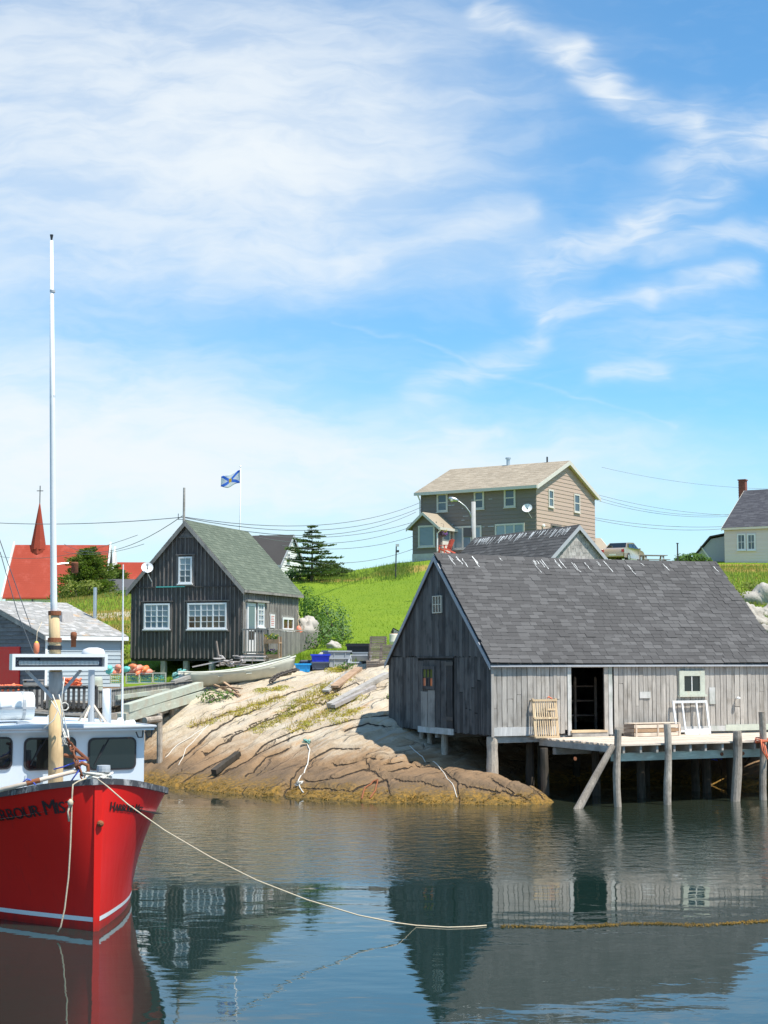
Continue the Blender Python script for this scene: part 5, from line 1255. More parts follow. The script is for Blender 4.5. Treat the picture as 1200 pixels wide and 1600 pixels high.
b = MB(); c = Vector((p[0] + .05, cd / 2, ap[1])); b.cyl(c - Vector((0, 0, .3)), c + Vector((0, 0, 1.3)), .04); b.bar(c + Vector((-.28, 0, .85)), c + Vector((.28, 0, .85)), .06, .06); b.build('cross', M['dark_metal'], rf)
wr = F_.rect(49, 934, 53, 945); window(F_, wr, 1, 1, M['grey_paint'], M['glass_dark'], .06, .03, .02)
o, rf, k = gable_house('church_annex', 'low red roofed annex right of the church behind the round tree', 176, 900, 137, R(4), 5.5, 5.0, 8.2, 10.3, 12.4, 'white_wall', 'red_roof', cat='building')
o, rf, k = gable_house('white_outbuilding', 'small white outbuilding with dark grey roof left of the dark house', 162, 930, 112, R(8), 3.0, 3.0, 7.4, 8.55, 9.6, 'white_wall', 'dark_roof', cat='shed')

# ------------------------------------------------------------------ left shed on the wharf
q = atY(70, 1040, 58.0); ls = empty('wharf_shed', (q.x, q.y, 0), R(45)); tag(ls, 'low old wharf shed with pale shingle roof and red door at the left edge', 'shed')
LL, LD, l0, le, lr = 3.46, 8.1, 2.3, 4.80, 6.12; F1 = Face(ls, '-y', 0.0); F2 = Face(ls, '-x', 0.0)
b = MB(); b.bb(0, LL, 0, .08, l0, le); b.bb(0, LL, LD - .08, LD, l0, le); b.bb(LL - .08, LL, .08, LD - .08, l0, le); b.prism([(LL - .08, 0, le), (LL - .08, LD, le), (LL - .08, LD / 2, lr)], (.08, 0, 0)); w1 = b.build('wall', M['blue_side'], ls)
w2 = F2.prism('wall', M['old_side'], [(.0, l0), (LD, l0), (LD, le), (LD / 2, lr), (.0, le)], -.08, 0)
z = l0
while z < lr - .1:
    if z < le - .05: lap(F1, M['blue_side'], w1, 0, LL, z, .15)
    a0, a1 = 0.0, LD
    if z + .22 > le: kk = (lr - z - .22) / (lr - le) * LD / 2; a0, a1 = LD / 2 - kk, LD / 2 + kk
    if a1 - a0 > .2 and int(z * 100) % 2 >= 0: lap(F2, M['old_side'], w2, a0, a1, z, .15)
    z += .15
b = MB(); s5 = math.hypot(LD / 2, lr - le); c5, d5 = LD / 2 / s5, (lr - le) / s5
for sg in (-1, 1):
    ye = LD / 2 + sg * (LD / 2 + .2 * c5); b.prism([(-.12, ye, le - .2 * d5), (LL + .12, ye, le - .2 * d5), (LL + .12, LD / 2, lr), (-.12, LD / 2, lr)], (0, 0, .07))
rf = b.build('roof', M['pale_roof'], ls); rf['label'] = 'pale silvery shingle roof with rusty stains'
shingles(rf, M['pale_roof'], Vector((-.13, -.2 * c5 - .01, le - .2 * d5 + .07)), (1, 0, 0), (0, c5, d5), LL + .26, s5 + .2, .16, .26, 300, .014)
F1.box('fascia', M['white_wall'], -.12, LL + .12, le - .2 * d5 - .08, le - .2 * d5 + .07, .2 * c5 + .005, .2 * c5 + .03); b = MB(); b.prism([(-.15, -.2, le - .2 * d5 - .1), (-.15, LD / 2, lr - .12), (-.15, LD / 2, lr + .09), (-.15, -.2, le - .2 * d5 + .09)], (.028, 0, 0)); b.build('barge_board', M['grey_beam'], ls)
F1.box('corner_board', M['white_wall'], -.02, .09, l0, le - .1, .03, .05); F1.box('corner_board', M['brown_plank'], LL - .09, LL + .02, l0, le - .1, .03, .05)
r = F2.rect(-14, 1013, 31, 1082); b = MB(); F2.mb(b, r[0], r[1], l0, r[3], .03, .06); rd = b.build('door', M['red_paint'], ls); rd['label'] = 'bright red door'
F2.box('door_frame', M['red_paint'], r[0] - .06, r[0], l0, r[3] + .06, .03, .075); F2.box('door_header', M['red_paint'], r[0], r[1], r[3], r[3] + .06, .03, .075)
q = Face(ls, '-y', LD * .25).pix(148, 975); q2 = Face(ls, '-y', LD * .25).pix(149, 918); zroof = le + (lr - le) * .5
b = MB(); b.cyl((q[0], LD * .25, zroof), (q[0], LD * .25, q2[1]), .075, .075, 10); b.build('stove_pipe', M['metal'], rf)
q = Face(ls, '-y', LD * .2).pix(101, 975); b = MB(); b.bb(q[0] - .25, q[0] + .25, LD * .2 - .2, LD * .2 + .2, le + .3, le + .95); b.build('roof_hatch', M['cedar'], rf)
t = empty('hanging_buoy', atY(57, 1010, 57.0)); MB().lathe((0, 0, 0), [(.03, -.3), (.10, -.2), (.11, .02), (.09, .12), (.03, .17)], 12).build('float', M['orange'], t, True); MB().lathe((0, 0, .12), [(.085, .0), (.06, .04), (.02, .07)], 12).build('cap', M['yellow'], t, True); MB().tube([(0, 0, .18), (0, .05, .5), (.05, .6, .9)], .012, 5).build('cord', M['rope_tan'], t)
tag(t, 'orange pot buoy with yellow cap hanging under the wharf shed eave', 'buoy')
# ------------------------------------------------------------------ the red fishing boat
st = atZ(150, 1455, 0.0); PH = R(27)
boat = empty('fishing_boat', (st.x, st.y, 0), PH)
tag(boat, 'red fishing boat with white wheelhouse and tall mast moored at the left', 'boat')
# local: y = metres aft of the stem, x = to the viewer's right (the boat's port side)
ST = [0, .12, .4, .8, 1.5, 2.2, 3, 4, 5.5, 8, 10, 11.5]
WD = [.05, .26, .66, 1.08, 1.55, 1.80, 1.96, 2.05, 2.1, 2.1, 2.05, 1.95]
WW = [.03, .10, .27, .50, .88, 1.20, 1.48, 1.66, 1.78, 1.82, 1.78, 1.70]
ZS = [2.16, 2.14, 2.08, 1.98, 1.86, 1.78, 1.70, 1.58, 1.42, 1.28, 1.25, 1.25]
def cub(s, Yv):
    """smooth curve through the station values"""
    s = min(max(s, 0.0), ST[-1]); i = min(max(int(np.searchsorted(ST, s)) - 1, 0), len(ST) - 2)
    def sl_(k):
        if k == 0: return (Yv[1] - Yv[0]) / (ST[1] - ST[0])
        if k == len(ST) - 1: return (Yv[-1] - Yv[-2]) / (ST[-1] - ST[-2])
        a = (Yv[k] - Yv[k - 1]) / (ST[k] - ST[k - 1]); b_ = (Yv[k + 1] - Yv[k]) / (ST[k + 1] - ST[k]); return 0.0 if a * b_ <= 0 else 2 * a * b_ / (a + b_)
    h = ST[i + 1] - ST[i]; t = (s - ST[i]) / h; m0, m1 = sl_(i) * h, sl_(i + 1) * h
    return (2 * t ** 3 - 3 * t * t + 1) * Yv[i] + (t ** 3 - 2 * t * t + t) * m0 + (-2 * t ** 3 + 3 * t * t) * Yv[i + 1] + (t ** 3 - t * t) * m1
def hull(s, z):
    """half breadth at s metres aft and height z"""
    d, w_, h = cub(s, WD), cub(s, WW), cub(s, ZS)
    if z >= 0:
        t = min(1, z / h); return w_ + (d - w_) * (.35 * t + .65 * t ** 2.0)
    t = min(1, -z / .7); return w_ * (1 - .75 * t ** 1.5)
ss_ = list(np.linspace(0, .8, 17)) + list(np.linspace(.9, 4, 32)) + list(np.linspace(4.5, 11.5, 10))
zt_ = [-.7, -.35, -.12, 0] 
def hull_mesh(zfun, mat, name, off=0.0, parent=boat):
    b = MB(); rows = None; vs = []
    for s in ss_:
        zs = zfun(s); rows = len(zs)
        for sd in (1, -1):
            for z in zs: vs.append((sd * (hull(s, z) + off), s, z))
    fs = []; n = rows
    for i in range(len(ss_) - 1):
        for sd in (0, 1):
            for j in range(n - 1):
                a = (i * 2 + sd) * n + j; c = ((i + 1) * 2 + sd) * n + j
                fs.append((a, c, c + 1, a + 1) if sd == 0 else (a, a + 1, c + 1, c))
    for j in range(n - 1): fs.append((j, j + 1, n + j + 1, n + j))                         # stem face
    k = (len(ss_) - 1) * 2 * n
    for j in range(n - 1): fs.append((k + j, k + n + j, k + n + j + 1, k + j + 1))         # transom
    b.add(vs, fs); return b.build(name, mat, parent, True)
M['hull_red'] = m = newmat('hull_red_paint')[0]; g = G(m.node_tree); g.b = m.node_tree.nodes['Principled BSDF']
n = g.noise(g.pos(), 1.4, 5, .6); n2 = g.noise(g.map(g.pos(), (9, 9, 1.2)), 1.0, 5, .65)
c = g.mix(n, (.66, .010, .006), (.74, .014, .008)); c = g.mix(g.ss(n2, .55, .78, 0, .45), c, (.40, .012, .010)); hz = g.sep(g.pos())[2]
sc = g.noise(g.map(g.pos(), (3, 3, 14)), 1.0, 6, .75); c = g.mix(g.ss(sc, .66, .74, 0, .30), c, (.62, .20, .17)); c = g.mix(g.m('MULTIPLY', g.ss(g.m('ADD', hz, g.m('MULTIPLY', n2, .5)), .55, .10), .75), c, (.13, .028, .020)); c = g.mix(g.ss(g.noise(g.map(g.pos(), (14, 14, .5)), 1.0, 5, .7), .68, .80, 0, .35), c, (.20, .03, .02))
setp(g, Base_Color=c, Roughness=g.lin(n2, .3, .7, .30, .45), Normal=g.bump(n, .05, .05)); g.b.inputs['Specular IOR Level'].default_value = .35; g.b.inputs['Coat Weight'].default_value = .06; g.b.inputs['Coat Roughness'].default_value = .15
hu = hull_mesh(lambda s: [-.7, -.4, -.15, .0, .12, .3, .55, .8, 1.05, 1.3, 1.55, 1.8, 9][:0] or [z for z in np.linspace(-.7, 0, 5)] + [cub(s, ZS) * t for t in np.linspace(.06, 1, 16)], M['hull_red'], 'hull')
hull_mesh(lambda s: [.10 + .035 * (s < 3) * (1 - s / 3), .165 + .035 * (s < 3) * (1 - s / 3)], M['white'], 'boot_stripe', .006, hu)
# stem band and hull plating seam
b = MB(); b.prism([(-.045, -.012, -.3), (.045, -.012, -.3), (.06, -.012, 2.14), (-.06, -.012, 2.14)], (0, .05, 0)); b.build('stem_band', M['hull_red'], hu)
# gunwale, bulwark cap
M['rail'] = plain('worn_dark_rail', (.055, .055, .06), .7, .3, nsc=8, dirt=((.40, .39, .38), .50))
b = MB(); vs = []
for s in ss_:
    h = cub(s, ZS); d = cub(s, WD)
    for sd in (1, -1): vs += [(sd * (d + .045), s - (.05 if s < .05 else 0), h - .03), (sd * (d + .045), s - (.05 if s < .05 else 0), h + .06), (sd * max(d - .14, .0), s + .06, h + .065), (sd * max(d - .14, .0), s + .06, h - .02)]
fs = []
for i in range(len(ss_) - 1):
    for sd in (0, 1):
        for j in range(4):
            a = (i * 2 + sd) * 4; c = ((i + 1) * 2 + sd) * 4
            fs.append((a + j, c + j, c + (j + 1) % 4, a + (j + 1) % 4))
b.add(vs, fs + [(0, 4, 5, 1)]); b.build('gunwale', M['rail'], hu)
b = MB(); vs = []
for s in ss_: d = cub(s, WD) - .03; z = cub(s, ZS) - .35; vs += [(-max(d, .0), s + .05, z), (max(d, .0), s + .05, z)]
b.add(vs, [(2 * i, 2 * i + 1, 2 * i + 3, 2 * i + 2) for i in range(len(ss_) - 1)]); b.build('deck', M['grey_paint'], boat)
# name on both bows, set in small capitals
def lettering(side, s_start, z_base, cap, direction):
    for ch_ in range(1):
        cu = bpy.data.curves.new('letters', 'FONT'); cu.body = 'H'; cu.size = 1
    parts_ = [('H', 1.18), ('ARBOUR', .92), (' ', .8), ('M', 1.18), ('IST', .92)]; x = 0.0; V = []; Fc = []
    for txt, k in parts_:
        for ch in txt:
            if ch == ' ': x += .34 * cap; continue
            cu = bpy.data.curves.new('letter', 'FONT'); cu.body = ch; cu.size = cap * k * 1.38; cu.resolution_u = 3
            ob = bpy.data.objects.new('letter', cu); COL.objects.link(ob); bpy.context.view_layer.update()
            me = bpy.data.meshes.new_from_object(ob.evaluated_get(bpy.context.evaluated_depsgraph_get()))
            co = [v.co.copy() for v in me.vertices]; w_ = max(c.x for c in co); mn = min(c.x for c in co); b0_ = len(V)
            V += [(x + c.x - mn, c.y) for c in co]; Fc += [tuple(b0_ + i for i in p.vertices) for p in me.polygons]
            x += w_ - mn + .10 * cap; bpy.data.objects.remove(ob); bpy.data.curves.remove(cu); bpy.data.meshes.remove(me)
    # walk along the hull surface so that letters keep their width
    tab_s = np.linspace(0.02, 4, 400); arc = [0]; 
    for i in range(1, 400): arc.append(arc[-1] + math.hypot(tab_s[i] - tab_s[i - 1], hull(tab_s[i], z_base + .1) - hull(tab_s[i - 1], z_base + .1)))
    V0, F0 = V, Fc; V, Fc = [], []
    for c_ in range(4):                              # bold: the same letters struck four times, each a hair further out
        o_ = len(V); V += [(a + c_ * .03 * cap, h) for a, h in V0]; Fc += [tuple(o_ + i for i in f) for f in F0]
    out = []
    for q_, (a, h) in enumerate(V):
        l = s_start + (x - a if direction < 0 else a); s = float(np.interp(l, arc, tab_s))
        z = z_base + h + (cub(s, ZS) - cub(s_start * .7, ZS)) * .85
        out.append((side * (hull(s, z) + .008 + .0015 * (q_ // len(V0))), s - .006, z))
    b = MB(); b.add(out, Fc); return b.build('lettering', M['letter'], hu)
M['letter'] = plain('faded_black_lettering', (.030, .012, .012), .6, .3, nsc=30)
lettering(-1, .26, 1.73, .190, -1); lettering(1, .17, 1.73, .116, 1)
# samson post, bow eye
b = MB(); b.cyl((.16, .28, 1.8), (.16, .28, 2.34), .10, .10, 12); b.build('bow_post', M['hull_red'], boat); b = MB(); b.cyl((.16, .28, 2.34), (.16, .28, 2.39), .105, .10, 12); b.cyl((.16, .28, 2.2), (.16, .28, 2.34), .104, .104, 12); b.build('post_cap', M['grey_paint'], boat)
b = MB(); b.lathe((.03, -.03, 1.56), [(.02, -.05), (.05, -.02), (.05, .02), (.02, .05)], 8, Matrix.Rotation(R(90), 3, 'X')); b.build('bow_eye', M['rust'], boat)
# ---- wheelhouse
WS = 2.65; WHF = Face(boat, '-y', WS); zw0, zw1 = 1.3, 2.80; hw = 1.58
M['cabin'] = plain('cabin_paint', (.62, .68, .72), .45, .06, nsc=3, dirt=((.40, .33, .26), .66))
b = MB(); b.bb(-hw, hw, WS, WS + .08, zw0, zw1); b.bb(hw - .08, hw, WS + .08, WS + 3.4, zw0, zw1); b.bb(-hw, -hw + .08, WS + .08, WS + 3.4, zw0, zw1); b.bb(-hw + .08, hw - .08, WS + 3.32, WS + 3.4, zw0, zw1)
wh_ = b.build('wheelhouse', M['cabin'], boat); wh_['label'] = 'pale blue white wheelhouse'
M['frame_dark'] = plain('window_rubber', (.03, .025, .025), .6, .2, dirt=((.25, .10, .05), .62))
def rounded(u0, u1, z0, z1, r, n=5):
    pts = []
    for cx, cz, a0 in ((u1 - r, z0 + r, -90), (u1 - r, z1 - r, 0), (u0 + r, z1 - r, 90), (u0 + r, z0 + r, 180)):
        for i in range(n + 1): a = R(a0 + 90 * i / n); pts.append((cx + r * math.cos(a), cz + r * math.sin(a)))
    return pts
for (x0, x1) in ((-62, 19), (37, 118), (137, 212)):
    r = WHF.rect(x0, 1152, x1, 1203); fo = WHF.prism('window', M['frame_dark'], rounded(r[0], r[1], r[2], r[3], .10), .0, .03)
    fo.parent = boat; WHF.prism('pane', M['glass_dark'], rounded(r[0] + .03, r[1] - .03, r[2] + .03, r[3] - .03, .08), .026, .036, fo); b = MB(); b.bar(WHF.pt(r[0] + .35, r[3] - .02, .05), WHF.pt(r[0] + .18, r[2] + .22, .05), .014, .014, (0, 1, 0)); b.bar(WHF.pt(r[0] + .27, r[2] + .42, .052), WHF.pt(r[0] + .10, r[2] + .08, .045), .02, .01, (0, 1, 0)); b.build('wiper', M['black'], fo)
SF = Face(boat, '+x', hw); r_ = (WS + .35, WS + 1.5, 2.12, 2.66); fo = SF.prism('window', M['frame_dark'], rounded(*r_, .1), 0, .03); SF.prism('pane', M['glass_dark'], rounded(r_[0] + .03, r_[1] - .03, r_[2] + .03, r_[3] - .03, .08), .026, .036, fo)
# roof with overhang and crown
b = MB(); n_ = 10; vs = []
for y_ in (WS - .22, WS + 3.55):
    for i in range(n_ + 1): x = -hw - .10 + (2 * hw + .2) * i / n_; vs.append((x, y_, zw1 + .075 + .05 * (1 - (x / hw) ** 2)))
    for i in range(n_ + 1): x = -hw - .10 + (2 * hw + .2) * i / n_; vs.append((x, y_, zw1 + .002))
k = n_ + 1; fs = []
for i in range(n_): fs += [(i, i + 1, 2 * k + i + 1, 2 * k + i), (k + i + 1, k + i, 3 * k + i, 3 * k + i + 1), (k + i, k + i + 1, i + 1, i), (2 * k + i, 2 * k + i + 1, 3 * k + i + 1, 3 * k + i)]
fs += [(0, 2 * k, 3 * k, k), (n_, k + n_, 3 * k + n_, 2 * k + n_)]; b.add(vs, fs); rfb = b.build('wheelhouse_roof', M['cabin'], boat)
b = MB(); b.tube([(-hw - .11, WS - .23, zw1 + .06), (0, WS - .23, zw1 + .06), (hw + .11, WS - .23, zw1 + .06), (hw + .11, WS + 3.5, zw1 + .06)], .028, 8); b.build('roof_trim', M['grey_paint'], rfb, True)
for px in (215, 229):
    u_ = WHF.pix(px, 1145)[0]; b = MB(); b.tube([(u_ - .06, WS - .1, zw1 - .03), (u_ - .03, WS - .13, zw1 - .12), (u_ + .04, WS - .13, zw1 - .12), (u_ + .06, WS - .1, zw1 - .01)], .012, 6); b.build('grab_loop', M['dark_metal'], rfb)
# ---- mast with radar box
MF = Face(boat, '-y', 2.25)
def mp(px, py, d=0.0): u_, z = MF.pix(px, py, d); return Vector((u_, 2.25 - d, z))
p0, p1, p2 = mp(87, 1235), mp(87, 1050), mp(84, 955); p0.z = 1.3
lo = mp(87, 1093)
b = MB(); b.tube([p0, p0.lerp(lo, .5) + Vector((.008, 0, 0)), lo], [.125, .118, .112], 14); b.build('mast_foot', M['pole_yellow'], boat, True)
b = MB(); b.tube([lo, p1], [.112, .108], 14); b.build('mast_sleeve', M['cedar'], boat, True); b = MB(); b.tube([p1, mp(85.5, 1000), p2], [.10, .092, .085], 14); b.build('mast_post', M['pole_yellow'], boat, True)
top = mp(80.5, 376); mid = mp(82, 640)
b = MB(); b.tube([mp(85, 1020, -.02), mp(84, 940), mid, top], [.062, .056, .046, .028], 12); b.build('mast', M['white'], boat, True); b = MB(); b.tube([top, top + Vector((0, 0, .10))], [.012, .03], 8); b.build('mast_cap', M['dark_metal'], boat)
for py, rr in ((958, .105), (1000, .112), (1012, .115)): q = mp(85.5, py); b = MB(); b.cyl(q - Vector((0, 0, .035)), q + Vector((0, 0, .035)), rr, rr, 14); b.build('mast_band', M['rust' if py < 1012 else 'black'], boat)
for py in (620, 455): q = mp(82, py); b = MB(); b.cyl(q - Vector((0, 0, .02)), q + Vector((0, 0, .02)), .045, .045, 10); b.build('mast_ring', M['grey_paint'], boat)
q = mp(83, 882); e = mp(107, 880); b = MB(); b.tube([q, e], .014, 6); am = b.build('lantern_arm', M['metal'], boat); c = mp(117, 883)
b = MB(); b.lathe(c - Vector((0, 0, .13)), [(.05, 0), (.058, .01), (.058, .15), (.062, .16), (.05, .18)], 12); b.build('signal_lantern', M['rust'], boat, True)
# radar box: white frame round a dark recess with a grille
a0 = mp(15, 1047, .16); a1 = mp(164, 1022, .16); y0, y1 = 2.25 - .32, 2.25 - .13; b = MB(); f = .05; x0, x1, z0, z1 = a0.x, a1.x, a0.z, a1.z
b.bb(x0, x1, y0, y1, z1 - f, z1); b.bb(x0, x1, y0, y1, z0, z0 + f); b.bb(x0, x0 + f, y0, y1, z0 + f, z1 - f); b.bb(x1 - f, x1, y0, y1, z0 + f, z1 - f); ra = b.build('radar_box', M['white'], boat); ra['label'] = 'white radar box with dark grille on the mast'
b = MB(); b.bb(x0 + f, x1 - f, y1 - .03, y1 - .002, z0 + f, z1 - f); b.build('radar_back', M['navy_bin'], ra); zc = z0 + (z1 - z0) * .44
b = MB()
for i in range(60): xx = x0 + .13 + (x1 - x0 - .26) * i / 60; b.bb(xx, xx + .012, y0 + .05, y1 - .031, zc - .035, zc + .035)
b.bb(x0 + .12, x1 - .12, y0 + .08, y1 - .031, zc - .012, zc + .012); b.build('radar_grille', M['metal'], ra); b = MB(); b.bb(x0 + .45, x1 - .55, y0 + .02, y1 - .031, z1 - f - .05, z1 - f - .01); b.build('radar_plate', M['dark_metal'], ra)
for sx in (x0 + .26, x1 - .40): b = MB(); b.bar(Vector((sx, y1 - .05, z0)), mp(86 + (4 if sx > 0 else -4), 1090, .1), .05, .02, (0, 1, 0)); b.build('radar_strut', M['trim'], ra)
# ---- things fixed on the wheelhouse roof
zr_ = zw1 + .11; RF = lambda px, py, y_: Vector((Face(boat, '-y', y_).pix(px, py)[0], y_, Face(boat, '-y', y_).pix(px, py)[1]))
q = RF(143, 1100, WS + .9); t_ = RF(143, 1042, WS + .9); b = MB(); b.cyl((q.x, q.y, zr_ - .03), t_, .055, .055, 10); po = b.build('pedestal', M['grey_paint'], rfb)
for dx, dy in ((-.22, -.2), (.22, -.2), (.25, .2), (-.2, .2)): MB().bar((q.x + dx, q.y + dy, zr_ - .04), (q.x, q.y, zr_ + .34), .03, .012, (0, 1, 0)).build('stay', M['deck'], po)
q = RF(146, 1021, WS + .9); b = MB(); b.lathe((q.x, q.y, q.z - .1), [(.14, 0), (.2, .03), (.205, .1), (.17, .17), (.08, .2)], 18); b.build('radar_dome', M['white'], po, True); b = MB(); b.cyl((q.x, q.y, t_.z), (q.x, q.y, q.z - .1), .05); b.build('dome_stem', M['grey_paint'], po)
q = RF(115, 1000, WS + 1.0); b = MB(); b.lathe((q.x, q.y, q.z - .12), [(.045, 0), (.045, .14), (.055, .14), (.055, .24), (.03, .26)], 12); b.build('deck_light', M['rust'], po, True)
q = RF(167, 1120, WS + .8); t_ = RF(167, 1076, WS + .8); b = MB(); b.cyl((q.x, q.y, zr_ - .04), t_, .075, .075, 14); b.build('exhaust_pipe', M['white'], rfb, True)
q = RF(191, 1125, WS + .5); t_ = RF(192.5, 882, WS + .5); b = MB(); b.tube([(q.x, q.y, zr_ - .04), t_], [.02, .011], 7); b.build('whip_antenna', M['white'], rfb); 
b = MB()
for px, h in ((178, .10), (188, .14), (200, .09), (206, .1)): p = RF(px, 1124, WS + .4); b.lathe((p.x, p.y, zr_ - .06), [(.06, 0), (.07, h * .6), (.04, h)], 9)
b.build('horn', M['white'], rfb, True)
# life raft canister
q0 = RF(-50, 1123, WS + 1.0); q1 = RF(48, 1085, WS + 1.0); zc = zr_ + .0; Lx = q1.x - q0.x; b = MB()
prof = rounded(0, .62, 0, .52, .2, 6)
b.prism([(q0.x, WS + .7 + p[0], zr_ + .05 + p[1] * .9) for p in prof], (Lx, 0, 0)); can = b.build('raft_canister', M['white'], rfb); can['label'] = 'white life raft canister'
b = MB()
for x in (q0.x + .3, q1.x - .2): b.prism([(x, WS + .69 + p[0] * 1.03, zr_ + .045 + p[1] * .93) for p in prof], (.05, 0, 0))
b.build('raft_strap', M['grey_paint'], can); b = MB(); b.bb(q0.x, q1.x + .015, WS + .68, WS + 1.34, zr_ + .24, zr_ + .275); b.build('raft_seam', M['trim'], can)
MB().bar((q1.x - .35, WS + .5, zr_ + .02), (q1.x - .0, WS + .3, zr_ - .02), .07, .05).build('raft_cradle', M['grey_paint'], rfb)
MB().tube([(q1.x + .05, WS + .3, zr_ - .02), (q1.x + .12, WS + .3, zr_ + .14), (q1.x + .25, WS + .3, zr_ + .16), (q1.x + .34, WS + .3, zr_ - .02)], .01, 6).build('cable', M['white'], rfb)
# ---- foredeck gear: boom, rusty chain, ropes
BF = Face(boat, '-y', .9); bp = lambda px, py, y_: RF(px, py, y_)
a = bp(-10, 1237, .75); c = bp(126, 1203, .55); b = MB(); b.tube([a, a.lerp(c, .5), c], [.035, .035, .03], 10); bo = b.build('boom', M['deck'], boat, True)
b = MB(); q = a.lerp(c, .45); d = (c - a).normalized(); b.cyl(q - d * .10, q + d * .10, .04, .04, 10); b.build('boom_band', M['rust'], bo)
for i, (p_, q_) in enumerate((((100, 1180), (138, 1187)), ((112, 1165), (137, 1187)))): b = MB(); b.cyl(bp(*p_, .8), bp(*q_, .6), .028, .028, 8); b.build('anchor_shank', M['rust'], boat)
b = MB()
ch_pts = [bp(106, 1155, .75), bp(112, 1168, .75), bp(116, 1180, .65), bp(120, 1192, .55), bp(126, 1205, .5), bp(130, 1216, .45)]
for i in range(len(ch_pts) - 1):
    for k in range(2):
        c_ = ch_pts[i].lerp(ch_pts[i + 1], (k + .5) / 2); d = (ch_pts[i + 1] - ch_pts[i]).normalized(); s_ = d.cross(Vector((0, 1, 0) if (i + k) % 2 else (1, 0, .3))).normalized()
        b.tube([c_ + (d * math.cos(t) * .055 + s_ * math.sin(t) * .03) for t in np.linspace(0, 2 * PI, 9)], .013, 5)
b.build('chain', M['rust'], boat)
b = MB(); b.tube([bp(118, 1200, .55), bp(128, 1192, .5), bp(137, 1196, .5), bp(138, 1205, .5), bp(132, 1210, .5)], .03, 7); b.build('shackle', M['rust'], boat, True)
b = MB(); b.tube([bp(84, 1202, .9), bp(100, 1198, .8), bp(120, 1190, .6), bp(135, 1188, .6)], .012, 6); b.tube([bp(122, 1192, .55), bp(126, 1200, .5), bp(110, 1222, .5)], .012, 6); b.tube([bp(34, 1224, .7), bp(42, 1217, .65), bp(50, 1220, .65), bp(56, 1227, .6)], .012, 6); b.build('blue_lashing', M['rope_blue'], boat, True)
b = MB()
for pts in (((92, 1085), (98, 1110), (103, 1135), (107, 1155)), ((82, 1085), (95, 1120), (98, 1150), (106, 1158)), ((80, 1095), (90, 1110), (84, 1125), (68, 1138)), ((101, 1058), (97, 1085), (96, 1110), (100, 1150))): b.tube([bp(*p, 1.9) for p in pts], .010, 5)
b.tube([bp(101 + 6 * math.cos(t), 1104 + 6 * math.sin(t), 1.9) for t in np.linspace(0, 2 * PI, 12)], .010, 5); b.build('rigging_line', M['rope_white'], boat, True)
b = MB(); c_ = bp(104, 1152, .9)
for i in range(8): b.tube([c_ + Vector((U(-.07, .07), U(-.05, .05), U(-.14, .14))) for _ in range(4)], .012, 5)
b.build('rope_tangle', M['rope_white'], boat, True)
b = MB()
for pts in (((0, 862, 2.2), (28, 960, 2.2), (52, 1020, 2.2)), ((-6, 828, 2.2), (16, 890, 2.2), (50, 985, 2.2))): b.tube([bp(*p) for p in pts], .007, 5)
b.build('stay_wire', M['wire'], boat)
# coil at the stem and the line hanging down the red bow
b = MB(); c_ = Vector((.02, .05, 2.26))
for i in range(7): b.tube([c_ + Vector((U(-.22, .25), U(-.05, .15), U(-.06, .05))) for _ in range(5)], .018, 6)
b.build('mooring_knot', M['rope_white'], boat, True)
root = empty('hanging_rope', toworld(boat, (-.35, .1, 2.1))); pts = []
for (px, py) in ((135, 1216), (122, 1221), (114, 1226), (112.5, 1245), (111.5, 1275), (110, 1320), (107, 1370), (101, 1420), (95, 1448), (90, 1456)):
    p = atY(px, py, 23.02 if py > 1225 else 23.1); pts.append(p - root.location)
b = MB(); b.tube(pts, .012, 7); b.build('line', M['rope_tan'], root, True); b = MB(); c_ = atY(110, 1255, 23.0) - root.location
b.lathe(c_, [(.01, -.05), (.04, -.02), (.04, .03), (.01, .06)], 8); b.tube([c_, c_ + Vector((-.03, -.02, -.12)), c_ + Vector((-.01, -.02, -.26))], .014, 6); b.build('knot', M['rope_tan'], root, True)
tag(root, 'tan rope hanging down the red bow into the water', 'rope')
# long mooring line sagging to the water on the right
root = empty('mooring_line', (st.x, st.y, 0)); pts = []
for i, (px, py, Y, z) in enumerate(((152, 1217, 22.9, None), (168, 1229, 22.72, None), (200, 1257, 22.55, None), (258, 1298, 22.5, None), (330, 1340, 22.6, None), (400, 1375, 22.8, None), (480, 1406, 23.05, None), (560, 1430, 23.3, None), (620, 1442, 23.3, None), (650, 1446, 0, .012), (700, 1449, 0, .012), (735, 1448, 0, .012), (760, 1446, 0, .01))):
    pts.append((atY(px, py, Y) if z is None else atZ(px, py, z)) - root.location)
b = MB(); b.tube(pts, .010, 7); b.build('line', M['rope_tan'], root, True); tag(root, 'long tan mooring line sagging from the red boat into the water', 'rope')
# ------------------------------------------------------------------ timber wharf with slatted railings on the left
wf = empty('timber_wharf', (0, 0, 0)); tag(wf, 'timber wharf with slatted railing and green weathered edge beams on the left', 'wharf')
A = atY(-60, 1112, 50.0); A.z = 2.30; B = atY(150, 1112, 51.0); B.z = 2.30; C = atY(316, 1092, 58.5); C.z = 2.55
def deckpoly(nm, p, q, back, mat, w_=.2):
    p, q = Vector(p), Vector(q); d = (q - p); L = d.length; d.normalize(); bk = Vector(back); n = int(bk.length / w_); k = 0
    for i in range(n):
        a = p + bk * ((i + .5) / n); piece(nm, wf, M[mat], None, None, None, 1 + i % 5, axes(a + d * L / 2 - Vector((0, 0, .03)), bk.normalized() * (bk.length / n - .015), Vector((0, 0, .05)), d * L))
deckpoly('deck_plank', A, B, (-.6, 8.5, 0), 'grey_beam', .22); deckpoly('deck_plank', B, C, (-4.6, 4.2, 0), 'grey_beam', .22)
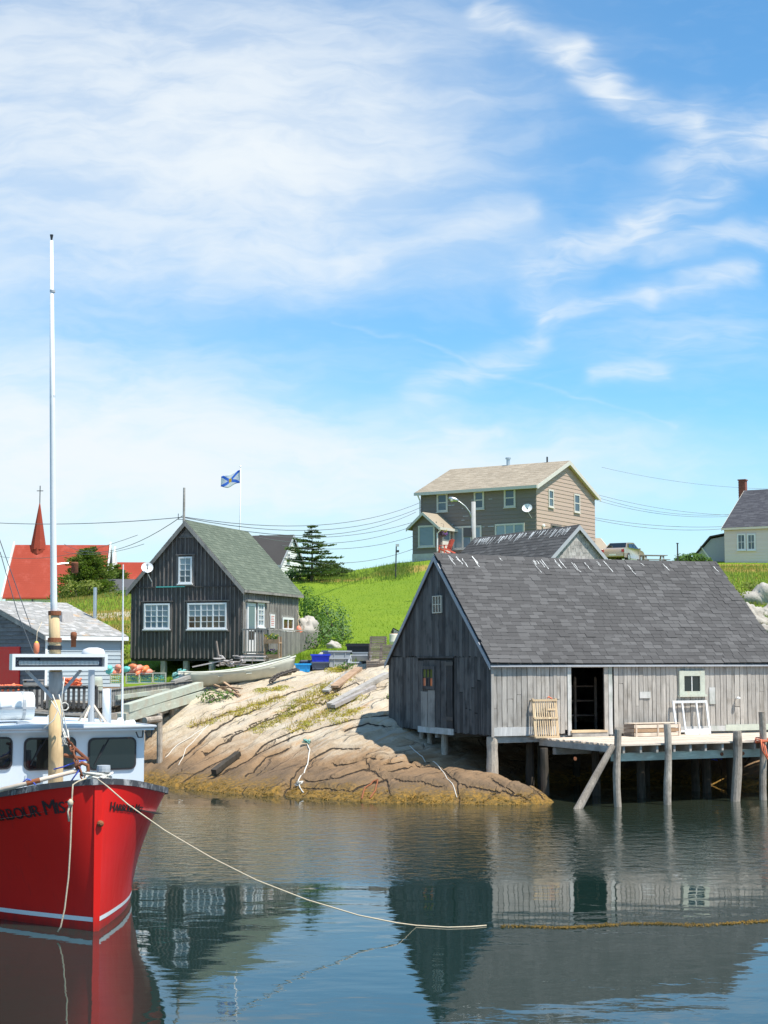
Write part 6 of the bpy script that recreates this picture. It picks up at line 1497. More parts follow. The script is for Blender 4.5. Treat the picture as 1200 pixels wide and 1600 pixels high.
def rail(p, q, h, pitch, wd, mat, low=.08, topmat=None):
    p, q = Vector(p), Vector(q); d = q - p; L = d.length; e = d.normalized(); n = int(L / pitch); sd = Vector((-e.y, e.x, 0)).normalized()
    for i in range(n + 1):
        c = p + e * (i * pitch); h0 = U(-.02, .02)
        piece('slat', wf, M[mat], None, None, None, 1 + i % 5, axes(c + Vector((0, 0, low + (h - low) / 2)), Vector((e.x, e.y, 0)).normalized() * wd, sd * .025, Vector((0, 0, h - low + h0))))
    for z in (low + .1, h - .04): MB().bar(p + Vector((0, 0, z)) + sd * .035, q + Vector((0, 0, z)) + sd * .035, .04, .07).build('rail', M[mat], wf)
    MB().bar(p + Vector((0, 0, h + .02)), q + Vector((0, 0, h + .02)), .10, .035).build('top_rail', M[topmat or mat], wf)
    for t in (0, .5, 1): c = p.lerp(q, t) + sd * .07; piece('rail_post', wf, M[mat], (c.x, c.y, c.z + h / 2), (.09, .09, h))
rail(A + Vector((0, .05, 0)), B + Vector((0, .05, 0)), .78, .165, .10, 'shed_shade'); rail(B + Vector((.05, .1, 0)), C + Vector((-.2, .1, 0)), .62, .118, .06, 'house_side')
# edge beams of the ramp
e0 = atY(196, 1107, 51.2); e1 = atY(312, 1071, 58.0); MB().bar(e0, e1, .28, .26).build('edge_beam', M['green_beam'], wf); e0 = atY(190, 1122, 51.0); e1 = atY(313, 1086, 57.9); MB().bar(e0, e1, .3, .3).build('edge_beam', M['green_beam'], wf)
e0 = atY(180, 1090, 52.2); e1 = atY(262, 1079, 56); MB().bar(e0, e1, .2, .14).build('edge_beam', M['green_beam'], wf); MB().bar(atY(270, 1066, 56.6), atY(312, 1052, 59), .16, .12).build('edge_beam', M['grey_beam'], wf)
MB().cyl(atY(226, 1126, 50.6), atY(250, 1123, 51.2), .11, .11, 10).build('log_end', M['post'], wf)
for (px, Y) in ((249, 51.6), (222, 53), (190, 51.4), (120, 51), (40, 51), (150, 54), (80, 55), (268, 55.5), (10, 51)):
    q = atY(px, 1140, Y); b = MB(); b.tube([(q.x, q.y, -1.5), (q.x + .02, q.y, .5), (q.x, q.y, 2.2)], [.11, .10, .09], 9); b.build('piling', M['post'], wf)
MB().bar(atY(150, 1124, 51.3), atY(330, 1098, 58.6), .2, .25).build('stringer', M['grey_beam'], wf); MB().bar(A - Vector((0, -.2, .2)), B - Vector((0, -.2, .2)), .2, .3).build('stringer', M['grey_beam'], wf)

# orange rope heaps on the wharf
def heap(name, label, px, py, Y, wpx, hpx, mat, n=40, r=.03, cat='rope', group=None):
    q = atY(px, py, Y); o = empty(name, q); b = MB(); w_, h_ = wpx * Y / FPX / 2, hpx * Y / FPX
    for i in range(n):
        a0 = U(0, 6); k = U(.2, .85); cx, cy = U(-.5, .5) * w_, U(-.3, .3) * w_; cz = U(0, 1) ** 1.4 * h_ * (1 - abs(cx) / w_ * .7)
        b.tube([(cx + k * w_ * .5 * math.cos(a0 + t), cy + k * w_ * .35 * math.sin(a0 + t), max(.02, cz + .04 * math.sin(2 * t + a0))) for t in np.linspace(0, U(3, 6.2), 9)], r, 5)
    b.build('coil', M[mat], o, True); return tag(o, label, cat, group)
heap('rope_heap', 'orange rope heap on the wharf behind the radar box struts', 112, 1073, 53, 38, 16, 'rope_orange', 45, .035)
heap('rope_heap', 'long low heap of coral rope by the red door', 14, 1079, 52.5, 66, 9, 'rope_orange', 40, .035)
q = atY(52, 1078, 52.3); t = empty('wooden_crate', (q.x, q.y, 2.3)); tag(t, 'small grey wooden box on the wharf left of the mast', 'crate')
for x in (-.28, .28): piece('side_board', t, M['grey_beam'], (x, 0, .48), (.02, .4, .95))
for z in (.1, .33, .56, .79): piece('slat', t, M['grey_beam'], (0, -.21, z), (.58, .02, .2)); piece('slat', t, M['grey_beam'], (0, .21, z), (.58, .02, .2))
piece('lid', t, M['cedar'], (0, 0, .97), (.62, .46, .03))
q = atY(150, 1072, 55); t = empty('green_barrel', (q.x, q.y, 2.3)); b = MB(); b.lathe((0, 0, 0), [(.2, 0), (.23, .1), (.24, .5), (.23, .9), (.2, 1.05)], 14); b.build('drum', M['green_beam'], t, True); b = MB()
for z in (.3, .7): b.lathe((0, 0, z), [(.24, 0), (.25, .02), (.24, .04)], 14)
b.build('hoop', M['green_beam'], t); tag(t, 'pale green drum standing behind the tripod pedestal', 'drum')
# wire lobster traps in a row on a plank, floats on top
sh_ = empty('trap_bench', atY(198, 1073, 57.0)); sh_.rotation_euler.z = R(8); tag(sh_, 'brown plank bench carrying the wire lobster traps', 'bench')
piece('top', sh_, M['brown_plank'], (0, .2, -.04), (2.1, .8, .06))
for x in (-.9, .9): piece('leg', sh_, M['brown_plank'], (x, .2, -.35), (.1, .6, .6))
def wire_trap(px, py, Y, w_, d_, h_, mt, rz, label, frame='wire_mesh'):
    o = empty('wire_trap', atY(px, py, Y), rz); b = MB(); r = .007
    for z in np.linspace(0, h_, 6):
        for y in (0, d_): b.bar((-w_ / 2, y, z), (w_ / 2, y, z), r * 2, r * 2)
        for x in (-w_ / 2, w_ / 2): b.bar((x, 0, z), (x, d_, z), r * 2, r * 2)
    for x in np.linspace(-w_ / 2, w_ / 2, 8):
        for y in (0, d_): b.bar((x, y, 0), (x, y, h_), r * 2, r * 2)
        b.bar((x, 0, h_), (x, d_, h_), r * 2, r * 2)
    b.build('mesh', M[mt], o); b = MB(); f = .03
    for x in (-w_ / 2, w_ / 2):
        for y in (0, d_): b.bar((x, y, 0), (x, y, h_), f, f)
    for z in (0, h_):
        for y in (0, d_): b.bar((-w_ / 2, y, z), (w_ / 2, y, z), f, f)
        for x in (-w_ / 2, w_ / 2): b.bar((x, 0, z), (x, d_, z), f, f)
    b.build('frame', M['green_beam'], o); b = MB(); b.bb(-w_ / 2 + .05, w_ / 2 - .05, .05, d_ - .05, .02, .06)
    for i in range(6): b.tube([(U(-.2, .2), U(.1, d_ - .1), U(.08, h_ * .8)) for _ in range(4)], .012, 4)
    b.build('twine_head', M['teal'], o); return tag(o, label, 'lobster trap', 'wire lobster traps on the wharf')
for i, (px, mt, lb) in enumerate(((182, 'wire_yellow', 'yellow wire lobster trap, first from the left on the plank bench'), (207, 'wire_mesh', 'green wire lobster trap, second from the left on the plank bench'), (228, 'wire_mesh', 'green wire lobster trap, third from the left on the plank bench'), (249, 'wire_mesh', 'green wire lobster trap, rightmost on the plank bench'))):
    wire_trap(px, 1068 - i * .5, 56.9 + i * .1, .46, .6, .34, mt, R(8), lb)
def float_(px, py, Y, mt, lb, sc=1.0):
    o = empty('net_float', atY(px, py, Y)); rt = Matrix.Rotation(U(0, 3), 3, 'Z') @ Matrix.Rotation(R(90) + U(-.3, .3), 3, 'X')
    MB().lathe((0, 0, 0), [(.03 * sc, -.2 * sc), (.09 * sc, -.14 * sc), (.11 * sc, 0), (.09 * sc, .14 * sc), (.03 * sc, .2 * sc)], 12, rt).build('float', M[mt], o, True); MB().cyl(rt @ Vector((0, 0, -.28 * sc)), rt @ Vector((0, 0, .28 * sc)), .012).build('spindle', M['fresh_wood'], o)
    return tag(o, lb, 'buoy', 'floats on the wire traps')
for a in ((171, 1044, 'teal', 'teal float, leftmost on the wire traps'), (173, 1050, 'teal', 'lower teal float at the left end of the wire traps'), (184, 1043, 'coral', 'coral float on the yellow wire trap'), (183, 1050, 'coral', 'lower coral float on the yellow wire trap'), (197, 1046, 'teal', 'teal float between two coral floats'),
          (207, 1042, 'orange', 'orange float, upper left of the pile on the green traps'), (206, 1049, 'coral', 'coral float, lower left of the pile on the green traps'), (216, 1044, 'coral', 'coral float in the middle of the pile on the green traps'), (217, 1051, 'orange', 'orange float low in the middle of the green traps'), (227, 1045, 'orange', 'orange float, right end of the pile on the green traps'), (229, 1050, 'coral', 'coral float, lowest at the right end of the pile')):
    float_(a[0], a[1], 57.2, a[2], a[3], 1.1)
heap('net_heap', 'teal net heap at the left end of the old dory', 283, 1063, 59.5, 40, 16, 'rope_teal', 40, .03, 'net')

# ------------------------------------------------------------------ old dory drawn up on the rock
d0 = atY(285, 1081, 58.2); d1 = atY(456, 1060, 60.3); L_ = (d1 - d0).length; ang = math.atan2(d1.y - d0.y, d1.x - d0.x)
dory = empty('old_dory', d0, ang); dory.rotation_euler = (0, -math.asin((d1.z - d0.z - .05) / L_), ang); tag(dory, 'old pale wooden dory with peeling paint drawn up on the rock', 'rowboat')
b = MB(); n_ = 18; k = 7; vs = []
for i in range(n_ + 1):
    t = i / n_; bw_ = .62 * math.sin(PI * min(1, .12 + .80 * t)) ** .7; hh = .52 + .22 * (2 * t - 1.0) ** 2 + .15 * t; ke = .10 + .25 * max(0, abs(t - .5) - .3) * 2
    for j in range(k):
        a = j / (k - 1) * PI; w_ = math.cos(a); prof = 1 - abs(math.sin(a)) ** 2.2
        vs.append((L_ * t + (.12 if t > .9 else 0) * prof, w_ * bw_ * (1 - .0 * prof), ke + (hh - ke) * prof))
fs = [(i * k + j, i * k + j + 1, (i + 1) * k + j + 1, (i + 1) * k + j) for i in range(n_) for j in range(k - 1)]
b.add(vs, fs + [tuple(range(k)), tuple(n_ * k + j for j in range(k))[::-1]]); hl = b.build('hull', M['dory'], dory, True); md = hl.modifiers.new('planking', 'SOLIDIFY'); md.thickness = .03
for sd in (0, k - 1):
    b = MB(); b.tube([Vector(vs[i * k + sd]) for i in range(n_ + 1)], .035, 6); b.build('gunwale', M['dory'], dory)
for t in (.3, .55, .78): i = int(t * n_); w_ = vs[i * k][1]; piece('thwart', dory, M['dory'], (L_ * t, 0, vs[i * k][2] - .15), (.22, abs(w_) * 1.9, .03))
# driftwood and rope pile, wooden crate lying behind the dory
q = atY(358, 1040, 61.0); o = empty('driftwood_pile', q); b = MB()
for i in range(16):
    a = U(0, PI); l = U(.3, .8); c = Vector((U(-.4, .5), U(-.3, .3), U(.0, .35))); d = Vector((math.cos(a), math.sin(a) * .6, U(-.2, .4))) * l / 2; b.tube([c - d, c + Vector((0, 0, U(-.06, .08))), c + d], [.03, .045, .02], 6)
b.build('branches', M['cedar'], o); MB().bar((-.35, 0, 0), (-.52, .1, .95), .07, .05).build('stake', M['trap_wood'], o); MB().bar((-1.4, -.2, -.05), (-.2, -.1, .2), .09, .05).build('board', M['cedar'], o); tag(o, 'pile of bleached driftwood and stakes behind the dory', 'driftwood')
q = atY(397, 1036, 62.0); t = empty('lath_trap', (q.x, q.y, q.z - .12), R(-15)); tag(t, 'grey lath lobster trap lying between the driftwood pile and the flower stand', 'lobster trap')
for i in range(7): a = PI * i / 6; piece('lath', t, M['cedar'], None, None, M=axes(Vector((0, -.22 * math.cos(a), .05 + .36 * math.sin(a))), Vector((1.05, 0, 0)), Vector((0, .05 * math.sin(a) + .01, .05 * math.cos(a))), Vector((0, -.015 * math.cos(a), .015 * math.sin(a) + .004))))
for x in (-.5, 0, .5): MB().tube([(x, -.23 * math.cos(a), .04 + .36 * math.sin(a)) for a in np.linspace(0, PI, 9)], .018, 5).build('hoop', M['trap_wood'], t)
piece('base', t, M['trap_wood'], (0, 0, .02), (1.06, .48, .04))

# ------------------------------------------------------------------ fish bins and trap stack on top of the ledge
def bin_(px, py, Y, w_, d_, h_, mt, rz, label, tilt=0.0, lid=False):
    o = empty('fish_bin', atY(px, py, Y)); o.rotation_euler = (tilt, 0, rz); b = MB(); t = .025; f = .88
    for (ax, ay, nx_, ny_) in ((w_ / 2, d_ / 2, 1, 1),):
        lo_ = [(-ax * f, -ay * f), (ax * f, -ay * f), (ax * f, ay * f), (-ax * f, ay * f)]; hi_ = [(-ax, -ay), (ax, -ay), (ax, ay), (-ax, ay)]; li = [(-ax * f + t, -ay * f + t), (ax * f - t, -ay * f + t), (ax * f - t, ay * f - t), (-ax * f + t, ay * f - t)]; hi2 = [(-ax + t, -ay + t), (ax - t, -ay + t), (ax - t, ay - t), (-ax + t, ay - t)]
        vs = [(*p, 0) for p in lo_] + [(*p, h_) for p in hi_] + [(*p, h_) for p in hi2] + [(*p, .03) for p in li]
        fs = [(3, 2, 1, 0), (12, 13, 14, 15)]
        for i in range(4): j = (i + 1) % 4; fs += [(i, j, 4 + j, 4 + i), (4 + i, 4 + j, 8 + j, 8 + i), (8 + i, 8 + j, 12 + j, 12 + i)]
        b.add(vs, fs)
    bd = b.build('tub', M[mt], o); b = MB(); ax, ay = w_ / 2 + .02, d_ / 2 + .02
    for p, q in (((-ax, -ay), (ax, -ay)), ((ax, -ay), (ax, ay)), ((ax, ay), (-ax, ay)), ((-ax, ay), (-ax, -ay))): b.bar((*p, h_ - .03), (*q, h_ - .03), .03, .06)
    b.build('rim', M[mt], o); b = MB()
    for x in (-w_ * .25, w_ * .25): b.bar((x, -d_ / 2 * .9 - .01, .05), (x, -d_ / 2 - .01, h_ - .06), .03, .02, (0, 1, 0))
    b.build('rib', M[mt], o); 
    if lid: piece('lid', o, M[mt], (0, .05, h_ + .03), (w_ * 1.05, d_ * 1.05, .05))
    return tag(o, label, 'bin', 'plastic fish bins on the ledge')
Y0 = 61.0
bin_(473, 1050, Y0 - .2, .58, .45, .33, 'cyan_bin', R(5), 'small sky blue plastic bin nearest the old dory'); bin_(487, 1046, Y0 + .3, .9, .55, .30, 'navy_bin', R(14), 'dark blue grey bin lying open left of the royal blue bin', R(-14))
bin_(500, 1046, Y0, .68, .5, .30, 'navy_bin', R(4), 'dark slate bin underneath the royal blue bin'); bin_(500.5, 1036, Y0, .70, .5, .34, 'blue_bin', R(4), 'bright royal blue bin stacked on a dark slate bin')
bin_(526, 1042, Y0 + .4, .95, .62, .36, 'grey_bin', R(24), 'lower grey plastic bin of the stack right of the royal blue bin'); bin_(526, 1031, Y0 + .4, .95, .62, .36, 'grey_bin', R(24), 'upper open grey plastic bin of the stack right of the royal blue bin')
bin_(563, 1041, Y0 + .4, .8, .55, .34, 'grey_bin', R(-8), 'grey bin on its side in front of the black bins', R(30)); bin_(566, 1034, Y0 + .9, .72, .5, .38, 'grey_bin', R(-4), 'mid grey bin under the black bin'); bin_(561, 1022, Y0 + 1.0, .95, .6, .36, 'black_bin', R(-4), 'black lidded bin on top of the grey bins beside the trap stack', 0, True); bin_(575, 1045, Y0 + .1, .5, .4, .3, 'black_bin', R(10), 'black bin standing low beside the trap stack')
def wood_trap(px, py, Y, w_, d_, h_, rz, label):
    o = empty('wooden_trap', atY(px, py, Y), rz); n = 4
    for j in range(n):
        z = h_ * (j + .5) / n
        for y in (-d_ / 2, d_ / 2): piece('lath', o, M['trap_wood'], (0, y, z), (w_, .018, h_ / n - .02))
        for x in (-w_ / 2, w_ / 2): piece('lath', o, M['trap_wood'], (x, 0, z), (.018, d_ - .03, h_ / n - .02))
    for i in range(5): piece('lath', o, M['trap_wood'], (0, -d_ / 2 + d_ * (i + .5) / 5, h_ + .012), (w_, d_ / 5 - .02, .018))
    for x in (-w_ / 2 + .03, w_ / 2 - .03):
        for y in (-d_ / 2 + .02, d_ / 2 - .02): piece('corner_post', o, M['trap_wood'], (x, y, h_ / 2), (.04, .04, h_))
    piece('base', o, M['interior'], (0, 0, .03), (w_ - .04, d_ - .05, .03)); return tag(o, label, 'lobster trap', 'old wooden traps stacked by the shed')
zt = 1048
for i, (px, py, lb) in enumerate(((583, 1044, 'wooden trap at the bottom of the stack, left front'), (601, 1045, 'wooden trap at the bottom of the stack, nearest the grey shed'), (586, 1031, 'wooden trap second from the bottom on the left of the stack'), (604, 1032, 'wooden trap second from the bottom beside the grey shed'), (587, 1018.5, 'wooden trap third from the bottom in the stack'), (605, 1020, 'wooden trap third layer, half hidden by the grey shed'), (591, 1007, 'topmost wooden trap of the stack by the grey shed'))):
    wood_trap(px, py, 60.2 + .05 * i, .50 if i < 6 else .62, .6, .29, R(U(-6, 6)), lb)
q = atY(616, 1003, 66); t = empty('steel_drum', (q.x, q.y, fast_z(q.x, q.y))); tag(t, 'cream and rust drum behind the trap stack', 'drum'); b = MB(); b.lathe((0, 0, 0), [(.19, 0), (.2, .2), (.21, .22), (.2, .24), (.2, .5), (.19, .55)], 16); b.build('drum', M['cream_frame'], t, True); MB().lathe((0, 0, .55), [(.19, 0), (.18, .02), (.05, .02)], 16).build('lid', M['rust'], t)
q = atY(619, 988, 70); t = empty('lawn_sign', (q.x, q.y, fast_z(q.x, q.y)), R(-10)); tag(t, 'small dark notice board on a stake on the lawn', 'sign'); hz_ = q.z - t.location.z; MB().cyl((0, .03, -.2), (.05, .03, hz_), .03).build('stake', M['grey_beam'], t)
rt = Matrix.Rotation(R(28), 3, 'Y'); MB().box((0, 0, hz_), (.44, .04, .24), rt).build('board', M['black'], t)
for i in range(3): MB().box(rt @ Vector((-.02, -.022, .05 - i * .05)) + Vector((0, 0, hz_)), (.28 - .06 * i, .006, .016), rt).build('text_line', M['white_wall'], t)
# stones
def stone(px, py, Y, rx, ry, rz, seed, label, mt='rock_grey', sink=.35):
    q = atY(px, py, Y); o = MB().blob((0, 0, 0), (rx, ry, rz), seed, .55, 18, 1.6).build('boulder', M[mt], None, True); o.location = (q.x, q.y, q.z); return tag(o, label, 'boulder')
stone(478, 987, 70.5, .55, .5, .62, 3, 'pale grey boulder at the back corner of the dark house'); stone(504, 1033, 64, .42, .3, .26, 5, 'small pale boulder behind the royal blue bin'); stone(522, 1010, 67, .28, .2, .2, 8, 'small pale stone on the grass edge behind the bins')
stone(1200, 946, 77, 1.25, .9, .95, 11, 'large pale granite boulder at the right edge of the hillside', 'rough_rock'); stone(1172, 967, 66, .65, .5, .55, 12, 'pale boulder below the large one, left of it', 'rough_rock'); stone(1196, 992, 60, .8, .6, .40, 13, 'white granite block just above the shed eave on the right', 'rough_rock'); stone(1203, 965, 70, .6, .5, .5, 14, 'boulder cut by the right edge under the large one', 'rough_rock')
stone(240, 1113, 55.6, .4, .35, .3, 16, 'grey boulder under the wharf ramp'); stone(268, 1105, 56.3, .45, .4, .35, 17, 'pale boulder where the wharf ramp meets the rock')
for i, (px, py, Y) in enumerate(((612, 892, 104), (620, 895, 103), (628, 892, 104), (640, 897, 103), (648, 893, 104), (655, 898, 103))): stone(px, py, Y, U(.15, .3), .2, U(.1, .2), 30 + i, ('first', 'second', 'third', 'fourth', 'fifth', 'sixth')[i] + ' bank stone from the left below the brown house')
# planks, chain and ropes lying on the ledge
def lying(name, label, p, q, w_, h_, mt, cat='plank', lift=.06):
    a = atY(*p); c = atY(*q); a.z = max(a.z, fast_z(a.x, a.y) + lift); c.z = max(c.z, fast_z(c.x, c.y) + lift); m_ = (a + c) / 2
    for t in np.linspace(.1, .9, 6):
        k = a.lerp(c, t); e = fast_z(k.x, k.y) + h_ / 2 - k.z
        if e > 0: a.z += e; c.z += e
    o = empty(name, (a + c) / 2); n = 5; b = MB(); pts = [a.lerp(c, i / n) - o.location for i in range(n + 1)]; d = (c - a).normalized(); sd = d.cross(Vector((0, 0, 1))).normalized(); up = sd.cross(d); vs = []
    for i, p_ in enumerate(pts):
        ww = w_ * U(.94, 1.04); hh = h_ * U(.9, 1.05); vs += [p_ - sd * ww / 2 - up * hh / 2, p_ + sd * ww / 2 - up * hh / 2, p_ + sd * ww / 2 + up * hh / 2, p_ - sd * ww / 2 + up * hh / 2]
    fs = [(3, 2, 1, 0), tuple(4 * n + i for i in range(4))] + [(4 * i + j, 4 * i + (j + 1) % 4, 4 * i + 4 + (j + 1) % 4, 4 * i + 4 + j) for i in range(n) for j in range(4)]
    b.add(vs, fs); b.build('timber', M[mt], o); return tag(o, label, cat)
lying('loose_plank', 'grey plank lying on the ledge next to the reddish one', (508, 1082, 56.4), (546, 1053, 58.8), .28, .07, 'grey_beam'); lying('loose_plank', 'reddish brown plank lying on the ledge', (523, 1076, 56.6), (560, 1047, 59.2), .32, .09, 'brown_plank')
lying('loose_beam', 'long grey beam lying on the ledge near the big shed', (515, 1106, 54.8), (605, 1063, 57.2), .30, .16, 'grey_beam', 'beam'); lying('loose_beam', 'second grey beam under the long one on the ledge', (520, 1104, 54.4), (585, 1080, 56.3), .2, .12, 'cedar', 'beam')
for i, (p, q) in enumerate((((335, 1070, 58.2), (375, 1088, 57.0)), ((345, 1073, 57.8), (378, 1076, 57.2)), ((350, 1066, 58.4), (372, 1082, 57.2)))): lying('broken_slat', ('lowest', 'middle', 'upper')[i] + ' broken brown slat below the dory', p, q, .1, .05, 'brown_plank', 'slat')
lying('driftwood_log', 'dark wet log wedged in the low crack of the ledge', (334, 1213, 49.4), (372, 1190, 50.6), .2, .16, 'wet_shade_post', 'log')
def ground_rope(name, label, pts, Y0_, Y1_, r, mt, cat='rope'):
    P_ = []
    n = len(pts)
    for i, (px, py) in enumerate(pts):
        d = ray(px, py); best = None                       # walk along the sight line to the rock
        for t in np.arange(Y0_, Y1_, .06):
            k = t / d.y; p = Vector((d.x * k, t, CAM_Z + d.z * k))
            if p.z <= fast_z(p.x, p.y) + .03: best = p; break
        if best is None: continue
        P_.append(Vector((best.x, best.y, fast_z(best.x, best.y) + r)))
    Q_ = []
    for i in range(len(P_) - 1):
        for t in np.linspace(0, 1, 6)[:-1]: k = P_[i].lerp(P_[i + 1], t); Q_.append(Vector((k.x, k.y, fast_z(k.x, k.y) + r)))
    Q_.append(P_[-1]); o = empty(name, Q_[0]); b = MB(); b.tube([k - o.location for k in Q_], r, 6); b.build('line', M[mt], o, True)
    return tag(o, label, cat), Q_
o, Q_ = ground_rope('mooring_rope', 'white rope with a knot hanging down the middle of the ledge', [(480, 1163), (484, 1172), (482, 1185), (478, 1200), (470, 1212), (466, 1220), (468, 1230), (474, 1238)], 44, 58, .02, 'rope_white')
b = MB(); c = Q_[0] - o.location
for i in range(8): b.tube([c + Vector((U(-.18, .12), U(-.1, .1), U(0, .16))) for _ in range(4)], .016, 5)
b.build('knot', M['rope_teal'], o, True); b = MB(); c = Q_[-8] - o.location
for i in range(8): b.tube([c + Vector((U(-.14, .14), U(-.1, .1), U(0, .14))) for _ in range(4)], .016, 5)
b.build('tangle', M['rope_white'], o, True)
ground_rope('thin_rope', 'thin white rope at the left side of the ledge', [(258, 1183), (275, 1165), (300, 1150), (318, 1138)], 48, 60, .012, 'rope_white'); ground_rope('thin_rope', 'second thin white rope at the left side of the ledge', [(279, 1196), (290, 1170), (310, 1150), (326, 1132)], 48, 60, .012, 'rope_white')
ground_rope('thin_rope', 'pale rope running from under the shed corner to the water', [(640, 1165), (660, 1183), (690, 1203), (705, 1222), (714, 1245)], 43, 53, .013, 'rope_white'); ground_rope('iron_hoop', 'rusty iron hoop lying at the waterline', [(565, 1248), (570, 1232), (582, 1222), (590, 1220), (586, 1236), (578, 1247)], 43, 52, .025, 'rust', 'hoop')
o = empty('anchor_chain', atY(430, 1056, 59)); tag(o, 'heavy dark rusty chain beside the right end of the dory', 'chain'); b = MB()
cp_ = [atY(x, y, Y) for x, y, Y in ((424, 1064, 58.4), (430, 1058, 58.6), (438, 1054, 58.8), (447, 1051, 59.0), (456, 1048, 59.3), (463, 1047, 59.5))]
for i in range(14):
    t = i / 13 * (len(cp_) - 1); k = min(int(t), len(cp_) - 2); c = cp_[k].lerp(cp_[k + 1], t - k); c.z = max(c.z, fast_z(c.x, c.y) + .05); c -= o.location; d = (cp_[k + 1] - cp_[k]).normalized(); s_ = d.cross(Vector((0, 0, 1) if i % 2 else (0, 1, .4))).normalized()
    b.tube([c + (d * math.cos(a) * .13 + s_ * math.sin(a) * .08) for a in np.linspace(0, 2 * PI, 10)], .03, 6)
b.build('links', M['chain'], o, True)

# ------------------------------------------------------------------ car, picnic table, poles and wires on the hill
Yc = 112.0; p = atY(974, 886, Yc); car = empty('parked_car', (p.x, p.y, fast_z(p.x, p.y)), R(62)); tag(car, 'champagne coloured sedan parked beyond the big shed roof', 'car')
side = [(-2.2, .32), (-2.22, .62), (-2.15, .88), (-1.55, .96), (-.95, 1.36), (.35, 1.42), (1.05, .98), (1.95, .86), (2.2, .62), (2.18, .32)]
b = MB(); vs = []; lay = ((-.86, .0), (-.80, .06), (.80, .06), (.86, .0)); n_ = len(side)
for yv, ins in ((-.87, 0), (-.70, 1), (.70, 1), (.87, 0)):
    for (x, z) in side:
        zz_ = z; y = yv
        if z > 1.0: y = yv * (.78 if not ins else .9)
        elif z > .84: y = yv * .97
        vs.append((x, y, zz_ + (.02 if ins and z > .8 else 0)))
fs = []
for a in range(3):
    for i in range(n_): j = (i + 1) % n_; fs.append((a * n_ + i, a * n_ + j, (a + 1) * n_ + j, (a + 1) * n_ + i))
fs += [tuple(range(n_)), tuple(3 * n_ + i for i in range(n_))[::-1]]; b.add(vs, fs); body = b.build('body', M['car'], car, True); body.modifiers.new('bevel', 'BEVEL').width = .04
for sgn in (-1, 1):
    yo = sgn * .79
    for pts in ([(-1.35, 1.0), (-.88, 1.3), (-.32, 1.33), (-.32, 1.0)], [(-.25, 1.0), (-.25, 1.33), (.30, 1.35), (.88, 1.02)]): 
        b = MB(); b.prism([(x, sgn * (.875 - .19 * (z - 1.0) / .4), z) for x, z in pts], (0, sgn * .012, 0)); b.build('side_window', M['glass_dark'], body)
    for x in (-1.35, 1.35):
        b = MB(); b.cyl((x, sgn * .68, .32), (x, sgn * .90, .32), .32, .32, 18); wl = b.build('wheel', M['tyre'], car, True); b = MB(); b.cyl((x, sgn * .895, .32), (x, sgn * .91, .32), .2, .18, 14); b.build('hub_cap', M['metal'], wl)
    b = MB(); b.bb(-2.235, -2.10, sgn * .84 - .18 * (sgn > 0), sgn * .84 + .18 * (sgn < 0), .66, .84); b.build('tail_lamp', M['tail'], car); b = MB(); b.bb(2.08, 2.215, sgn * .80 - .2 * (sgn > 0), sgn * .80 + .2 * (sgn < 0), .58, .74); b.build('headlight', M['white'], car)
    b = MB(); b.box((.85, sgn * .95, 1.02), (.14, .14, .1)); b.build('wing_mirror', M['car'], car)
for pts in ([(-1.50, 1.0), (-.98, 1.36)], [(1.02, 1.02), (.40, 1.42)]):
    (xa, za), (xb, zb_) = pts; sg = 1 if xa > 0 else -1; b = MB(); b.add([(xa + .02 * sg, -.72, za + .02), (xa + .02 * sg, .72, za + .02), (xb + .02 * sg, .60, zb_ + .02), (xb + .02 * sg, -.60, zb_ + .02)], [(0, 1, 2, 3)]); b.build('screen', M['glass_dark'], body)
b = MB(); b.bb(-2.27, -2.2, -.8, .8, .36, .54); b.build('bumper', M['car'], car); b = MB(); b.bb(-2.285, -2.27, -.25, .25, .42, .52); b.build('number_plate', M['white'], car)
p = atY(1021, 883, 104); t = empty('picnic_table', (p.x, p.y, fast_z(p.x, p.y)), R(10)); tag(t, 'grey picnic table on the skyline right of the car', 'picnic table')
for i in range(5): piece('top_board', t, M['picnic'], (0, -.3 + i * .15, .76), (1.75, .13, .045))
for y in (-.72, .72): piece('bench_board', t, M['picnic'], (0, y, .45), (1.75, .26, .045))
for x in (-.6, .6):
    for s_ in (-1, 1): MB().bar((x, s_ * .2, .74), (x, s_ * .65, .0), .05, .1, (1, 0, 0)).build('leg', M['picnic'], t)
    piece('cross_beam', t, M['picnic'], (x, 0, .40), (.05, 1.6, .1))
# street lamp on a wooden pole
Yl = 84; p = atY(740, 840, Yl); t = empty('street_lamp', (p.x, p.y, fast_z(p.x, p.y))); tag(t, 'street lamp with curved arm on a grey wooden pole before the brown house', 'street lamp'); ztop = atY(740, 784, Yl).z - t.location.z
MB().tube([(0, 0, -.3), (0, 0, ztop)], [.14, .115], 12).build('pole', M['grey_pole'], t, True); f = lambda px, py: atY(px, py, Yl) - t.location
MB().tube([f(738, 812), f(734, 800), f(727, 791), f(718, 784), f(712, 781)], .028, 8).build('arm', M['metal'], t, True)
hd = MB(); c0, c1 = f(716, 782), f(701, 778); d = (c1 - c0); hd.tube([c0, c0 + d * .25, c0 + d * .6, c1], [.05, .10, .12, .06], 10); ho = hd.build('lamp_head', M['metal'], t, True); MB().lathe(c0 + d * .65 - Vector((0, 0, .17)), [(.02, 0), (.09, .04), (.11, .12)], 12).build('lens', M['cream_frame'], ho, True)
MB().tube([f(741, 812), f(744, 820), f(747, 826)], .012, 5).build('cable', M['wire'], t); MB().box(f(730, 832), (.42, .3, .5)).build('meter_box', M['dark_metal'], t)
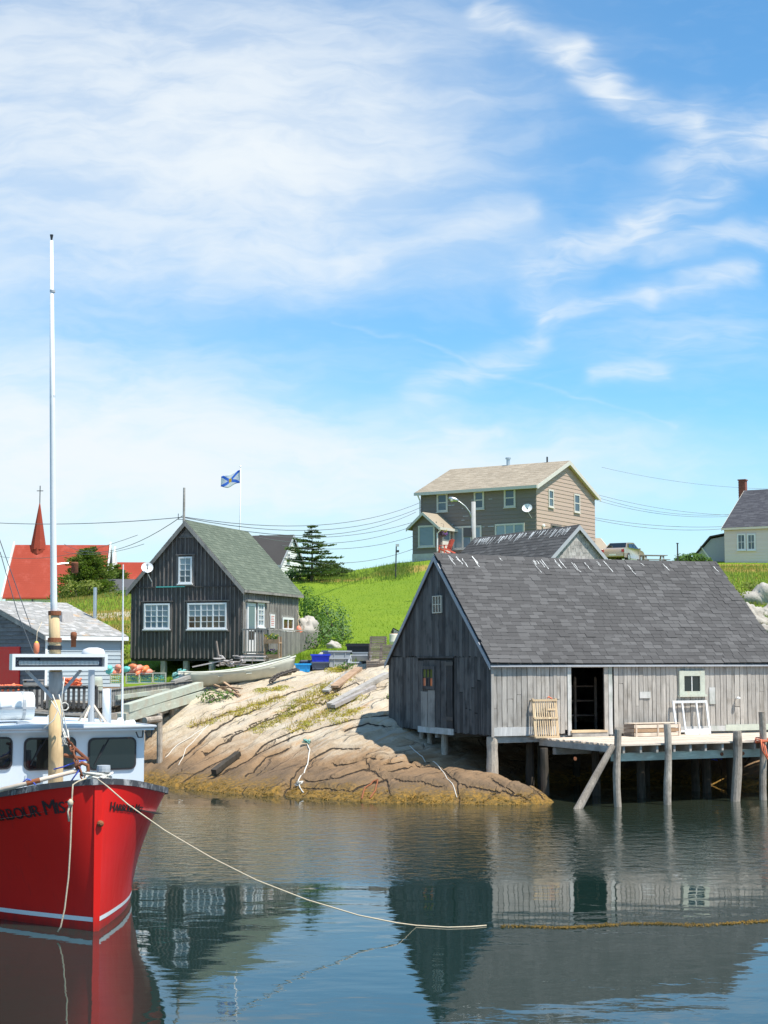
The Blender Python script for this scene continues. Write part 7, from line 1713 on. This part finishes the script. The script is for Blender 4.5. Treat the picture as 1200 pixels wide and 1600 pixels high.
Yl = 100; p = atY(618, 885, Yl); t = empty('floodlight_post', (p.x, p.y, fast_z(p.x, p.y))); tag(t, 'thin dark post with two floodlights left of the brown house', 'lamp post'); zt_ = atY(619, 852, Yl).z - t.location.z
MB().cyl((0, 0, -.2), (.05, 0, zt_), .045, .04).build('post', M['dark_metal'], t); MB().box((.12, 0, zt_), (.22, .16, .16)).build('floodlight', M['grey_paint'], t); MB().box((.13, 0, zt_ - .38), (.2, .16, .14)).build('floodlight', M['dark_metal'], t)
Yl = 106; p = atY(1059, 878, Yl); t = empty('marker_post', (p.x, p.y, fast_z(p.x, p.y))); tag(t, 'thin dark post on the skyline beside the round bush', 'post'); zt_ = atY(1059, 849, Yl).z - t.location.z; MB().cyl((0, 0, -.2), (0, 0, zt_), .05, .045).build('post', M['dark_metal'], t); MB().box((0, 0, zt_), (.14, .14, .06)).build('cap', M['dark_metal'], t)
def wire(label, p, q, sag, r=.016):
    a, c = atY(*p), atY(*q); o = empty('power_line', a); pts = [a.lerp(c, t) - a - Vector((0, 0, sag * 4 * t * (1 - t))) for t in np.linspace(0, 1, 17)]
    MB().tube(pts, r, 5).build('cable', M['wire'], o); return tag(o, label, 'power line', 'power lines')
wire('power line from the left edge to the post on the dark house ridge', (-40, 815, 80), (287, 808, 65), .2); wire('slack power line from the church side up to the ridge post', (100, 850, 110), (285, 806, 65.2), 1.0)
wire('power line from the ridge post to the brown house, highest', (289, 808, 65.2), (657, 785, 109), .9); wire('power line from the ridge post to the brown house, second highest', (289, 809, 65.4), (657, 793, 109), 1.0); wire('power line from the ridge post to the brown house, third highest', (289, 812, 65.6), (650, 800, 109), 1.1)
wire('power line above the spruce to the porch of the brown house, upper', (405, 836, 90), (645, 816, 108), .5); wire('power line above the spruce to the porch of the brown house, lower', (405, 840, 90), (645, 822, 108), .7); wire('low power line right of the spruce, upper', (440, 852, 95), (645, 838, 108), .5); wire('low power line right of the spruce, lower', (440, 872, 95), (645, 858, 108), .6)
wire('power line from the brown house to the pale house, highest', (930, 772, 114), (1200, 805, 118), .5, .013); wire('power line from the brown house to the pale house, second', (930, 776, 114), (1160, 802, 118), .6, .013); wire('power line from the brown house to the pale house, third', (930, 781, 114), (1150, 806, 118), .5, .013); wire('power line from the brown house to the pale house, fourth', (930, 809, 114), (1145, 822, 118), .3, .016); wire('power line from the brown house to the pale house, lowest', (930, 812, 114), (1145, 825, 118), .4, .016); wire('high faint power line above the car', (940, 730, 130), (1240, 764, 130), .5, .012)
wire('power line from the left edge behind the mast to the dark house, upper', (-20, 866, 100), (215, 836, 70), .6, .012); wire('power line from the left edge behind the mast to the dark house, lower', (100, 862, 100), (225, 850, 70), .3, .012)

# ------------------------------------------------------------------ trees, bushes, grass
spruce('spruce_tree', 'lone dark spruce on the skyline left of the lawn', 487, 820, 903, 88, 100, M['spruce'], 10, .05, .35, .75, 0, .85, 7, .55)
spruce('round_spruce', 'bushy wind clipped spruce in front of the red church roof', 138, 858, 938, 82, 112, M['church_tree'], 12, .22, .3, 1.5, 0, .55); spruce('low_spruce', 'low spreading spruce right of the bushy one', 182, 884, 935, 44, 116, M['church_tree'], 8, .2, .3, 1.2, 0, .6); spruce('corner_spruce', 'low spreading spruce between the lone spruce and the lawn', 516, 880, 908, 54, 104, M['spruce'], 6, .1, .3, 1.2, 0, .5)
bush('leafy_bush', 'bright green bush beside the back corner of the dark house', [pb(490, 955, 74, 26, 26), pb(478, 935, 78, 16, 20), pb(500, 975, 72, 20, 18)], M['bush'], .07, 6); bush('willow_bush', 'grey green willow bush at the foot of the lawn', [pb(520, 968, 73, 26, 30), pb(535, 985, 71, 16, 18), pb(508, 990, 70, 20, 18)], M['willow'], .07, 6)
bush('low_bush', 'low green bush on the grass edge behind the bins', [pb(492, 1005, 67.5, 22, 14), pb(520, 1002, 68, 26, 14)], M['bush'], .06, 5); bush('skyline_bush', 'round green bush on the skyline left of the pale house', [pb(1068, 874, 107, 16, 9), pb(1085, 872, 107, 18, 9), pb(1104, 876, 107, 10, 6)], M['bush'], .09, 9)
bush('hillside_bush', 'yellow green bush left of the large boulder', [pb(1145, 928, 73, 24, 12), pb(1128, 912, 80, 22, 11), pb(1175, 915, 84, 20, 8)], M['olive'], .07, 6); bush('hillside_bush', 'bright green bush below the yellow green one by the shed roof', [pb(1150, 950, 68, 18, 16), pb(1166, 982, 63, 12, 12)], M['bush'], .07, 6)
bush('churchyard_bush', 'olive shrub below the bushy spruce', [pb(115, 925, 104, 26, 16), pb(95, 930, 106, 18, 14), pb(140, 918, 103, 20, 14)], M['olive'], .09, 6); bush('churchyard_bush', 'olive shrub left of the dark house wall', [pb(175, 938, 98, 22, 10), pb(195, 932, 98, 16, 10)], M['bush'], .09, 6)
bush('roadside_bush', 'dense shrub between the wharf shed and the dark house', [pb(196, 1000, 74, 14, 24), pb(190, 1030, 70, 14, 20)], M['olive'], .07, 6); bush('house_shrub', 'shrub between the white house and the lone spruce', [pb(468, 893, 102, 22, 9), pb(455, 898, 101, 14, 8)], M['willow'], .08, 7)
bush('ledge_plant', 'green plant tuft below the left end of the dory', [pb(332, 1091, 56.4, 24, 15), pb(352, 1088, 56.8, 16, 11)], M['bush'], .05, 8, 'plant'); bush('ledge_plant', 'small green plant on the ledge before the bins', [pb(540, 1040, 60.2, 17, 6)], M['bush'], .045, 10, 'plant'); bush('ledge_plant', 'weed tuft at the left foot of the big shed', [pb(606, 1090, 55, 8, 7), pb(604, 1120, 53.2, 8, 4)], M['weeds'], .04, 8, 'plant')
def lawn_pt():
    y = 66 + 44 * random.random() ** 1.3; x = U(-.27, .29) * y
    if rockness(x, y) > 0: return None
    if fast_z(x, y) < 1: return None
    return on(x, y)
tri_blades(70000, lawn_pt, .06, .018, M['blade'], 'lawn_grass')
def crest():
    px = random.gauss(618, 17); Y = random.gauss(103, 1.6); q = atY(px, 880, Y); return on(q.x, q.y)
tri_blades(2200, crest, .26, .02, M['weeds'], 'tall_weeds', .25)
def crest2():
    px = random.gauss(530, 45); Y = random.gauss(102, 1.8); q = atY(px, 880, Y); return on(q.x, q.y)
tri_blades(1800, crest2, .22, .02, M['weeds'], 'tall_weeds', .3)
def rightg():
    Y = U(60, 104); q = atY(U(1090, 1240), 900, Y); return on(q.x, q.y) if rockness(q.x, q.y) < 0 else None
tri_blades(9000, rightg, .22, .018, M['weeds'], 'tall_weeds', .4); tri_blades(5000, rightg, .2, .018, M['drygrass'], 'dry_grass', .4)
def leftg():
    Y = U(66, 105); q = atY(U(90, 215), 950, Y); return on(q.x, q.y) if rockness(q.x, q.y) < 0 else None
tri_blades(3500, leftg, .2, .02, M['weeds'], 'tall_weeds', .4); tri_blades(5000, leftg, .2, .02, M['drygrass'], 'dry_grass', .4)
def edge():
    x = U(-9, 2.0); yb = float(np.interp(x, *YB)); y = yb + U(-.6, 3.5); return on(x, y) if rockness(x, y) < .25 else None
tri_blades(9000, edge, .2, .014, M['blade'], 'edge_grass', .5)
# moss and ochre plants along the joints of the ledge
jn = [[(300, 1135), (380, 1110), (440, 1090)], [(395, 1145), (470, 1110), (520, 1085)], [(440, 1115), (500, 1080), (545, 1060)], [(455, 1145), (510, 1115), (560, 1088)], [(400, 1080), (450, 1075)], [(520, 1130), (560, 1108)], [(520, 1048), (536, 1046)]]
b = MB()
def hit(px, py):
    d = ray(px, py)
    for t in np.arange(43, 62, .1):
        k = t / d.y; p = Vector((d.x * k, t, CAM_Z + d.z * k))
        if p.z <= fast_z(p.x, p.y): return p
    return None
for ln in jn:
    for i in range(len(ln) - 1):
        for _ in range(40):
            t = U(0, 1); p = hit(ln[i][0] + (ln[i + 1][0] - ln[i][0]) * t + random.gauss(0, 5), ln[i][1] + (ln[i + 1][1] - ln[i][1]) * t + random.gauss(0, 2.2))
            if p is None: continue
            leaves(b, p + Vector((0, 0, .02)), (U(.12, .35), U(.08, .2), U(.03, .07)), 34, .028, seed=p.x)
kind(b.build('ledge_moss', M['moss'], None), 'stuff')
def jgrass():
    ln = random.choice(jn[:4]); i = random.randrange(len(ln) - 1); t = U(0, 1); p = hit(ln[i][0] + (ln[i + 1][0] - ln[i][0]) * t + random.gauss(0, 8), ln[i][1] + (ln[i + 1][1] - ln[i][1]) * t + random.gauss(0, 3.5)); return p
tri_blades(2600, jgrass, .14, .012, M['drygrass'], 'ledge_grass', .5)
# rockweed hanging along the waterline, and a floating raft of it
b = MB()
for _ in range(600):
    px = U(228, 850); py = np.interp(px, [225, 330, 450, 560, 700, 850], [1226, 1237, 1247, 1252, 1257, 1256]) + random.gauss(-4, 7); p = hit(px, py)
    if p is None or p.z > .42 or p.z < -.08: continue
    leaves(b, p + Vector((0, 0, .005)), (U(.06, .25), U(.06, .2), .012), 7, .03)
kind(b.build('rockweed', M['kelp'], None), 'stuff')
b = MB()
for _ in range(520):
    t = U(0, 1); px = 790 + 420 * t
    if noise.noise(Vector((px * .022, 3.1, 0))) < -.38 + .2 * random.random(): continue
    p = atZ(px, 1449 - 8 * t + random.gauss(0, .9) + 2 * math.sin(px * .03), .004)
    for _ in range(3):
        a = U(0, PI); l = U(.012, .05); d = Vector((math.cos(a), math.sin(a), 0)) * l; n_ = Vector((-d.y, d.x, 0)) * .25; c = p + Vector((U(-.12, .12), U(-.06, .06), 0)); b.add([c - d, c - n_ + Vector((0, 0, .012)), c + d, c + n_ + Vector((0, 0, .012))], [(0, 1, 2, 3)])
kind(b.build('floating_weed', M['kelp'], None), 'stuff')
